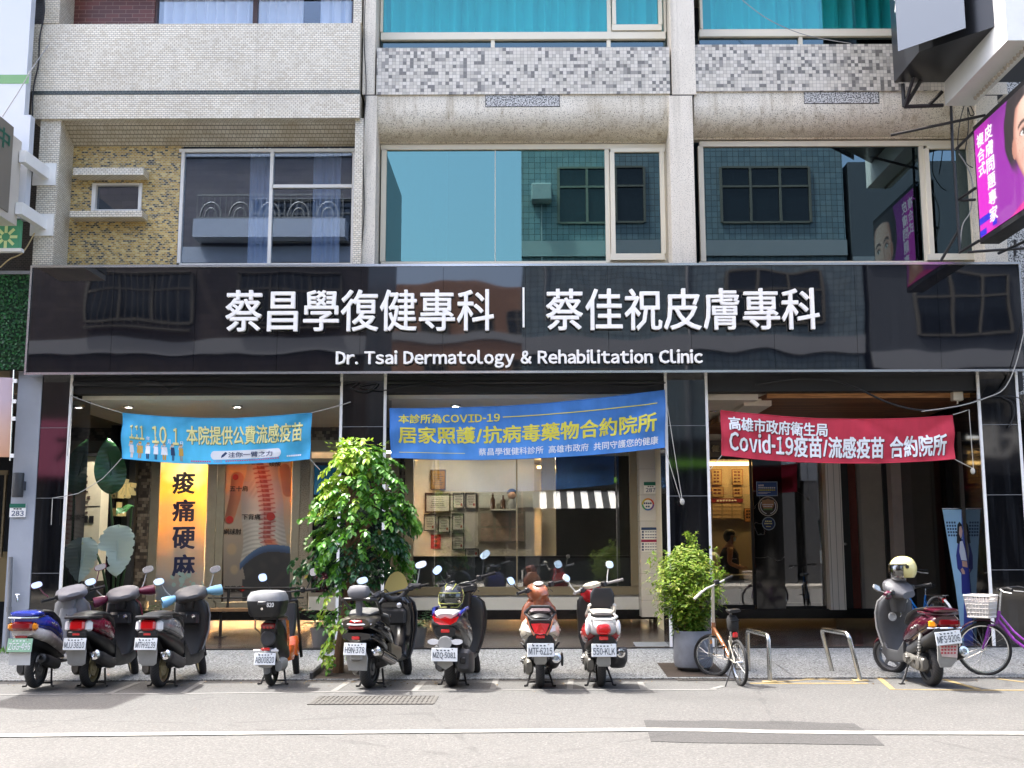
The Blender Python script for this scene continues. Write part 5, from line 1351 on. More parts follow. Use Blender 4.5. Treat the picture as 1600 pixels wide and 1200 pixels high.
def torso(u, w):
    x, y = 349 + 105 * u, 719 + 221 * w
    c = mixt((214, 192, 150), (192, 172, 148), ss(719, 800, y)); c = mixt(c, (120, 112, 108), ss(790, 930, y))
    c = mixt(c, (160, 124, 84), .4 * ss(395, 349, x) * ss(800, 730, y))
    for bx, by, br in ((356, 792, 9), (353, 830, 7), (362, 858, 10), (452, 842, 8), (352, 760, 6), (366, 890, 8)): c = mixt(c, (214, 176, 120), .45 * ss(1, .5, eld(x, y, bx, by, br, br * 1.2)))
    d, t = capd(x, y, 445, 733, 450, 768)
    c = mixt(c, mixt((150, 92, 66), (186, 126, 92), ss(8, -8, x - 446)), ss(9, 7.5, d))
    d1, t1 = capd(x, y, 371, 747, 367, 778); d2, t2 = capd(x, y, 367, 778, 358, 812)
    for d, r in ((d1, 10 - 1.5 * t1), (d2, 8.5 - 1.0 * t2)): c = mixt(c, mixt((128, 70, 46), (188, 118, 80), ss(-8, 6, x - 366 + (y - 780) * .12)), ss(r + .6, r - .8, d))
    xl = 386 - 9 * ss(728, 775, y) + 3 * ss(800, 840, y) - 5 * ss(850, 885, y); xr = 434 + 9 * ss(735, 790, y) + 6 * ss(800, 868, y)
    yb = 851 + .012 * (x - 424) ** 2 * (1 if x < 424 else .3)
    if y > 724 + 8 * ss(396, 380, x):
        f = (x - xl) / (xr - xl)
        sh = mixt((176, 174, 170), (236, 233, 228), ss(0, .35, f)); sh = mixt(sh, (150, 153, 160), .75 * ss(.62, 1.0, f))
        fo = math.sin((y - .25 * abs(x - 405) - 7 * math.sin(x * .06)) * .95) * ss(790, 850, y)
        sh = mixt(sh, (118, 116, 112), .38 * max(0, fo)); sh = mixt(sh, (236, 234, 230), .3 * max(0, -fo))
        sh = mixt(sh, (150, 140, 130), .4 * ss(1, .4, eld(x, y, 396, 762, 13, 22)) * (.6 + .4 * math.sin(x * .8 + y * .5)))
        c = mixt(c, sh, ss(xl - .6, xl + .6, x) * ss(xr + .6, xr - .6, x) * ss(yb + .6, yb - .6, y))
    sx = 405 + 13 * math.sin((y - 720) * .0125 * 1.4) + 14 * ss(835, 870, y); vy = (y - 720) % 7.2
    dd = abs(x - sx)
    if 720 < y < yb + 2:
        c = mixt(c, (196, 90, 80), .35 * ss(15, 5, dd))
        c = mixt(c, (150, 30, 30), .95 * ss(6.5, 5, dd) * ss(.4, 1.4, vy) * ss(6.8, 5.6, vy))
        c = mixt(c, (230, 130, 112), .8 * ss(3, 1, abs(x - sx + 2)) * ss(1, 2, vy) * ss(5, 4, vy))
        c = mixt(c, (150, 40, 40), .7 * ss(14, 12, dd) * ss(1.5, .6, abs(vy - 3.2 - (x - sx) * -.18)))
        c = mixt(c, (226, 96, 60), .7 * ss(1, .3, eld(x, y, sx + 4, 852, 15, 16)))
    if y > yb: c = mixt((52, 92, 150), (26, 54, 104), ss(yb, yb + 11, y)) if y < yb + 11 and x > 374 else (mixt((24, 26, 34), (48, 46, 46), .4 * ss(0, 1, wob(u * 2, w * 3))) if x > 378 + .2 * (y - 880) * (y < 905) else c)
    return mixt(c, (236, 234, 230), .22)
raster('print_picture', p2, torso, 105, 200, lambda u, w: P3(349 + 105 * u, 719 + 221 * w, YP - .002))
spot = M('spot_print', '#b3261f', .4); blk = M('black_print', '#17171a', .4)
for q_ in ((368, 745.5, .055), (359, 812, .07), (423, 807, .08), (378, 920, .05)): disc(MB(), *q_, YP - .021).build('pain_spot', spot, p2, world=True)
for s_, r_ in (('五十肩', (359, 759, 387, 768)), ('下背痛', (378, 803, 407, 812)), ('網球肘', (349.5, 826, 377, 835)), ('頸酸', (420, 721, 439, 729)), ('膝蓋痛', (350.5, 915, 378, 925))): textp(MB(), s_, *r_, YP - .026, .02).build('caption', blk, p2, world=True, smooth=False)

# ================================================================ inside the clinic
room = M('warm_room_wall', '#cdc3b0', .85, var=.05)
S(MB().rp(560, 640, 835, 955, 23.4, 23.5), 'interior_wall', room, smooth=False)
S(MB().rp(869, 640, 1000, 955, 24.1, 24.3), 'added_dark_panel', M('added_dark_panel', '#2a2a28', .5, var=.2), smooth=False)  # panel added to darken the window, in place of a dark reflection
S(MB().rp(846, 650, 868, 955, 24.0, 24.3), 'interior_post', cream, smooth=False)
S(MB().rp(600, 871, 990, 955, 22.2, 22.5), 'counter', M('counter_front', '#4a5058', .4), smooth=False)
S(MB().rp(600, 869, 990, 872, 22.1, 22.6), 'counter_top', M('counter_top', '#2b2d30', .3), smooth=False)
for k, (px, py) in enumerate(((914, 714), (890, 736), (912, 746), (876, 746), (1125, 724), (1250, 722), (820, 712), (1200, 715))):
    yl_ = 22.6 if px < 845 else 24.6
    x, z = W(px, py, yl_)
    S(MB().lathe([(.11, 0), (.11, .03)], (x, yl_, 3.52), seg=16), 'ceiling_lamp', lamp_on)
for px in (285, 330, 365, 395, 420, 445):
    x = W(px, 712, 22.7)[0]; S(MB().box(x - .28, x + .28, 22.3, 23.1, 3.5, 3.54), 'added_fill_panel', lamp_on, smooth=False)  # unseen glowing panels added in the room to light the posters
x = W(705, 712, 22.7)[0]; S(MB().box(x - .12, x + .12, 22.3, 22.6, 3.5, 3.54), 'added_fill_panel', lamp_on, smooth=False)  # one more unseen glowing panel, added to brighten the certificate wall
x, z = W(1140, 735, 23.5); S(MB().box(x - .6, x + 1.4, 23.4, 23.6, 3.3, 3.36), 'cove_lamp', M('cove_lamp', '#ffd080', .5, emit=(1, .62, .22), es=3), smooth=False)
x, z = W(840, 735, 24.0); S(MB().box(x, x + 1.3, 24.9, 25.0, 3.35, 3.4), 'cove_lamp', bpy.data.materials['cove_lamp'], smooth=False)
fr_wood = M('wood_frame', '#4a3020', .4); fr_black = M('black_frame', '#1a1614', .4); paper = M('certificate_paper', '#cfc8b4', .6, var=.1, vs=4); gold_in = M('gilded_panel', '#b08028', .35, .4)
def zz(x, y): return 640 + x * .225, 700 + y * .225
def framed(label, r, kind):
    a, b_ = zz(r[0], r[1]); c_, d_ = zz(r[2], r[3]); Y = 23.36
    t = T('framed_certificate', label, 'framed certificate', P3((a + c_) / 2, d_, Y), group='framed certificates on the clinic wall')
    w = 1.3 if kind != 'wood' else 2.6
    MB().rp(a, b_, c_, b_ + w, Y - .03, Y + .03).rp(a, d_ - w, c_, d_, Y - .03, Y + .03).rp(a, b_ + w, a + w, d_ - w, Y - .03, Y + .03).rp(c_ - w, b_ + w, c_, d_ - w, Y - .03, Y + .03).build('frame', fr_wood if kind != 'black' else fr_black, t, world=True, smooth=False)
    MB().rp(a + w, b_ + w, c_ - w, d_ - w, Y, Y + .01).build('sheet', paper if kind != 'gilt' else gold_in, t, world=True, smooth=False)
    mb = MB()
    for k in range(6):
        y_ = b_ + w + (d_ - b_ - 2 * w) * (.2 + k * .11)
        i_ = random.uniform(.15, .3) * (c_ - a)
        mb.rp(a + i_, y_, c_ - i_, y_ + .7, Y - .004, Y)
    mb.build('print', dkgrey_pl, t, world=True, smooth=False)
    if kind == 'black': MB().rp(c_ - 5.5, d_ - 8, c_ - 3, d_ - 4, Y - .006, Y).build('seal', M('seal_red', '#a02a22', .5), t, world=True, smooth=False)
framed('tall framed certificate with a gilded panel, topmost on the clinic wall', (145, 150, 250, 290), 'gilt')
framed('large wide certificate in a thick wooden frame on the clinic wall', (105, 310, 285, 450), 'wood')
framed('black framed certificate right of the large wooden frame', (300, 310, 378, 420), 'black')
framed('black framed certificate at the right end of the top row', (388, 310, 466, 420), 'black')
framed('black framed certificate under the left of the wooden frame', (98, 460, 180, 575), 'black')
framed('black framed certificate hung lower than its neighbours above the red paper', (198, 475, 280, 588), 'black')
framed('black framed certificate at the right of the middle row', (296, 455, 378, 572), 'black')
framed('black framed certificate alone in the third row', (296, 588, 378, 705), 'black')
framed('small landscape framed picture just above the counter', (385, 698, 480, 760), 'black')
rp_ = T('red_paper', 'red paper with characters on the clinic wall', 'paper', P3(681, 857, 23.36))
MB().rp(673, 835, 688.5, 857.5, 23.385, 23.39).build('sheet', M('red_paper_mat', '#b02a26', .7), rp_, world=True, smooth=False)
mb = MB(); [marks(mb, 678, 838 + 6 * k, 683, 842 + 6 * k, 23.383, 2) for k in range(3)]; mb.build('characters', fr_black, rp_, world=True, smooth=False)
nb = T('notice_board', 'pale notice board with rows of small print inside the clinic', 'notice board', P3(790, 848, 23.3))
a, b_ = zz(475, 440); c_, d_ = zz(805, 655)
MB().rp(a, b_, c_, d_, 23.33, 23.38).build('board', M('board_beige', '#8f8672', .6), nb, world=True, smooth=False)
mb = MB()
for i in range(3):
    for j in range(2):
        x_, y_ = a + 4 + i * 24, b_ + 3 + j * 23
        mb.rp(x_, y_, x_ + 20, y_ + 20, 23.32, 23.328)
mb.build('sheets', M('sheet_tan', '#a08a76', .6, var=.3, vs=9), nb, world=True, smooth=False)
sh_ = T('wall_shelf', 'pale shelf below the white board inside the clinic', 'shelf', P3(780, 797, 23.2))
MB().rp(766, 795, 807, 797.5, 23.05, 23.4).build('board', cream_frame, sh_, world=True, smooth=False)
wbd = T('white_board', 'pale lit panel behind the shelf inside the clinic', 'panel', P3(780, 790, 23.38))
MB().rp(748, 768, 842, 793, 23.34, 23.38).build('panel', M('pale_panel', '#b9b6a6', .6), wbd, world=True, smooth=False)
dl = T('doll', 'small dark haired doll sitting on the clinic shelf', 'doll', P3(800, 795, 23.15))
x, z = W(800, 795, 23.15)
MB().sec([(z, 23.08, 23.22, .07), (z + .1, 23.07, 23.23, .085), (z + .2, 23.1, 23.2, .05)], 'z', xc=x).build('body', M('doll_cloth', '#8d8a80', .8), dl, world=True)
MB().ell((x, 23.15, z + .29), (.09, .08, .095)).build('head', M('doll_skin', '#c49a7a', .6), dl, world=True)
MB().ell((x, 23.17, z + .315), (.105, .09, .1), z0=-.1).build('hair', fr_black, dl, world=True)
for k, (px, hh) in enumerate(((760, .32), (776, .28))):
    v_ = T('bottle', ('brown bottle at the left end of the clinic shelf', 'short brown bottle beside the taller one on the clinic shelf')[k], 'bottle', P3(px + 10, 795, 23.2), group='bottles on the clinic shelf')
    x, z = W(px + 10, 795, 23.2)
    MB().lathe([(.0, 0), (.05, 0), (.05, hh * .6), (.02, hh * .75), (.02, hh), (0, hh)], (x, 23.2, z), seg=14).build('glass', M('brown_glass', '#4a3020', .15), v_, world=True)
# reception side, right bay: posters, person
S(MB().rp(1196, 640, 1300, 955, 22.4, 22.5), 'added_dark_panel', bpy.data.materials['added_dark_panel'], smooth=False)  # second dark panel, added to darken the entrance glass
S(MB().rp(1090, 690, 1300, 955, 24.0, 24.1), 'interior_wall', M('reception_wall', '#a79b86', .8), smooth=False)
rb_ = T('price_board', 'board with a red header and beige slips behind the reception', 'notice board', P3(1137, 812, 23.9))
MB().rp(1112, 779, 1161, 812, 23.9, 23.95).build('board', M('beige_slips', '#a5947a', .6), rb_, world=True, smooth=False)
MB().rp(1112, 779, 1161, 785, 23.88, 23.9).build('header', M('header_crimson', '#7c2230', .5), rb_, world=True, smooth=False)
mb = marks(MB(), 1120, 780.5, 1152, 783.5, 23.875, 7); mb.build('letters', whi, rb_, world=True, smooth=False)
mb = MB()
for i in range(3):
    for j in range(4): mb.rp(1114 + i * 15.5, 787 + j * 6, 1127 + i * 15.5, 791.5 + j * 6, 23.885, 23.9)
mb.build('slips', M('slip_tan', '#c0a888', .6), rb_, world=True, smooth=False)
for k, (r, lb) in enumerate((((1112, 733, 1128, 758), 'calligraphy scroll at the left above the reception'), ((1144, 733, 1161, 758), 'calligraphy scroll at the right above the reception'), ((1112, 761, 1131, 777), 'small framed print under the left scroll'), ((1145, 761, 1160, 777), 'small framed print under the right scroll'), ((1163, 794, 1176, 816), 'orange poster with a smiling face beside the person'))):
    t = T('wall_print', lb, 'wall print', P3((r[0] + r[2]) / 2, r[3], 23.9), group='prints on the reception wall')
    MB().rp(*r, 23.93, 23.96).build('frame', M('print_edge', '#6d5138', .6), t, world=True, smooth=False)
    MB().rp(r[0] + 1, r[1] + 1, r[2] - 1, r[3] - 1, 23.92, 23.93).build('sheet', M('print_tan', '#a98d68' if k < 4 else '#b07a44', .6, var=.3, vs=9), t, world=True, smooth=False)
    mb = MB(); [marks(mb, r[0] + 3, r[1] + 3 + j * 5, r[2] - 3, r[1] + 6 + j * 5, 23.915, 2) for j in range(int((r[3] - r[1] - 4) / 5))]; mb.build('characters', fr_black, t, world=True, smooth=False)
cb = T('reception_counter', 'low pale cabinet below the person behind the glass', 'cabinet', P3(1150, 950, 22.6))
MB().rp(1130, 900, 1156, 948, 22.3, 22.9).rp(1157, 906, 1176, 948, 22.3, 22.9).build('body', M('grey_cabinet', '#77746d', .5), cb, world=True, smooth=False)
MB().rp(1128, 898, 1178, 900, 22.25, 22.95).build('top', cream, cb, world=True, smooth=False)
# ================================================================ scooters
def plate_part(par, txt, y, z, w, h, bg, fg, tilt=.12, x=0.0, rz=0.0, roll=0.0):
    Mx = Matrix.Translation((x, y, z)) @ Matrix.Rotation(rz, 4, 'Z') @ Matrix.Rotation(roll, 4, 'Y') @ Matrix.Rotation(-tilt, 4, 'X')
    p = MB().rbox(-w / 2, w / 2, -.004, .004, -h / 2, h / 2, .006, Mx).build('number_plate', bg, par)
    mb = MB()
    text(mb, txt, lambda u, v, d: Mx @ Vector((-w * .44 + w * .88 * u, -.0055 - d, -h * .34 + h * .52 * v)), .012)
    mb.build('characters', fg, p, smooth=False)
    mb = MB()
    for k in range(4): mb.box(-w * .3 + k * w * .14, -w * .3 + k * w * .14 + w * .07, -.0062, -.0045, h * .27, h * .36, Mx)
    mb.build('small_characters', fg, p, smooth=False)
    for s in (-1, 1): MB().lathe([(.008, 0), (.008, .004)], Mx @ Vector((s * w * .3, -.004, h * .4)), (0, -1, 0), 8).build('bolt', steel, p)
    return p

plate_white = M('plate_white', '#dfe3e4', .4, var=.06)
plate_green = M('plate_green', '#8fb79b', .4, var=.08)
plate_ink = M('plate_ink', '#3a4650', .5)
rim_gold = M('pale_bronze_rim', '#b3a883', .4, .5, var=.2)
rim_grey = M('grey_rim', '#6f7072', .35, .6)
tyre_mat, tnt, tb = newmat('tyre_rubber')
tb.inputs['Base Color'].default_value = (.018, .018, .019, 1); tb.inputs['Roughness'].default_value = .75
tc = nd(tnt, 'ShaderNodeTexCoord'); sx = nd(tnt, 'ShaderNodeSeparateXYZ', {0: tc.outputs['Object']})
ang_ = ma(tnt, 'ARCTAN2', sx.outputs[2], sx.outputs[1])
tw = ma(tnt, 'ADD', ma(tnt, 'MULTIPLY', ang_, 7.0), ma(tnt, 'MULTIPLY', ma(tnt, 'ABSOLUTE', sx.outputs[0]), 26.0))
gv = ma(tnt, 'GREATER_THAN', ma(tnt, 'FRACT', tw), .22)
bp = nd(tnt, 'ShaderNodeBump', {'Height': gv, 'Strength': 1.0, 'Distance': .006}); tnt.links.new(bp.outputs[0], tb.inputs['Normal'])
tnt.links.new(mixc(tnt, gv, (.008, .008, .008), (.024, .024, .025)), tb.inputs['Base Color'])

def wheel(par, name, y, r, w, rim, z=None, steer=0.0, spokes=5, x=0.0):
    z = r if z is None else z
    ri = r - w * .62
    prof = []
    for k in range(13):
        a = -PI * .62 + 2 * PI * .62 * k / 12
        prof.append((r - w * .42 + w * .42 * math.cos(a), w * .5 * math.sin(a)))
    o = MB().lathe(prof + [prof[0]], (0, 0, 0), (1, 0, 0), 40, cap=False).build(name, tyre_mat, par)
    o.location = (x, y, z); o.rotation_euler = (random.random(), 0, steer)
    mb = MB().lathe([(ri, -w * .3), (ri + .012, -w * .34), (ri + .012, w * .34), (ri, w * .3), (ri - .02, w * .26), (ri - .02, -w * .26), (ri, -w * .3)], (0, 0, 0), (1, 0, 0), 36, cap=False)
    for k in range(spokes):
        Mx = Matrix.Rotation(2 * PI * k / spokes, 4, 'X')
        mb.loft([[(-.016, -.022, .03), (.016, -.022, .03), (.016, .022, .03), (-.016, .022, .03)], [(-.014, -.012, ri - .01), (.014, -.012, ri - .01), (.014, .018, ri - .01), (-.014, .018, ri - .01)]], M=Mx)
    mb.lathe([(.0, -w * .42), (.045, -w * .42), (.05, -w * .3), (.05, w * .3), (.045, w * .42), (0, w * .42)], (0, 0, 0), (1, 0, 0), 18)
    mb.lathe([(.055, .035), (.1, .035), (.1, .039), (.055, .039), (.055, .035)], (0, 0, 0), (1, 0, 0), 24, cap=False)
    mb.build('rim', rim, o)
    return o

def paint(name, col, rough=.25): return M(name, col, rough, coat=.6, var=.28, vs=7)

def mirrors(P, x=.30, y=.86, z0=1.06, z1=1.27, r=(.065, .018, .046), stem=black_pl, back=black_pl, dx=.09, dz=(0, 0), rot=(.1, -.1), skip=()):
    for s in (-1, 1):
        if s in skip: continue
        zz_ = z1 + dz[0 if s < 0 else 1]
        m = MB().tube([(s * (x - dx), y, z0), (s * (x - dx * .5), y + .02, z0 + (zz_ - z0) * .35), (s * x, y, zz_ - .02)], .0075, 7)
        m.mi = 0
        Mx = Matrix.Translation((s * (x + .02), y, zz_)) @ Matrix.Rotation(-s * .22, 4, 'Z') @ Matrix.Rotation(-.33, 4, 'X') @ Matrix.Rotation(s * rot[0 if s < 0 else 1], 4, 'Y')
        ring = lambda yy, k: [tuple(Vector((r[0] * k * math.copysign(abs(math.cos(a)) ** .75, math.cos(a)), yy, r[2] * k * math.copysign(abs(math.sin(a)) ** .75, math.sin(a))))) for a in [2 * PI * j / 20 for j in range(20)]]
        m.loft([ring(-r[1], .93), ring(-r[1] * .6, 1), ring(r[1] * .3, .9), ring(r[1], .55)], M=Mx)
        o = m.build('mirror', back, P)
        MB().loft([ring(-r[1] - .0035, .87), ring(-r[1] + .002, .87)], M=Mx).build('mirror_glass', mirror, o)

def muffler(P, a, b, r=.062, mat=None, tip=None, shield=None):
    a, b = Vector(a), Vector(b); L = (b - a).length; d = b - a
    mb = MB().lathe([(.02, 0), (r * .75, .03), (r, .1), (r * 1.02, L * .5), (r, L * .85), (r * .86, L)], a, d, 22)
    o = mb.build('muffler', mat or dkgrey_pl, P)
    MB().lathe([(r * .84, L - .01), (r * .84, L + .012), (r * .5, L + .02), (r * .42, L + .018), (r * .30, L + .03), (r * .24, L + .005)], a, d, 22).build('muffler_tip', tip or cast, o)
    if shield:
        n = d.normalized(); s = n.cross(Vector((0, 0, 1))).normalized()
        if s.x < 0: s = -s
        ring = []
        for t, k in ((.12, .8), (.2, 1.05), (.8, 1.05), (.88, .8)):
            c = a + d * t
            ring.append([c + (s * math.cos(q) + n.cross(s) * math.sin(q)) * (r * 1.09) * 1.0 for q in (-1.0 * k, -.5 * k, 0, .5 * k, 1.0 * k)])
        MB().loft(ring, closed=False).build('heat_shield', shield, o)
    MB().tube([a, a + Vector((-.06, .08, -.04)), a + Vector((-.11, .18, .0))], .02, 8).build('exhaust_pipe', cast, o)
    return o

STEER = {'headset', 'handlebar', 'mirror', 'hand_mitt', 'front_wheel', 'fork', 'front_fender', 'speedometer', 'windscreen_panel', 'hand_guard'}
def steer(P, deg, wb=1.16, names=STEER):
    """turn the bars, fork and front wheel about the raked steering axis"""
    p = Vector((0, wb - .27, .98)); ax = Vector((0, -math.sin(R(25)), math.cos(R(25))))
    S_ = Matrix.Translation(p) @ Matrix.Rotation(R(deg), 4, ax) @ Matrix.Translation(-p)
    for o in P.children:
        if o.name.split('.')[0] in names: o.matrix_basis = S_ @ o.matrix_basis

def shock(P, x, p0, p1, mat=dkgrey_pl, spring=None):
    a, b = Vector((x, *p0)), Vector((x, *p1)); d = b - a
    o = MB().lathe([(.014, 0), (.014, d.length * .4), (.022, d.length * .42), (.022, d.length)], a, d, 10).build('shock_absorber', mat, P)
    n = d.normalized(); u = n.orthogonal().normalized(); w = n.cross(u)
    pts = [a + d * (.18 + .62 * k / 48) + (u * math.cos(k * PI / 4) + w * math.sin(k * PI / 4)) * .03 for k in range(49)]
    MB().tube(pts, .0055, 5).build('spring', spring or black_pl, o)

def stand(P, side=False):
    mb = MB()
    if side: mb.tube([(-.12, .32, .24), (-.2, .26, .1), (-.27, .2, .008)], .012, 7).box(-.3, -.24, .18, .23, 0, .012)
    else:
        for s in (-1, 1): mb.tube([(s * .09, .2, .2), (s * .13, .12, .08), (s * .15, .09, .012), (s * .18, .06, .012)], .012, 7)
        mb.tube([(-.14, .1, .05), (.14, .1, .05)], .01, 6)
    mb.build('stand', steel_dark, P)

def engine(P, mat=cast, z=0.0, case=None):
    MB().sec([(-.14, .18 + z, .30 + z, .035), (-.09, .15 + z, .33 + z, .05), (.1, .16 + z, .32 + z, .052), (.3, .2 + z, .36 + z, .05), (.42, .22 + z, .35 + z, .035)], n=3, xc=-.125).lathe([(.0, 0), (.07, 0), (.075, .012), (.06, .02)], (-.172, -.03, .24 + z), (-1, 0, 0), 18).lathe([(0, 0), (.055, 0), (.05, .018)], (-.172, .28, .28 + z), (-1, 0, 0), 16).build('transmission_case', case or mat, P)
    MB().sec([(.05, .24 + z, .36 + z, .07), (.15, .2 + z, .42 + z, .1), (.4, .2 + z, .4 + z, .11), (.55, .24 + z, .36 + z, .08)], n=3).box(-.09, .09, .12, .3, .4 + z, .5 + z).build('engine_block', dkgrey_pl, P)

def loft_part(P, name, secs, mat, **k):
    o = MB().sec(secs, **k).build(name, mat, P)
    if name == 'side_panel' and k.get('axis', 'y') == 'y':
        n = k.get('n', 2.8)
        for sg, a in ((1, .55), (-1, .55), (1, -.5), (-1, -.5)):
            pts = []
            for q in secs[1:]:
                c, h = (q[1] + q[2]) / 2, (q[2] - q[1]) / 2
                pts.append((sg * (q[3] * math.cos(a) ** (2 / n) + .001), q[0], c + h * math.copysign(abs(math.sin(a)) ** (2 / n), a)))
            MB().tube(pts, .0035, 5).build('panel_gap', black_pl, o)
        for sg in (-1, 1):
            q0, q1 = secs[2], secs[3]
            pts = [(sg * (q0[3] + (q1[3] - q0[3]) * t + .002), q0[0] + (q1[0] - q0[0]) * t, .5 * (q0[1] + q0[2]) * (1 - t) + .5 * (q1[1] + q1[2]) * t + .012 * math.sin(t * 19)) for t in [.15 + .7 * j / 9 for j in range(10)]]
            MB().tube(pts, .006, 5).build('emblem', ltgrey_pl, o)
    return o

def lens(P, name, x0, x1, z0, z1, y, mat, d=.03, b=.012, tilt=0.0, rz=0.0):
    Mx = Matrix.Translation(((x0 + x1) / 2, y, (z0 + z1) / 2)) @ Matrix.Rotation(rz, 4, 'Z') @ Matrix.Rotation(tilt, 4, 'X')
    w, h = (x1 - x0) / 2, (z1 - z0) / 2
    return MB().rbox(-w, w, 0, d, -h, h, b, Mx).build(name, mat, P)

def bars(P, y=.80, z=1.03, half=.34, mat=black_pl, grip=blackrub, lever=steel, sweep=.1, rise=0.0):
    mb = MB().tube([(-half * .55, y, z + rise * .7), (-half * .3, y + .03, z), (half * .3, y + .03, z), (half * .55, y, z + rise * .7)], .013, 8)
    o = mb.build('handlebar', mat, P)
    for s in (-1, 1):
        MB().tube([(s * half * .56, y, z + rise * .7), (s * half, y - sweep, z + rise)], .018, 10).lathe([(.022, 0), (.022, .012)], (s * half, y - sweep, z + rise), (s, -.25, 0), 10).build('grip', grip, o)
        MB().tube([(s * half * .5, y + .03, z - .01 + rise * .6), (s * half * .62, y + .075, z - .015 + rise * .7), (s * half * 1.02, y + .04 - sweep, z - .012 + rise)], .007, 6).build('brake_lever', lever, o)
        MB().rbox(s * half * .48 - .03, s * half * .48 + .03, y - .03, y + .04, z - .03 + rise * .6, z + .035 + rise * .6, .01).build('switch_box', black_pl, o)
    return o

def fender(P, y, r, w, a0, a1, mat, name='front_fender', th=.0, drop=.05):
    rings = []
    for k in range(13):
        a = a0 + (a1 - a0) * k / 12
        c, s = math.cos(a), math.sin(a)
        taper = 1 - .35 * abs(k - 6) / 6
        ring = []
        for u in (-1, -.8, -.4, 0, .4, .8, 1):
            rr = r + .02 - (abs(u) ** 3) * drop
            ring.append((u * w * taper, y + rr * c, r - .02 + rr * s))
        rings.append(ring)
    return MB().loft(rings, closed=False).build(name, mat, P)

def leg_shield(P, secs, inner, front_secs, front, edge=None):
    o = MB().sec(secs, 'z', n=3.2, seg=24).build('leg_shield', inner, P)
    if front_secs: MB().sec(front_secs, 'z', n=2.6, seg=24).build('front_cowl', front, P)
    if edge:
        for s in (-1, 1):
            MB().tube([(s * (q[3] + .004), (q[1] + q[2]) / 2 + .01, q[0]) for q in secs], .012, 7).build('shield_edge', edge, P)

def scooter(label, px, py, yaw, lean=0.0, lift=0.0, y=None):
    X, Y = G(px, py)
    P = T('scooter', label, 'scooter', (X, Y + .0, lift), R(yaw), 'scooters parked in front of the clinic', lean)
    return P

SHIELD = [(.30, .80, .92, .14), (.42, .84, .97, .18), (.6, .87, 1.02, .215), (.78, .85, 1.04, .225), (.92, .83, 1.0, .2), (.99, .84, .95, .13)]
COWL = [(.34, .93, 1.02, .13), (.5, .96, 1.1, .17), (.7, .97, 1.15, .195), (.88, .94, 1.1, .18), (1.0, .89, 1.0, .11)]
def common(P, rim, fr, wb=1.16, r=.235, wr=.105, wf=.095, steer=0.0, fender_mat=None):
    wheel(P, 'rear_wheel', 0, r, wr, rim)
    wheel(P, 'front_wheel', wb, r, wf, rim, steer=steer)
    mb = MB()
    for s in (-1, 1): mb.tube([(s * .075, wb, r), (s * .075, wb - .05, r + .2), (s * .05, wb - .15, .6)], .02, 8)
    mb.tube([(0, wb - .14, .55), (0, wb - .3, 1.02)], .03, 10)
    mb.build('fork', steel_dark, P)
    fender(P, wb, r + .015, .085, R(-15), R(165), fender_mat or fr)
    for s in (-1, 1):
        MB().tube([(s * .17, .85, 1.06), (s * .13, .95, 1.09), (s * .05, 1.0, 1.0), (s * .03, .98, .8)], .006, 6).build('control_cable', cable_mat, P)
        MB().rbox(min(s * .15, s * .22), max(s * .15, s * .22), .16, .21, .30, .325, .008).build('foot_peg', cast, P)
    MB().tube([(-.175, .18, .24), (-.2, .1, .26), (-.2, -.02, .30), (-.23, -.02, .30)], .009, 6).build('kick_lever', cast, P)
    MB().tube([(0, .79, .80), (0, .755, .79), (0, .75, .76), (0, .77, .745)], .007, 6).build('bag_hook', chrome, P)

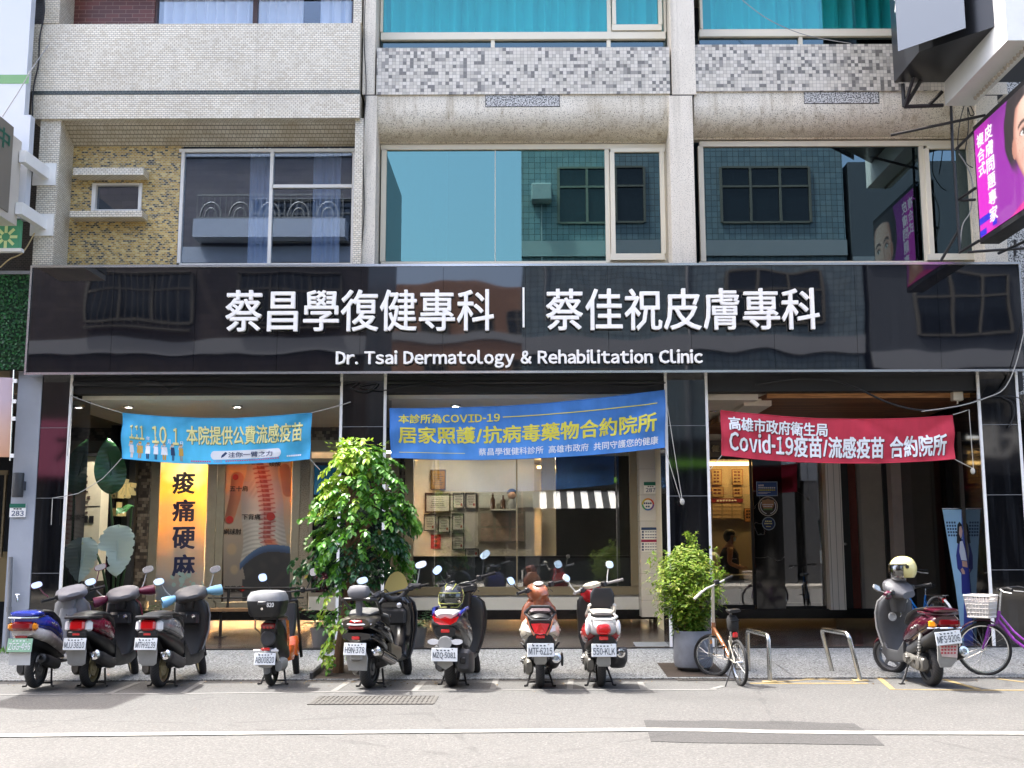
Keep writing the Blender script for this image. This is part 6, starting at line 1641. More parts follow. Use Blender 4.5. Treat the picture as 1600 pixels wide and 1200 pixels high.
def tall_tail_scooter(P, body, txt, shield_in, mitt, hand_mat, cloth=None):
    """narrow 125 cc scooter with an upright square lamp"""
    common(P, rim_gold, body, fender_mat=body)
    engine(P)
    loft_part(P, 'side_panel', [(-.40, .74, .80, .10), (-.33, .68, .825, .155), (-.12, .62, .83, .185), (.08, .56, .80, .19), (.24, .50, .70, .175), (.30, .5, .60, .14)], body)
    loft_part(P, 'under_body', [(-.44, .62, .70, .115), (-.36, .58, .70, .15), (-.1, .46, .64, .165), (.15, .36, .58, .17), (.34, .27, .50, .165), (.46, .24, .36, .14)], black_pl)
    loft_part(P, 'seat', [(-.36, .81, .85, .09), (-.26, .80, .875, .135), (-.02, .80, .885, .145), (.16, .78, .86, .14), (.34, .70, .80, .12), (.42, .62, .72, .10)], seat_mat)
    mb = MB().tube([(-.15, -.12, .82), (-.165, -.34, .825), (-.13, -.45, .83), (0, -.475, .835), (.13, -.45, .83), (.165, -.34, .825), (.15, -.12, .82)], .02, 8)
    mb.sec([(-.47, .815, .84, .1), (-.36, .82, .85, .14), (-.28, .825, .85, .12)]).build('grab_rail', black_pl, P)
    lens(P, 'tail_light', -.085, .085, .685, .80, -.455, red_lens, .06, .02, -.12)
    for s in (-1, 1):
        a, b = sorted((s * .09, s * .175))
        lens(P, 'turn_signal', a, b, .675, .795, -.42, clear_lens, .08, .02, -.12, s * .5)
    lens(P, 'reflector', -.045, .045, .625, .655, -.452, red_lens, .02, .006)
    MB().rbox(-.115, .115, -.45, -.3, .60, .68, .02).build('tail_cover', black_pl, P)
    plate_part(P, txt, -.475, .535, .26, .135, plate_white, plate_ink, .18)
    MB().loft([[(-.10, -.45, .60), (.10, -.45, .60), (.10, -.435, .60), (-.10, -.435, .60)], [(-.115, -.43, .45), (.115, -.43, .45), (.115, -.41, .45), (-.115, -.41, .45)], [(-.1, -.40, .31), (.1, -.40, .31), (.1, -.385, .31), (-.1, -.385, .31)], [(-.06, -.385, .285), (.06, -.385, .285), (.06, -.37, .285), (-.06, -.37, .285)]]).build('mudguard', ltgrey_pl, P)
    MB().loft([[(-.14, -.1, .4), (-.14, -.3, .45), (-.13, -.42, .58)], [(.14, -.1, .4), (.14, -.3, .45), (.13, -.42, .58)]], closed=False).build('rear_fender', black_pl, P)
    muffler(P, (.15, .26, .24), (.17, -.30, .40), .068, dkgrey_pl, chrome, dkgrey_pl)
    shock(P, -.11, (-.02, .28), (-.14, .6))
    stand(P)
    MB().rbox(-.15, .15, .36, .88, .25, .31, .02).build('floorboard', black_pl, P)
    mb = MB()
    for s in (-1, 1): mb.sec([(.30, .22, .52, .012), (.5, .2, .33, .014), (.8, .2, .33, .014), (.95, .25, .4, .012)], xc=s * .16)
    mb.build('side_skirt', black_pl, P)
    leg_shield(P, SHIELD, shield_in, COWL, body, body)
    MB().rbox(-.15, .15, .76, .86, .66, .82, .03).build('glove_box', black_pl, P)
    MB().lathe([(.02, 0), (.026, .006), (.012, .008)], (.09, .757, .77), (0, -1, 0), 14).build('key_lock', chrome, P)
    loft_part(P, 'headset', [(.66, .985, 1.02, .07), (.72, .96, 1.08, .17), (.82, .93, 1.13, .21), (.92, .95, 1.14, .18), (1.0, .98, 1.10, .12), (1.03, 1.0, 1.05, .06)], hand_mat)
    loft_part(P, 'steering_cover', [(.86, .78, .90, .06), (1.0, .76, .92, .085)], black_pl, axis='z')
    bars(P, .80, 1.03, .35)
    mirrors(P, .33, .84, 1.07, 1.27, (.07, .016, .046), dkgrey_pl, ltgrey_pl)
    if mitt:
        for s in (-1, 1):
            MB().loft([[( s * xx, yc + ry * math.cos(a), 1.03 + dz + rz_ * math.sin(a)) for a in [2 * PI * j / 14 for j in range(14)]] for xx, yc, ry, rz_, dz in ((.19, .80, .04, .035, 0), (.25, .78, .08, .055, -.01), (.32, .75, .09, .068, -.02), (.365, .72, .085, .064, -.02))], cap=False).build('hand_mitt', mitt, P)
paint_blue_mitt = M('light_blue_mitt', '#7fb2cf', .7, var=.1)
maroon_mitt = M('maroon_mitt', '#5a1630', .35)
# --- maroon
P = scooter('maroon scooter with square red tail lamp and plate MJJ-3810', 140, 1074, -2)
tall_tail_scooter(P, paint('maroon_paint', '#7d1030'), 'MJJ·3810', black_pl, maroon_mitt, M('worn_grey_cover', '#6d6a6a', .5, var=.2))
steer(P, 30)
# --- grey
P = scooter('silver grey scooter with light blue handlebar mitts and plate MTH-9139', 250, 1074, -4)
tall_tail_scooter(P, paint('silver_grey_paint', '#7a7d80'), 'MTH·9139', black_pl, paint_blue_mitt, M('dark_grey_cover', '#4d4d4e', .5, var=.2))
steer(P, 30)

# --- blue and white, green plate
P = scooter('blue and white scooter with amber and red tail lamp and green plate ZGG-496', 55, 1078, -1, 0, .02)
blue_p = paint('royal_blue_paint', '#2b3fa8'); wht_p = paint('white_body_paint', '#cfc9c4')
common(P, rim_grey, wht_p, fender_mat=wht_p)
engine(P, dkgrey_pl)
loft_part(P, 'side_panel', [(-.40, .76, .84, .10), (-.33, .70, .87, .16), (-.1, .66, .85, .185), (.1, .60, .78, .185), (.3, .5, .66, .165), (.42, .44, .54, .12)], blue_p)
loft_part(P, 'lower_panel', [(-.40, .62, .72, .13), (-.3, .57, .72, .175), (-.05, .50, .68, .193), (.2, .40, .58, .19), (.4, .32, .48, .17)], wht_p)
loft_part(P, 'under_body', [(-.36, .5, .64, .1), (-.1, .42, .58, .13), (.2, .3, .5, .14), (.44, .24, .36, .13)], black_pl)
loft_part(P, 'seat', [(-.24, .85, .875, .09), (-.14, .84, .90, .135), (.08, .80, .885, .14), (.28, .70, .80, .13), (.38, .62, .72, .11)], seat_mat)
MB().sec([(-.44, .84, .87, .12), (-.40, .83, .89, .155), (-.28, .83, .90, .165), (-.2, .83, .88, .15)]).build('spoiler', blue_p, P)
MB().tube([(-.15, -.2, .83), (-.16, -.4, .82), (0, -.46, .82), (.16, -.4, .82), (.15, -.2, .83)], .012, 8).build('grab_rail', chrome, P)
lens(P, 'tail_light', -.12, .12, .68, .78, -.455, dkred_lens, .1, .025, -.1)
for s in (-1, 1):
    a, b = sorted((s * .115, s * .19)); lens(P, 'turn_signal', a, b, .68, .77, -.43, amber_lens, .1, .025, -.1, s * .6)
lens(P, 'reflector', -.07, .07, .595, .625, -.44, dkred_lens, .02, .006)
plate_part(P, 'ZGG-496', -.455, .52, .28, .15, plate_green, plate_white, .18)
MB().loft([[(-.12, -.445, .46), (.12, -.445, .46), (.12, -.435, .46), (-.12, -.435, .46)], [(-.13, -.42, .30), (.11, -.42, .30), (.11, -.412, .30), (-.13, -.412, .30)]]).build('mudguard', M('white_flap', '#d7d8d6', .6, var=.1), P)
muffler(P, (.15, .2, .24), (.17, -.26, .36), .062, black_pl, black_pl, dkgrey_pl)
stand(P)
MB().rbox(-.15, .15, .36, .88, .25, .31, .02).build('floorboard', grey_pl, P)
leg_shield(P, [(a, b - .03, c, d) for a, b, c, d in SHIELD], grey_pl, COWL, blue_p)
MB().sec([(.5, .74, .90, .10), (.7, .74, .90, .12), (.86, .76, .9, .10)], 'z', n=4).build('inner_box', grey_pl, P)
loft_part(P, 'headset', [(.66, 1.0, 1.04, .08), (.72, .96, 1.08, .17), (.84, .95, 1.14, .19), (.96, .98, 1.13, .13), (1.02, 1.02, 1.08, .06)], M('faded_grey_cover', '#77767a', .55, var=.25))
MB().sec([(.84, .76, .90, .07), (1.0, .74, .92, .10)], 'z', n=4).build('steering_cover', grey_pl, P)
bars(P, .78, 1.03, .36)
mirrors(P, .36, .80, 1.06, 1.25, (.075, .016, .043), dkgrey_pl, maroon_mitt, dz=(-.02, .02))
steer(P, 32)

# --- orange electric
P = scooter('slim orange and black electric scooter with a top box numbered 820', 424, 1071, -3)
orange = paint('orange_paint', '#e8682a'); 
r_ = .225
wheel(P, 'rear_wheel', 0, r_, .085, steel_dark); wheel(P, 'front_wheel', 1.02, r_, .075, steel_dark)
mb = MB()
for s in (-1, 1): mb.tube([(s * .075, 1.02, r_), (s * .075, .93, .52), (s * .075, .80, .95)], .02, 8)
mb.tube([(-.08, .80, .95), (.08, .80, .95)], .02, 8).tube([(0, .80, .95), (0, .79, 1.06)], .02, 8)
mb.build('fork', black_pl, P)
fender(P, 1.02, r_ + .02, .07, R(10), R(170), orange)
MB().sec([(.24, .40, .80, .09), (.34, .38, .82, .11), (.42, .5, .8, .1)], 'z', n=3).build('battery_floor', orange, P)
MB().sec([(.30, .56, .80, .125), (.45, .62, .82, .13), (.52, .68, .8, .11)], 'z', n=2.6).build('side_panel', orange, P)
MB().sec([(.46, .66, .78, .06), (.62, .70, .80, .08), (.8, .70, .80, .09), (.92, .70, .80, .08)], 'z', n=4).build('steering_cover', dkgrey_pl, P)
loft_part(P, 'under_body', [(-.20, .52, .76, .09), (-.08, .40, .78, .11), (.1, .34, .76, .12), (.28, .3, .66, .11), (.42, .26, .4, .1)], black_pl)
for s in (-1, 1): MB().loft([[(s * .125, .1, .76), (s * .125, .24, .74)], [(s * .132, .14, .6), (s * .132, .27, .58)], [(s * .125, .2, .44), (s * .125, .31, .44)]], closed=False).build('side_panel', orange, P)
loft_part(P, 'seat', [(-.2, .77, .80, .09), (-.1, .765, .82, .12), (.15, .76, .82, .12), (.34, .74, .79, .09)], seat_mat)
mb = MB()
for s in (-1, 1): mb.tube([(s * .11, .05, .79), (s * .13, -.3, .80), (s * .12, -.32, .68), (s * .1, -.12, .6)], .011, 7)
mb.box(-.14, .14, -.34, -.02, .80, .815).build('rear_rack', steel_dark, P)
tb_ = MB().sec([(.82, -.44, -.06, .17), (.86, -.47, -.03, .195), (.98, -.485, -.01, .215), (1.0, -.485, -.01, .217)], 'z', n=4, seg=28).build('top_box', black_pl, P)
MB().sec([(1.0, -.487, -.008, .219), (1.05, -.48, -.015, .212), (1.10, -.45, -.04, .18), (1.115, -.38, -.1, .11)], 'z', n=3.6, seg=28).build('lid', grey_pl, tb_)
MB().rbox(-.055, .055, -.497, -.47, .955, 1.0, .008).build('latch', dkgrey_pl, tb_)
MB().lathe([(.015, 0), (.015, .01)], (0, -.485, .915), (0, -1, 0), 12).build('key_lock', chrome, tb_)
text(MB(), '820', lambda u, v, w: (.055 + .08 * u, -.491 + .012 * u - w, .935 + .05 * v), .03).build('characters', white_pl, tb_, smooth=False)
lens(P, 'tail_light', -.085, .085, .67, .735, -.23, dkred_lens, .05, .015)
mb = MB()
for k in range(3): mb.lathe([(.014, 0), (.014, .006)], (-.04 + .04 * k, -.23, .688), (0, -1, 0), 10)
mb.build('lamp_bulbs', red_lens, P)
MB().lathe([(.09, 0), (.09, .02), (.08, .03)], (.0, -.19, .56), (0, -1, .1), 22).build('round_cover', dkgrey_pl, P)
fender(P, 0, r_ + .02, .06, R(60), R(195), grey_pl, 'rear_fender')
MB().tube([(.1, .28, .26), (.1, -.02, .24), (.09, -.2, .44)], .018, 8).build('swing_arm', alu, P)
MB().sec([(-.08, .17, .29, .04), (.1, .16, .32, .05), (.2, .18, .3, .04)], xc=.1).build('hub_motor', ltgrey_pl, P)
lens(P, 'reflector', -.05, .05, .425, .46, -.30, red_lens, .03, .008)
for s in (-1, 1): a, b = sorted((s * .06, s * .15)); lens(P, 'turn_signal', a, b, .41, .44, -.29, clear_lens, .03, .008)
plate_part(P, 'AB00820', -.31, .335, .25, .14, plate_white, plate_ink, .22)
MB().sec([(-.30, .235, .27, .08), (-.22, .22, .3, .07), (-.12, .26, .34, .05)]).build('mudguard', ltgrey_pl, P)
bars(P, .77, 1.06, .34, steel_dark, blackrub, steel_dark, .1)
mirrors(P, .30, .78, 1.06, 1.27, (.058, .012, .058), steel_dark, black_pl, .1)
stand(P)
steer(P, 14, 1.02)

# --- big black scooter
P = scooter('large black scooter with backrest, yellow windscreen and plate H9N-378', 577, 1075, -11)
blk_p = paint('black_paint', '#0d0e12', .12)
common(P, rim_grey, blk_p, 1.22, .24, .125, .105, fender_mat=blk_p)
engine(P)
loft_part(P, 'side_panel', [(-.46, .70, .80, .13), (-.38, .66, .84, .195), (-.15, .60, .83, .215), (.12, .52, .76, .21), (.34, .42, .66, .18), (.48, .36, .5, .13)], blk_p)
loft_part(P, 'under_body', [(-.48, .58, .66, .17), (-.36, .54, .68, .205), (-.1, .46, .62, .2), (.2, .34, .52, .17), (.48, .24, .38, .15)], blk_p)
MB().sec([(-.50, .72, .82, .15), (-.46, .70, .845, .185), (-.3, .72, .855, .20), (-.15, .76, .85, .18)]).build('tail_cover', M('bronze_black_tail', '#4f4a40', .3, .3), P)
loft_part(P, 'seat', [(-.4, .84, .87, .12), (-.28, .84, .91, .155), (-.08, .84, .92, .16), (.02, .80, .87, .15), (.25, .76, .84, .145), (.42, .68, .77, .11)], M('grey_seat', '#5a5a58', .5, bump=.1, bs=200))
MB().sec([(1.04, -.46, -.40, .10), (1.07, -.475, -.37, .125), (1.12, -.47, -.36, .135), (1.17, -.45, -.37, .11), (1.185, -.43, -.39, .06)], 'z', n=2.6).sec([(.82, -.42, -.36, .035), (1.06, -.44, -.39, .04)], 'z').build('backrest', M('grey_backrest', '#55565a', .6, var=.15), P)
MB().tube([(-.17, -.1, .86), (-.2, -.4, 1.02), (-.15, -.47, 1.03), (0, -.44, 1.03), (.15, -.47, 1.03), (.2, -.4, 1.02), (.17, -.1, .86)], .018, 8).build('grab_rail', black_pl, P)
lens(P, 'tail_light', -.075, .075, .765, .80, -.515, red_lens, .04, .012)
lens(P, 'tail_light', -.09, .09, .70, .735, -.51, dkred_lens, .04, .012)
MB().tube([(-.17, -.47, .755), (0, -.525, .75), (.17, -.47, .755)], .010, 6).build('chrome_strip', chrome, P)
lens(P, 'reflector', -.045, .045, .585, .62, -.51, red_lens, .02, .006)
plate_part(P, 'H9N·378', -.52, .485, .26, .135, plate_white, plate_ink, .15)
MB().loft([[(-.10, -.50, .52), (.10, -.50, .52), (.10, -.48, .52), (-.10, -.48, .52)], [(-.125, -.46, .38), (.125, -.46, .38), (.125, -.43, .38), (-.125, -.43, .38)], [(-.105, -.42, .24), (.105, -.42, .24), (.105, -.40, .24), (-.105, -.40, .24)]]).rbox(-.075, .075, -.49, -.45, .35, .44, .02).build('mudguard', ltgrey_pl, P)
muffler(P, (.2, .28, .28), (.2, -.36, .45), .062, stainless, chrome, chrome)
MB().sec([(.2, .3, .5, .03), (.4, .26, .46, .035), (.6, .28, .42, .03)], xc=.17).build('side_skirt', M('champagne_panel', '#8a806c', .35, .3), P)
shock(P, .12, (-.02, .3), (-.12, .58)); shock(P, -.12, (-.02, .3), (-.12, .58))
stand(P)
MB().rbox(-.17, .17, .4, .94, .24, .31, .02).build('floorboard', black_pl, P)
SH2 = [(.26, .86, .98, .2), (.4, .9, 1.04, .23), (.6, .92, 1.1, .255), (.8, .88, 1.12, .26), (.93, .84, 1.06, .24), (1.0, .86, 1.0, .17)]
leg_shield(P, SH2, blk_p, [(.4, 1.02, 1.12, .16), (.6, 1.05, 1.22, .22), (.8, 1.04, 1.24, .23), (.96, 1.0, 1.16, .18), (1.04, .98, 1.08, .1)], blk_p, dkgrey_pl)
MB().rbox(-.18, .18, .80, .9, .66, .86, .03).build('glove_box', black_pl, P)
MB().lathe([(.026, 0), (.032, .006), (.012, .008)], (.1, .8, .9), (0, -1, .3), 14).build('key_lock', chrome, P)
MB().loft([[(s_ * (.15 - .05 * k), .98 + .02 * k, 1.0 + .11 * k) for s_ in (-1, -.6, 0, .6, 1)] for k in (0, 1, 2)] , closed=False).build('windscreen', glass('yellow_screen_tint', (.75, .66, .3), (1, 1, .9), .1), P)
MB().loft([[(.16 * math.cos(a) * (1.0 if math.sin(a) > 0 else 1), .97 + .05 * max(0, math.sin(a)) , 1.05 + .26 * math.sin(a)) for a in [PI * j / 14 for j in range(15)]], [(.155 * math.cos(a), .975 + .05 * max(0, math.sin(a)), 1.05 + .25 * math.sin(a)) for a in [PI * j / 14 for j in range(15)]]], closed=True).build('windscreen_panel', M('amber_screen', '#9a8a4a', .3, coat=.4), P)
mb = MB().tube([(-.3, .72, 1.06), (-.2, .8, 1.09), (-.06, .86, .98), (.06, .86, .98), (.2, .8, 1.09), (.3, .72, 1.06)], .035, 10)
mb.build('headset', dkgrey_pl, P)
bars(P, .76, 1.06, .38, dkgrey_pl, blackrub, steel, .1)
mirrors(P, .36, .82, 1.08, 1.31, (.075, .018, .046), black_pl, ltgrey_pl, dz=(-.03, 0))
steer(P, 30, 1.22, STEER - {'windscreen_panel', 'windscreen'})

# --- dark grey sporty scooter
P = scooter('dark grey sporty scooter with red winged tail lamp and plate MZQ-5081', 707, 1072, -7)
gun = paint('gunmetal_paint', '#3a3b3e', .3); bluep = paint('dark_blue_paint', '#1a2470', .2)
common(P, rim_grey, bluep, 1.2, .25, .13, .11, steer=-.15, fender_mat=black_pl)
engine(P, dkgrey_pl, .02, M('grey_case', '#5d5f62', .5, .3, var=.2))
loft_part(P, 'side_panel', [(-.46, .72, .80, .14), (-.40, .66, .85, .175), (-.2, .56, .86, .205), (.05, .46, .82, .215), (.3, .40, .70, .19), (.46, .36, .52, .14)], gun, n=2.3)
loft_part(P, 'tail_cover', [(-.45, .80, .86, .09), (-.38, .82, .90, .14), (-.2, .84, .90, .15)], ltgrey_pl)
for s in (-1, 1): MB().tube([(s * .15, -.40, .84), (s * .185, -.2, .90), (s * .17, .05, .90)], .022, 8).build('grab_rail', bluep, P)
loft_part(P, 'seat', [(-.3, .88, .90, .10), (-.2, .87, .93, .14), (.05, .84, .90, .15), (.3, .76, .84, .13), (.44, .7, .77, .1)], seat_mat)
mb = MB().poly([(-.155, -.455, .83), (-.07, -.475, .80), (0, -.48, .825), (.07, -.475, .80), (.155, -.455, .83), (.13, -.465, .77), (.06, -.48, .735), (-.06, -.48, .735), (-.13, -.465, .77)], (0, .05, 0))
mb.build('tail_light', red_lens, P, smooth=False)
lens(P, 'reflector', -.05, .05, .645, .685, -.475, red_lens, .02, .006)
MB().sec([(-.47, .60, .72, .12), (-.3, .56, .72, .15), (-.1, .5, .66, .14)]).build('tail_under', black_pl, P)
MB().sec([(-.49, .46, .60, .08), (-.42, .5, .64, .07), (-.3, .56, .64, .06)], n=2).build('plate_bracket', ltgrey_pl, P)
for s in (-1, 1):
    MB().loft([[(s * xx, -.46 + dy_, zz_) for dy_, zz_ in ((-.02, .545 - h_), (.02, .545 - h_), (.02, .545 + h_), (-.02, .545 + h_))] for xx, h_ in ((.07, .018), (.12, .032), (.165, .03), (.20, .012))]).build('turn_signal', clear_lens, P)
plate_part(P, 'MZQ·5081', -.505, .405, .30, .15, plate_white, plate_ink, .08)
MB().loft([[(-.08, -.49, .345), (.08, -.49, .345), (.08, -.47, .345), (-.08, -.47, .345)], [(-.09, -.46, .29), (.09, -.46, .29), (.09, -.44, .29), (-.09, -.44, .29)], [(-.005, -.44, .235), (.005, -.44, .235), (.005, -.42, .235), (-.005, -.42, .235)]]).build('mudguard', ltgrey_pl, P)
MB().sec([(-.42, .24, .42, .06, .2), (-.36, .2, .46, .085, .2), (-.1, .16, .4, .09, .19), (.1, .18, .34, .06, .17)], n=5).build('muffler', dkgrey_pl, P)
MB().rbox(.165, .235, -.432, -.40, .30, .37, .01).build('muffler_tip', black_pl, P)
MB().sec([(-.14, .26, .46, .04, -.16), (.2, .24, .48, .06, -.17)], n=5).build('air_box', M('grey_box_case', '#56595d', .5, var=.2), P)
stand(P); shock(P, -.14, (-.02, .3), (-.12, .58))
leg_shield(P, [(a, b + .02, c + .02, d * 1.08) for a, b, c, d in SHIELD], black_pl, [(a, b + .02, c + .06, d * 1.08) for a, b, c, d in COWL], bluep, black_pl)
MB().rbox(-.15, .15, .4, .9, .25, .32, .02).build('floorboard', black_pl, P)
loft_part(P, 'headset', [(.74, 1.06, 1.12, .1), (.82, 1.03, 1.16, .14), (.92, 1.02, 1.18, .12), (1.0, 1.06, 1.14, .07)], black_pl)
bars(P, .80, 1.16, .36, black_pl, blackrub, steel, .08, .05)
MB().sec([(.84, .80, .92, .07), (1.16, .76, .9, .08)], 'z').build('steering_cover', black_pl, P)
mirrors(P, .31, .86, 1.18, 1.45, (.08, .02, .05), black_pl, black_pl, .08, dz=(-.06, .0), rot=(.5, -.5))
steer(P, 28, 1.2)
hl = T('helmet', 'black full face helmet with yellow stripes on the seat of the sporty scooter', 'helmet', P.matrix_basis @ Vector((0, -.10, .90)), R(-7))
hl.scale = (1.1, 1.1, 1.08)
def helmet(hl, shell, trim, visor, full=True):
    """open towards -y"""
    def ring(t, k=1.0, a0=0.0, a1=2 * PI, n=28, closed=True):
        rr = max(math.cos(t), .02) ** .8
        m = n if closed else n + 1
        return [(.135 * k * rr * math.cos(a0 + (a1 - a0) * j / n), .155 * k * rr * math.sin(a0 + (a1 - a0) * j / n), .115 + .145 * k * math.sin(t)) for j in range(m)]
    T0 = -.75
    f0, f1_ = -PI / 2 - 1.0, -PI / 2 + 1.0
    full_r = lambda t0, t1, k=1.0: [ring(t0 + (t1 - t0) * i / 8, k) for i in range(9)]
    mb = MB()
    mb.loft(full_r(.32, PI / 2))
    back = [ring(T0 + (.32 - T0) * i / 6, 1, f1_, f0 + 2 * PI, 22, False) for i in range(7)]
    mb.loft(back, closed=False)
    if full: mb.loft([ring(T0 + .35 * i / 3, 1.02, f0, f1_, 16, False) for i in range(4)], closed=False)
    mb.build('shell', shell, hl)
    MB().loft(full_r(T0, PI / 2, .93)).build('lining', blackrub, hl)
    vt = (T0 + .33, .36) if full else (-.95, .34)
    k = 1.03 if full else 1.16
    MB().loft([ring(vt[0] + (vt[1] - vt[0]) * i / 6, k - .0 if full else k - .12 * (i / 6), f0 - .05, f1_ + .05, 18, False) for i in range(7)], closed=False).build('visor', visor, hl)
    mb = MB()
    if full:
        for t in (T0 + .34, .36): mb.tube([Vector(p) for p in ring(t, 1.045, f0, f1_, 18, False)], .005, 6)
        for s in (-1, 1):
            mb.tube([Vector((s * x_, y_, z_)) for x_, y_, z_ in ((.02, -.155, .02), (.09, -.13, .015), (.125, -.06, .06), (.135, .0, .14), (.115, .03, .20))], .005, 6)
            mb.tube([Vector((s * x_, y_, z_)) for x_, y_, z_ in ((.03, -.13, .20), (.05, -.09, .235), (.05, 0, .262), (.04, .08, .245))], .005, 6)
    else:
        mb.tube([Vector(p) for p in ring(.33, 1.03, f0 - .3, f1_ + .3, 20, False)], .009, 6)
        for s in (-1, 1): mb.lathe([(.02, 0), (.02, .012)], (s * .128, -.04, .14), (s, 0, 0), 12)
    mb.build('trim', trim, hl)
helmet(hl, M('helmet_graphite', '#2b2c2e', .25, coat=.6, var=.5, vs=14), M('helmet_yellow', '#7d8030', .4), M('dark_visor', '#20261f', .05, coat=1), True)

# --- cream and bronze
P = scooter('cream and copper scooter with triangular red tail lamp and plate MTF-6215', 844, 1074, 0)
cream_p = paint('cream_body_paint', '#d9cfb8'); copper = paint('copper_paint', '#9c5e40', .3)
common(P, rim_grey, copper, 1.14, .23, .10, .095, fender_mat=copper)
engine(P, cast, .0, M('alloy_case', '#75736c', .4, .6, var=.3))
loft_part(P, 'side_panel', [(-.42, .62, .72, .10), (-.37, .57, .80, .17), (-.2, .50, .84, .225), (.0, .46, .83, .235), (.2, .44, .76, .21), (.38, .40, .6, .16)], cream_p, n=2.2)
MB().sec([(-.43, .65, .82, .13), (-.38, .62, .86, .155), (-.25, .66, .875, .16)], n=2.1).build('tail_cover', black_pl, P)
loft_part(P, 'seat', [(-.36, .86, .89, .10), (-.26, .855, .93, .155), (-.05, .83, .92, .165), (.2, .77, .87, .155), (.4, .68, .79, .11)], M('plum_seat', '#4a3d40', .45, bump=.1, bs=200))
MB().tube([(-.15, -.1, .86), (-.17, -.36, .87), (-.10, -.42, .94), (.10, -.42, .94), (.17, -.36, .87), (.15, -.1, .86)], .018, 8).build('grab_rail', black_pl, P)
MB().tube([(-.17, -.36, .86), (-.09, -.475, .79), (.09, -.475, .79), (.17, -.36, .86)], .012, 8).build('rear_bar', black_pl, P)
MB().poly([(-.105, -.44, .75), (0, -.46, .757), (.105, -.44, .75), (.06, -.475, .645), (0, -.48, .635), (-.06, -.475, .645)], (0, .06, 0)).build('tail_light', red_lens, P, smooth=False)
for s in (-1, 1):
    MB().tube([(s * .16, -.39, .83), (s * .115, -.45, .70), (s * .07, -.475, .625)], .01, 7).build('copper_trim', copper, P)
    MB().poly([(s * .12, -.435, .73), (s * .165, -.40, .735), (s * .175, -.39, .67), (s * .11, -.455, .655)], (0, .06, 0)).build('turn_signal', clear_lens, P, smooth=False)
    MB().tube([(s * .1, -.3, .36), (s * .19, -.28, .5), (s * .215, -.2, .52)], .012, 6).build('foot_peg', black_pl, P)
lens(P, 'reflector', -.05, .05, .59, .625, -.47, red_lens, .02, .006)
MB().sec([(-.46, .54, .64, .14), (-.3, .46, .60, .17), (0, .4, .54, .18)]).build('tail_under', black_pl, P)
plate_part(P, 'MTF·6215', -.485, .465, .30, .15, plate_white, plate_ink, .1)
MB().loft([[(-.07, -.47, .40), (.07, -.47, .40), (.07, -.45, .40), (-.07, -.45, .40)], [(-.072, -.45, .33), (.072, -.45, .33), (.072, -.42, .33), (-.072, -.42, .33)], [(-.05, -.42, .30), (.05, -.42, .30), (.05, -.40, .30), (-.05, -.40, .30)]]).build('mudguard', ltgrey_pl, P)
muffler(P, (.15, .2, .24), (.18, -.32, .36), .066, dkgrey_pl, steel)
MB().sec([(-.2, .26, .38, .012), (.0, .24, .4, .016), (.15, .26, .36, .012)], xc=.255).build('heat_shield', black_pl, P)
stand(P); shock(P, -.12, (-.02, .28), (-.14, .56))
leg_shield(P, [(.3, .8, .9, .14), (.5, .86, 1.0, .2), (.72, .86, 1.06, .23), (.86, .84, 1.04, .21), (.93, .86, 1.0, .15)], copper, [(a, b, c + .04, d) for a, b, c, d in COWL], copper, None)
MB().rbox(-.15, .15, .36, .86, .25, .31, .02).build('floorboard', cream_p, P)
loft_part(P, 'headset', [(.70, 1.01, 1.06, .05), (.74, .96, 1.12, .085), (.84, .94, 1.17, .11), (.96, .96, 1.17, .105), (1.03, 1.0, 1.12, .07)], copper)
MB().lathe([(.06, 0), (.062, .012), (.05, .016)], (0, .80, 1.155), (0, -.35, 1), 22).build('speedometer', ltgrey_pl, P)
MB().sec([(.80, .80, .90, .06), (.98, .77, .92, .075)], 'z').build('steering_cover', copper, P)
bars(P, .80, 1.10, .36, black_pl, blackrub, steel, .12, .02)
mirrors(P, .33, .84, 1.12, 1.32, (.056, .012, .056), black_pl, steel_dark, .1, dz=(-.05, .0))
steer(P, 30, 1.14)

# --- red retro
P = scooter('red retro scooter with padded backrest and plate 550-KLK', 939, 1073, 1)
redp = paint('candy_red_paint', '#a31420')
common(P, rim_grey, redp, 1.12, .225, .095, .09, fender_mat=redp)
engine(P, cast, .02, M('alloy_case_grey', '#6b6a66', .4, .6, var=.3))
loft_part(P, 'side_panel', [(-.36, .60, .72, .12), (-.3, .52, .78, .20), (-.1, .46, .80, .23), (.1, .44, .76, .22), (.3, .42, .66, .18)], redp, n=2.3)
MB().sec([(-.44, .62, .70, .10), (-.40, .60, .76, .155), (-.25, .60, .815, .185), (-.05, .66, .83, .18)], n=2.2).build('tail_cover', ltgrey_pl, P)
loft_part(P, 'seat', [(-.28, .83, .86, .10), (-.18, .82, .90, .15), (.05, .80, .89, .165), (.25, .76, .85, .16), (.4, .68, .78, .12)], M('grey_beige_seat', '#8c8982', .55, bump=.1, bs=200))
MB().sec([(.93, -.33, -.27, .115), (.98, -.35, -.27, .14), (1.08, -.37, -.29, .135), (1.14, -.37, -.31, .10)], 'z', n=3.4).build('backrest', M('backrest_pad', '#252629', .5, bump=.2, bs=120), P)
MB().tube([(-.16, -.05, .84), (-.15, -.3, .94), (-.09, -.32, .98), (.09, -.32, .98), (.15, -.3, .94), (.16, -.05, .84)], .016, 8).build('backrest_frame', alu, P)
MB().tube([(-.14, -.26, .84), (-.16, -.4, .82), (-.09, -.5, .795), (.09, -.5, .795), (.16, -.4, .82), (.14, -.26, .84)], .015, 8).build('grab_rail', alu, P)
MB().sec([(-.48, .635, .72, .06), (-.46, .62, .745, .08), (-.38, .62, .74, .085)], n=3).build('tail_light', red_lens, P)
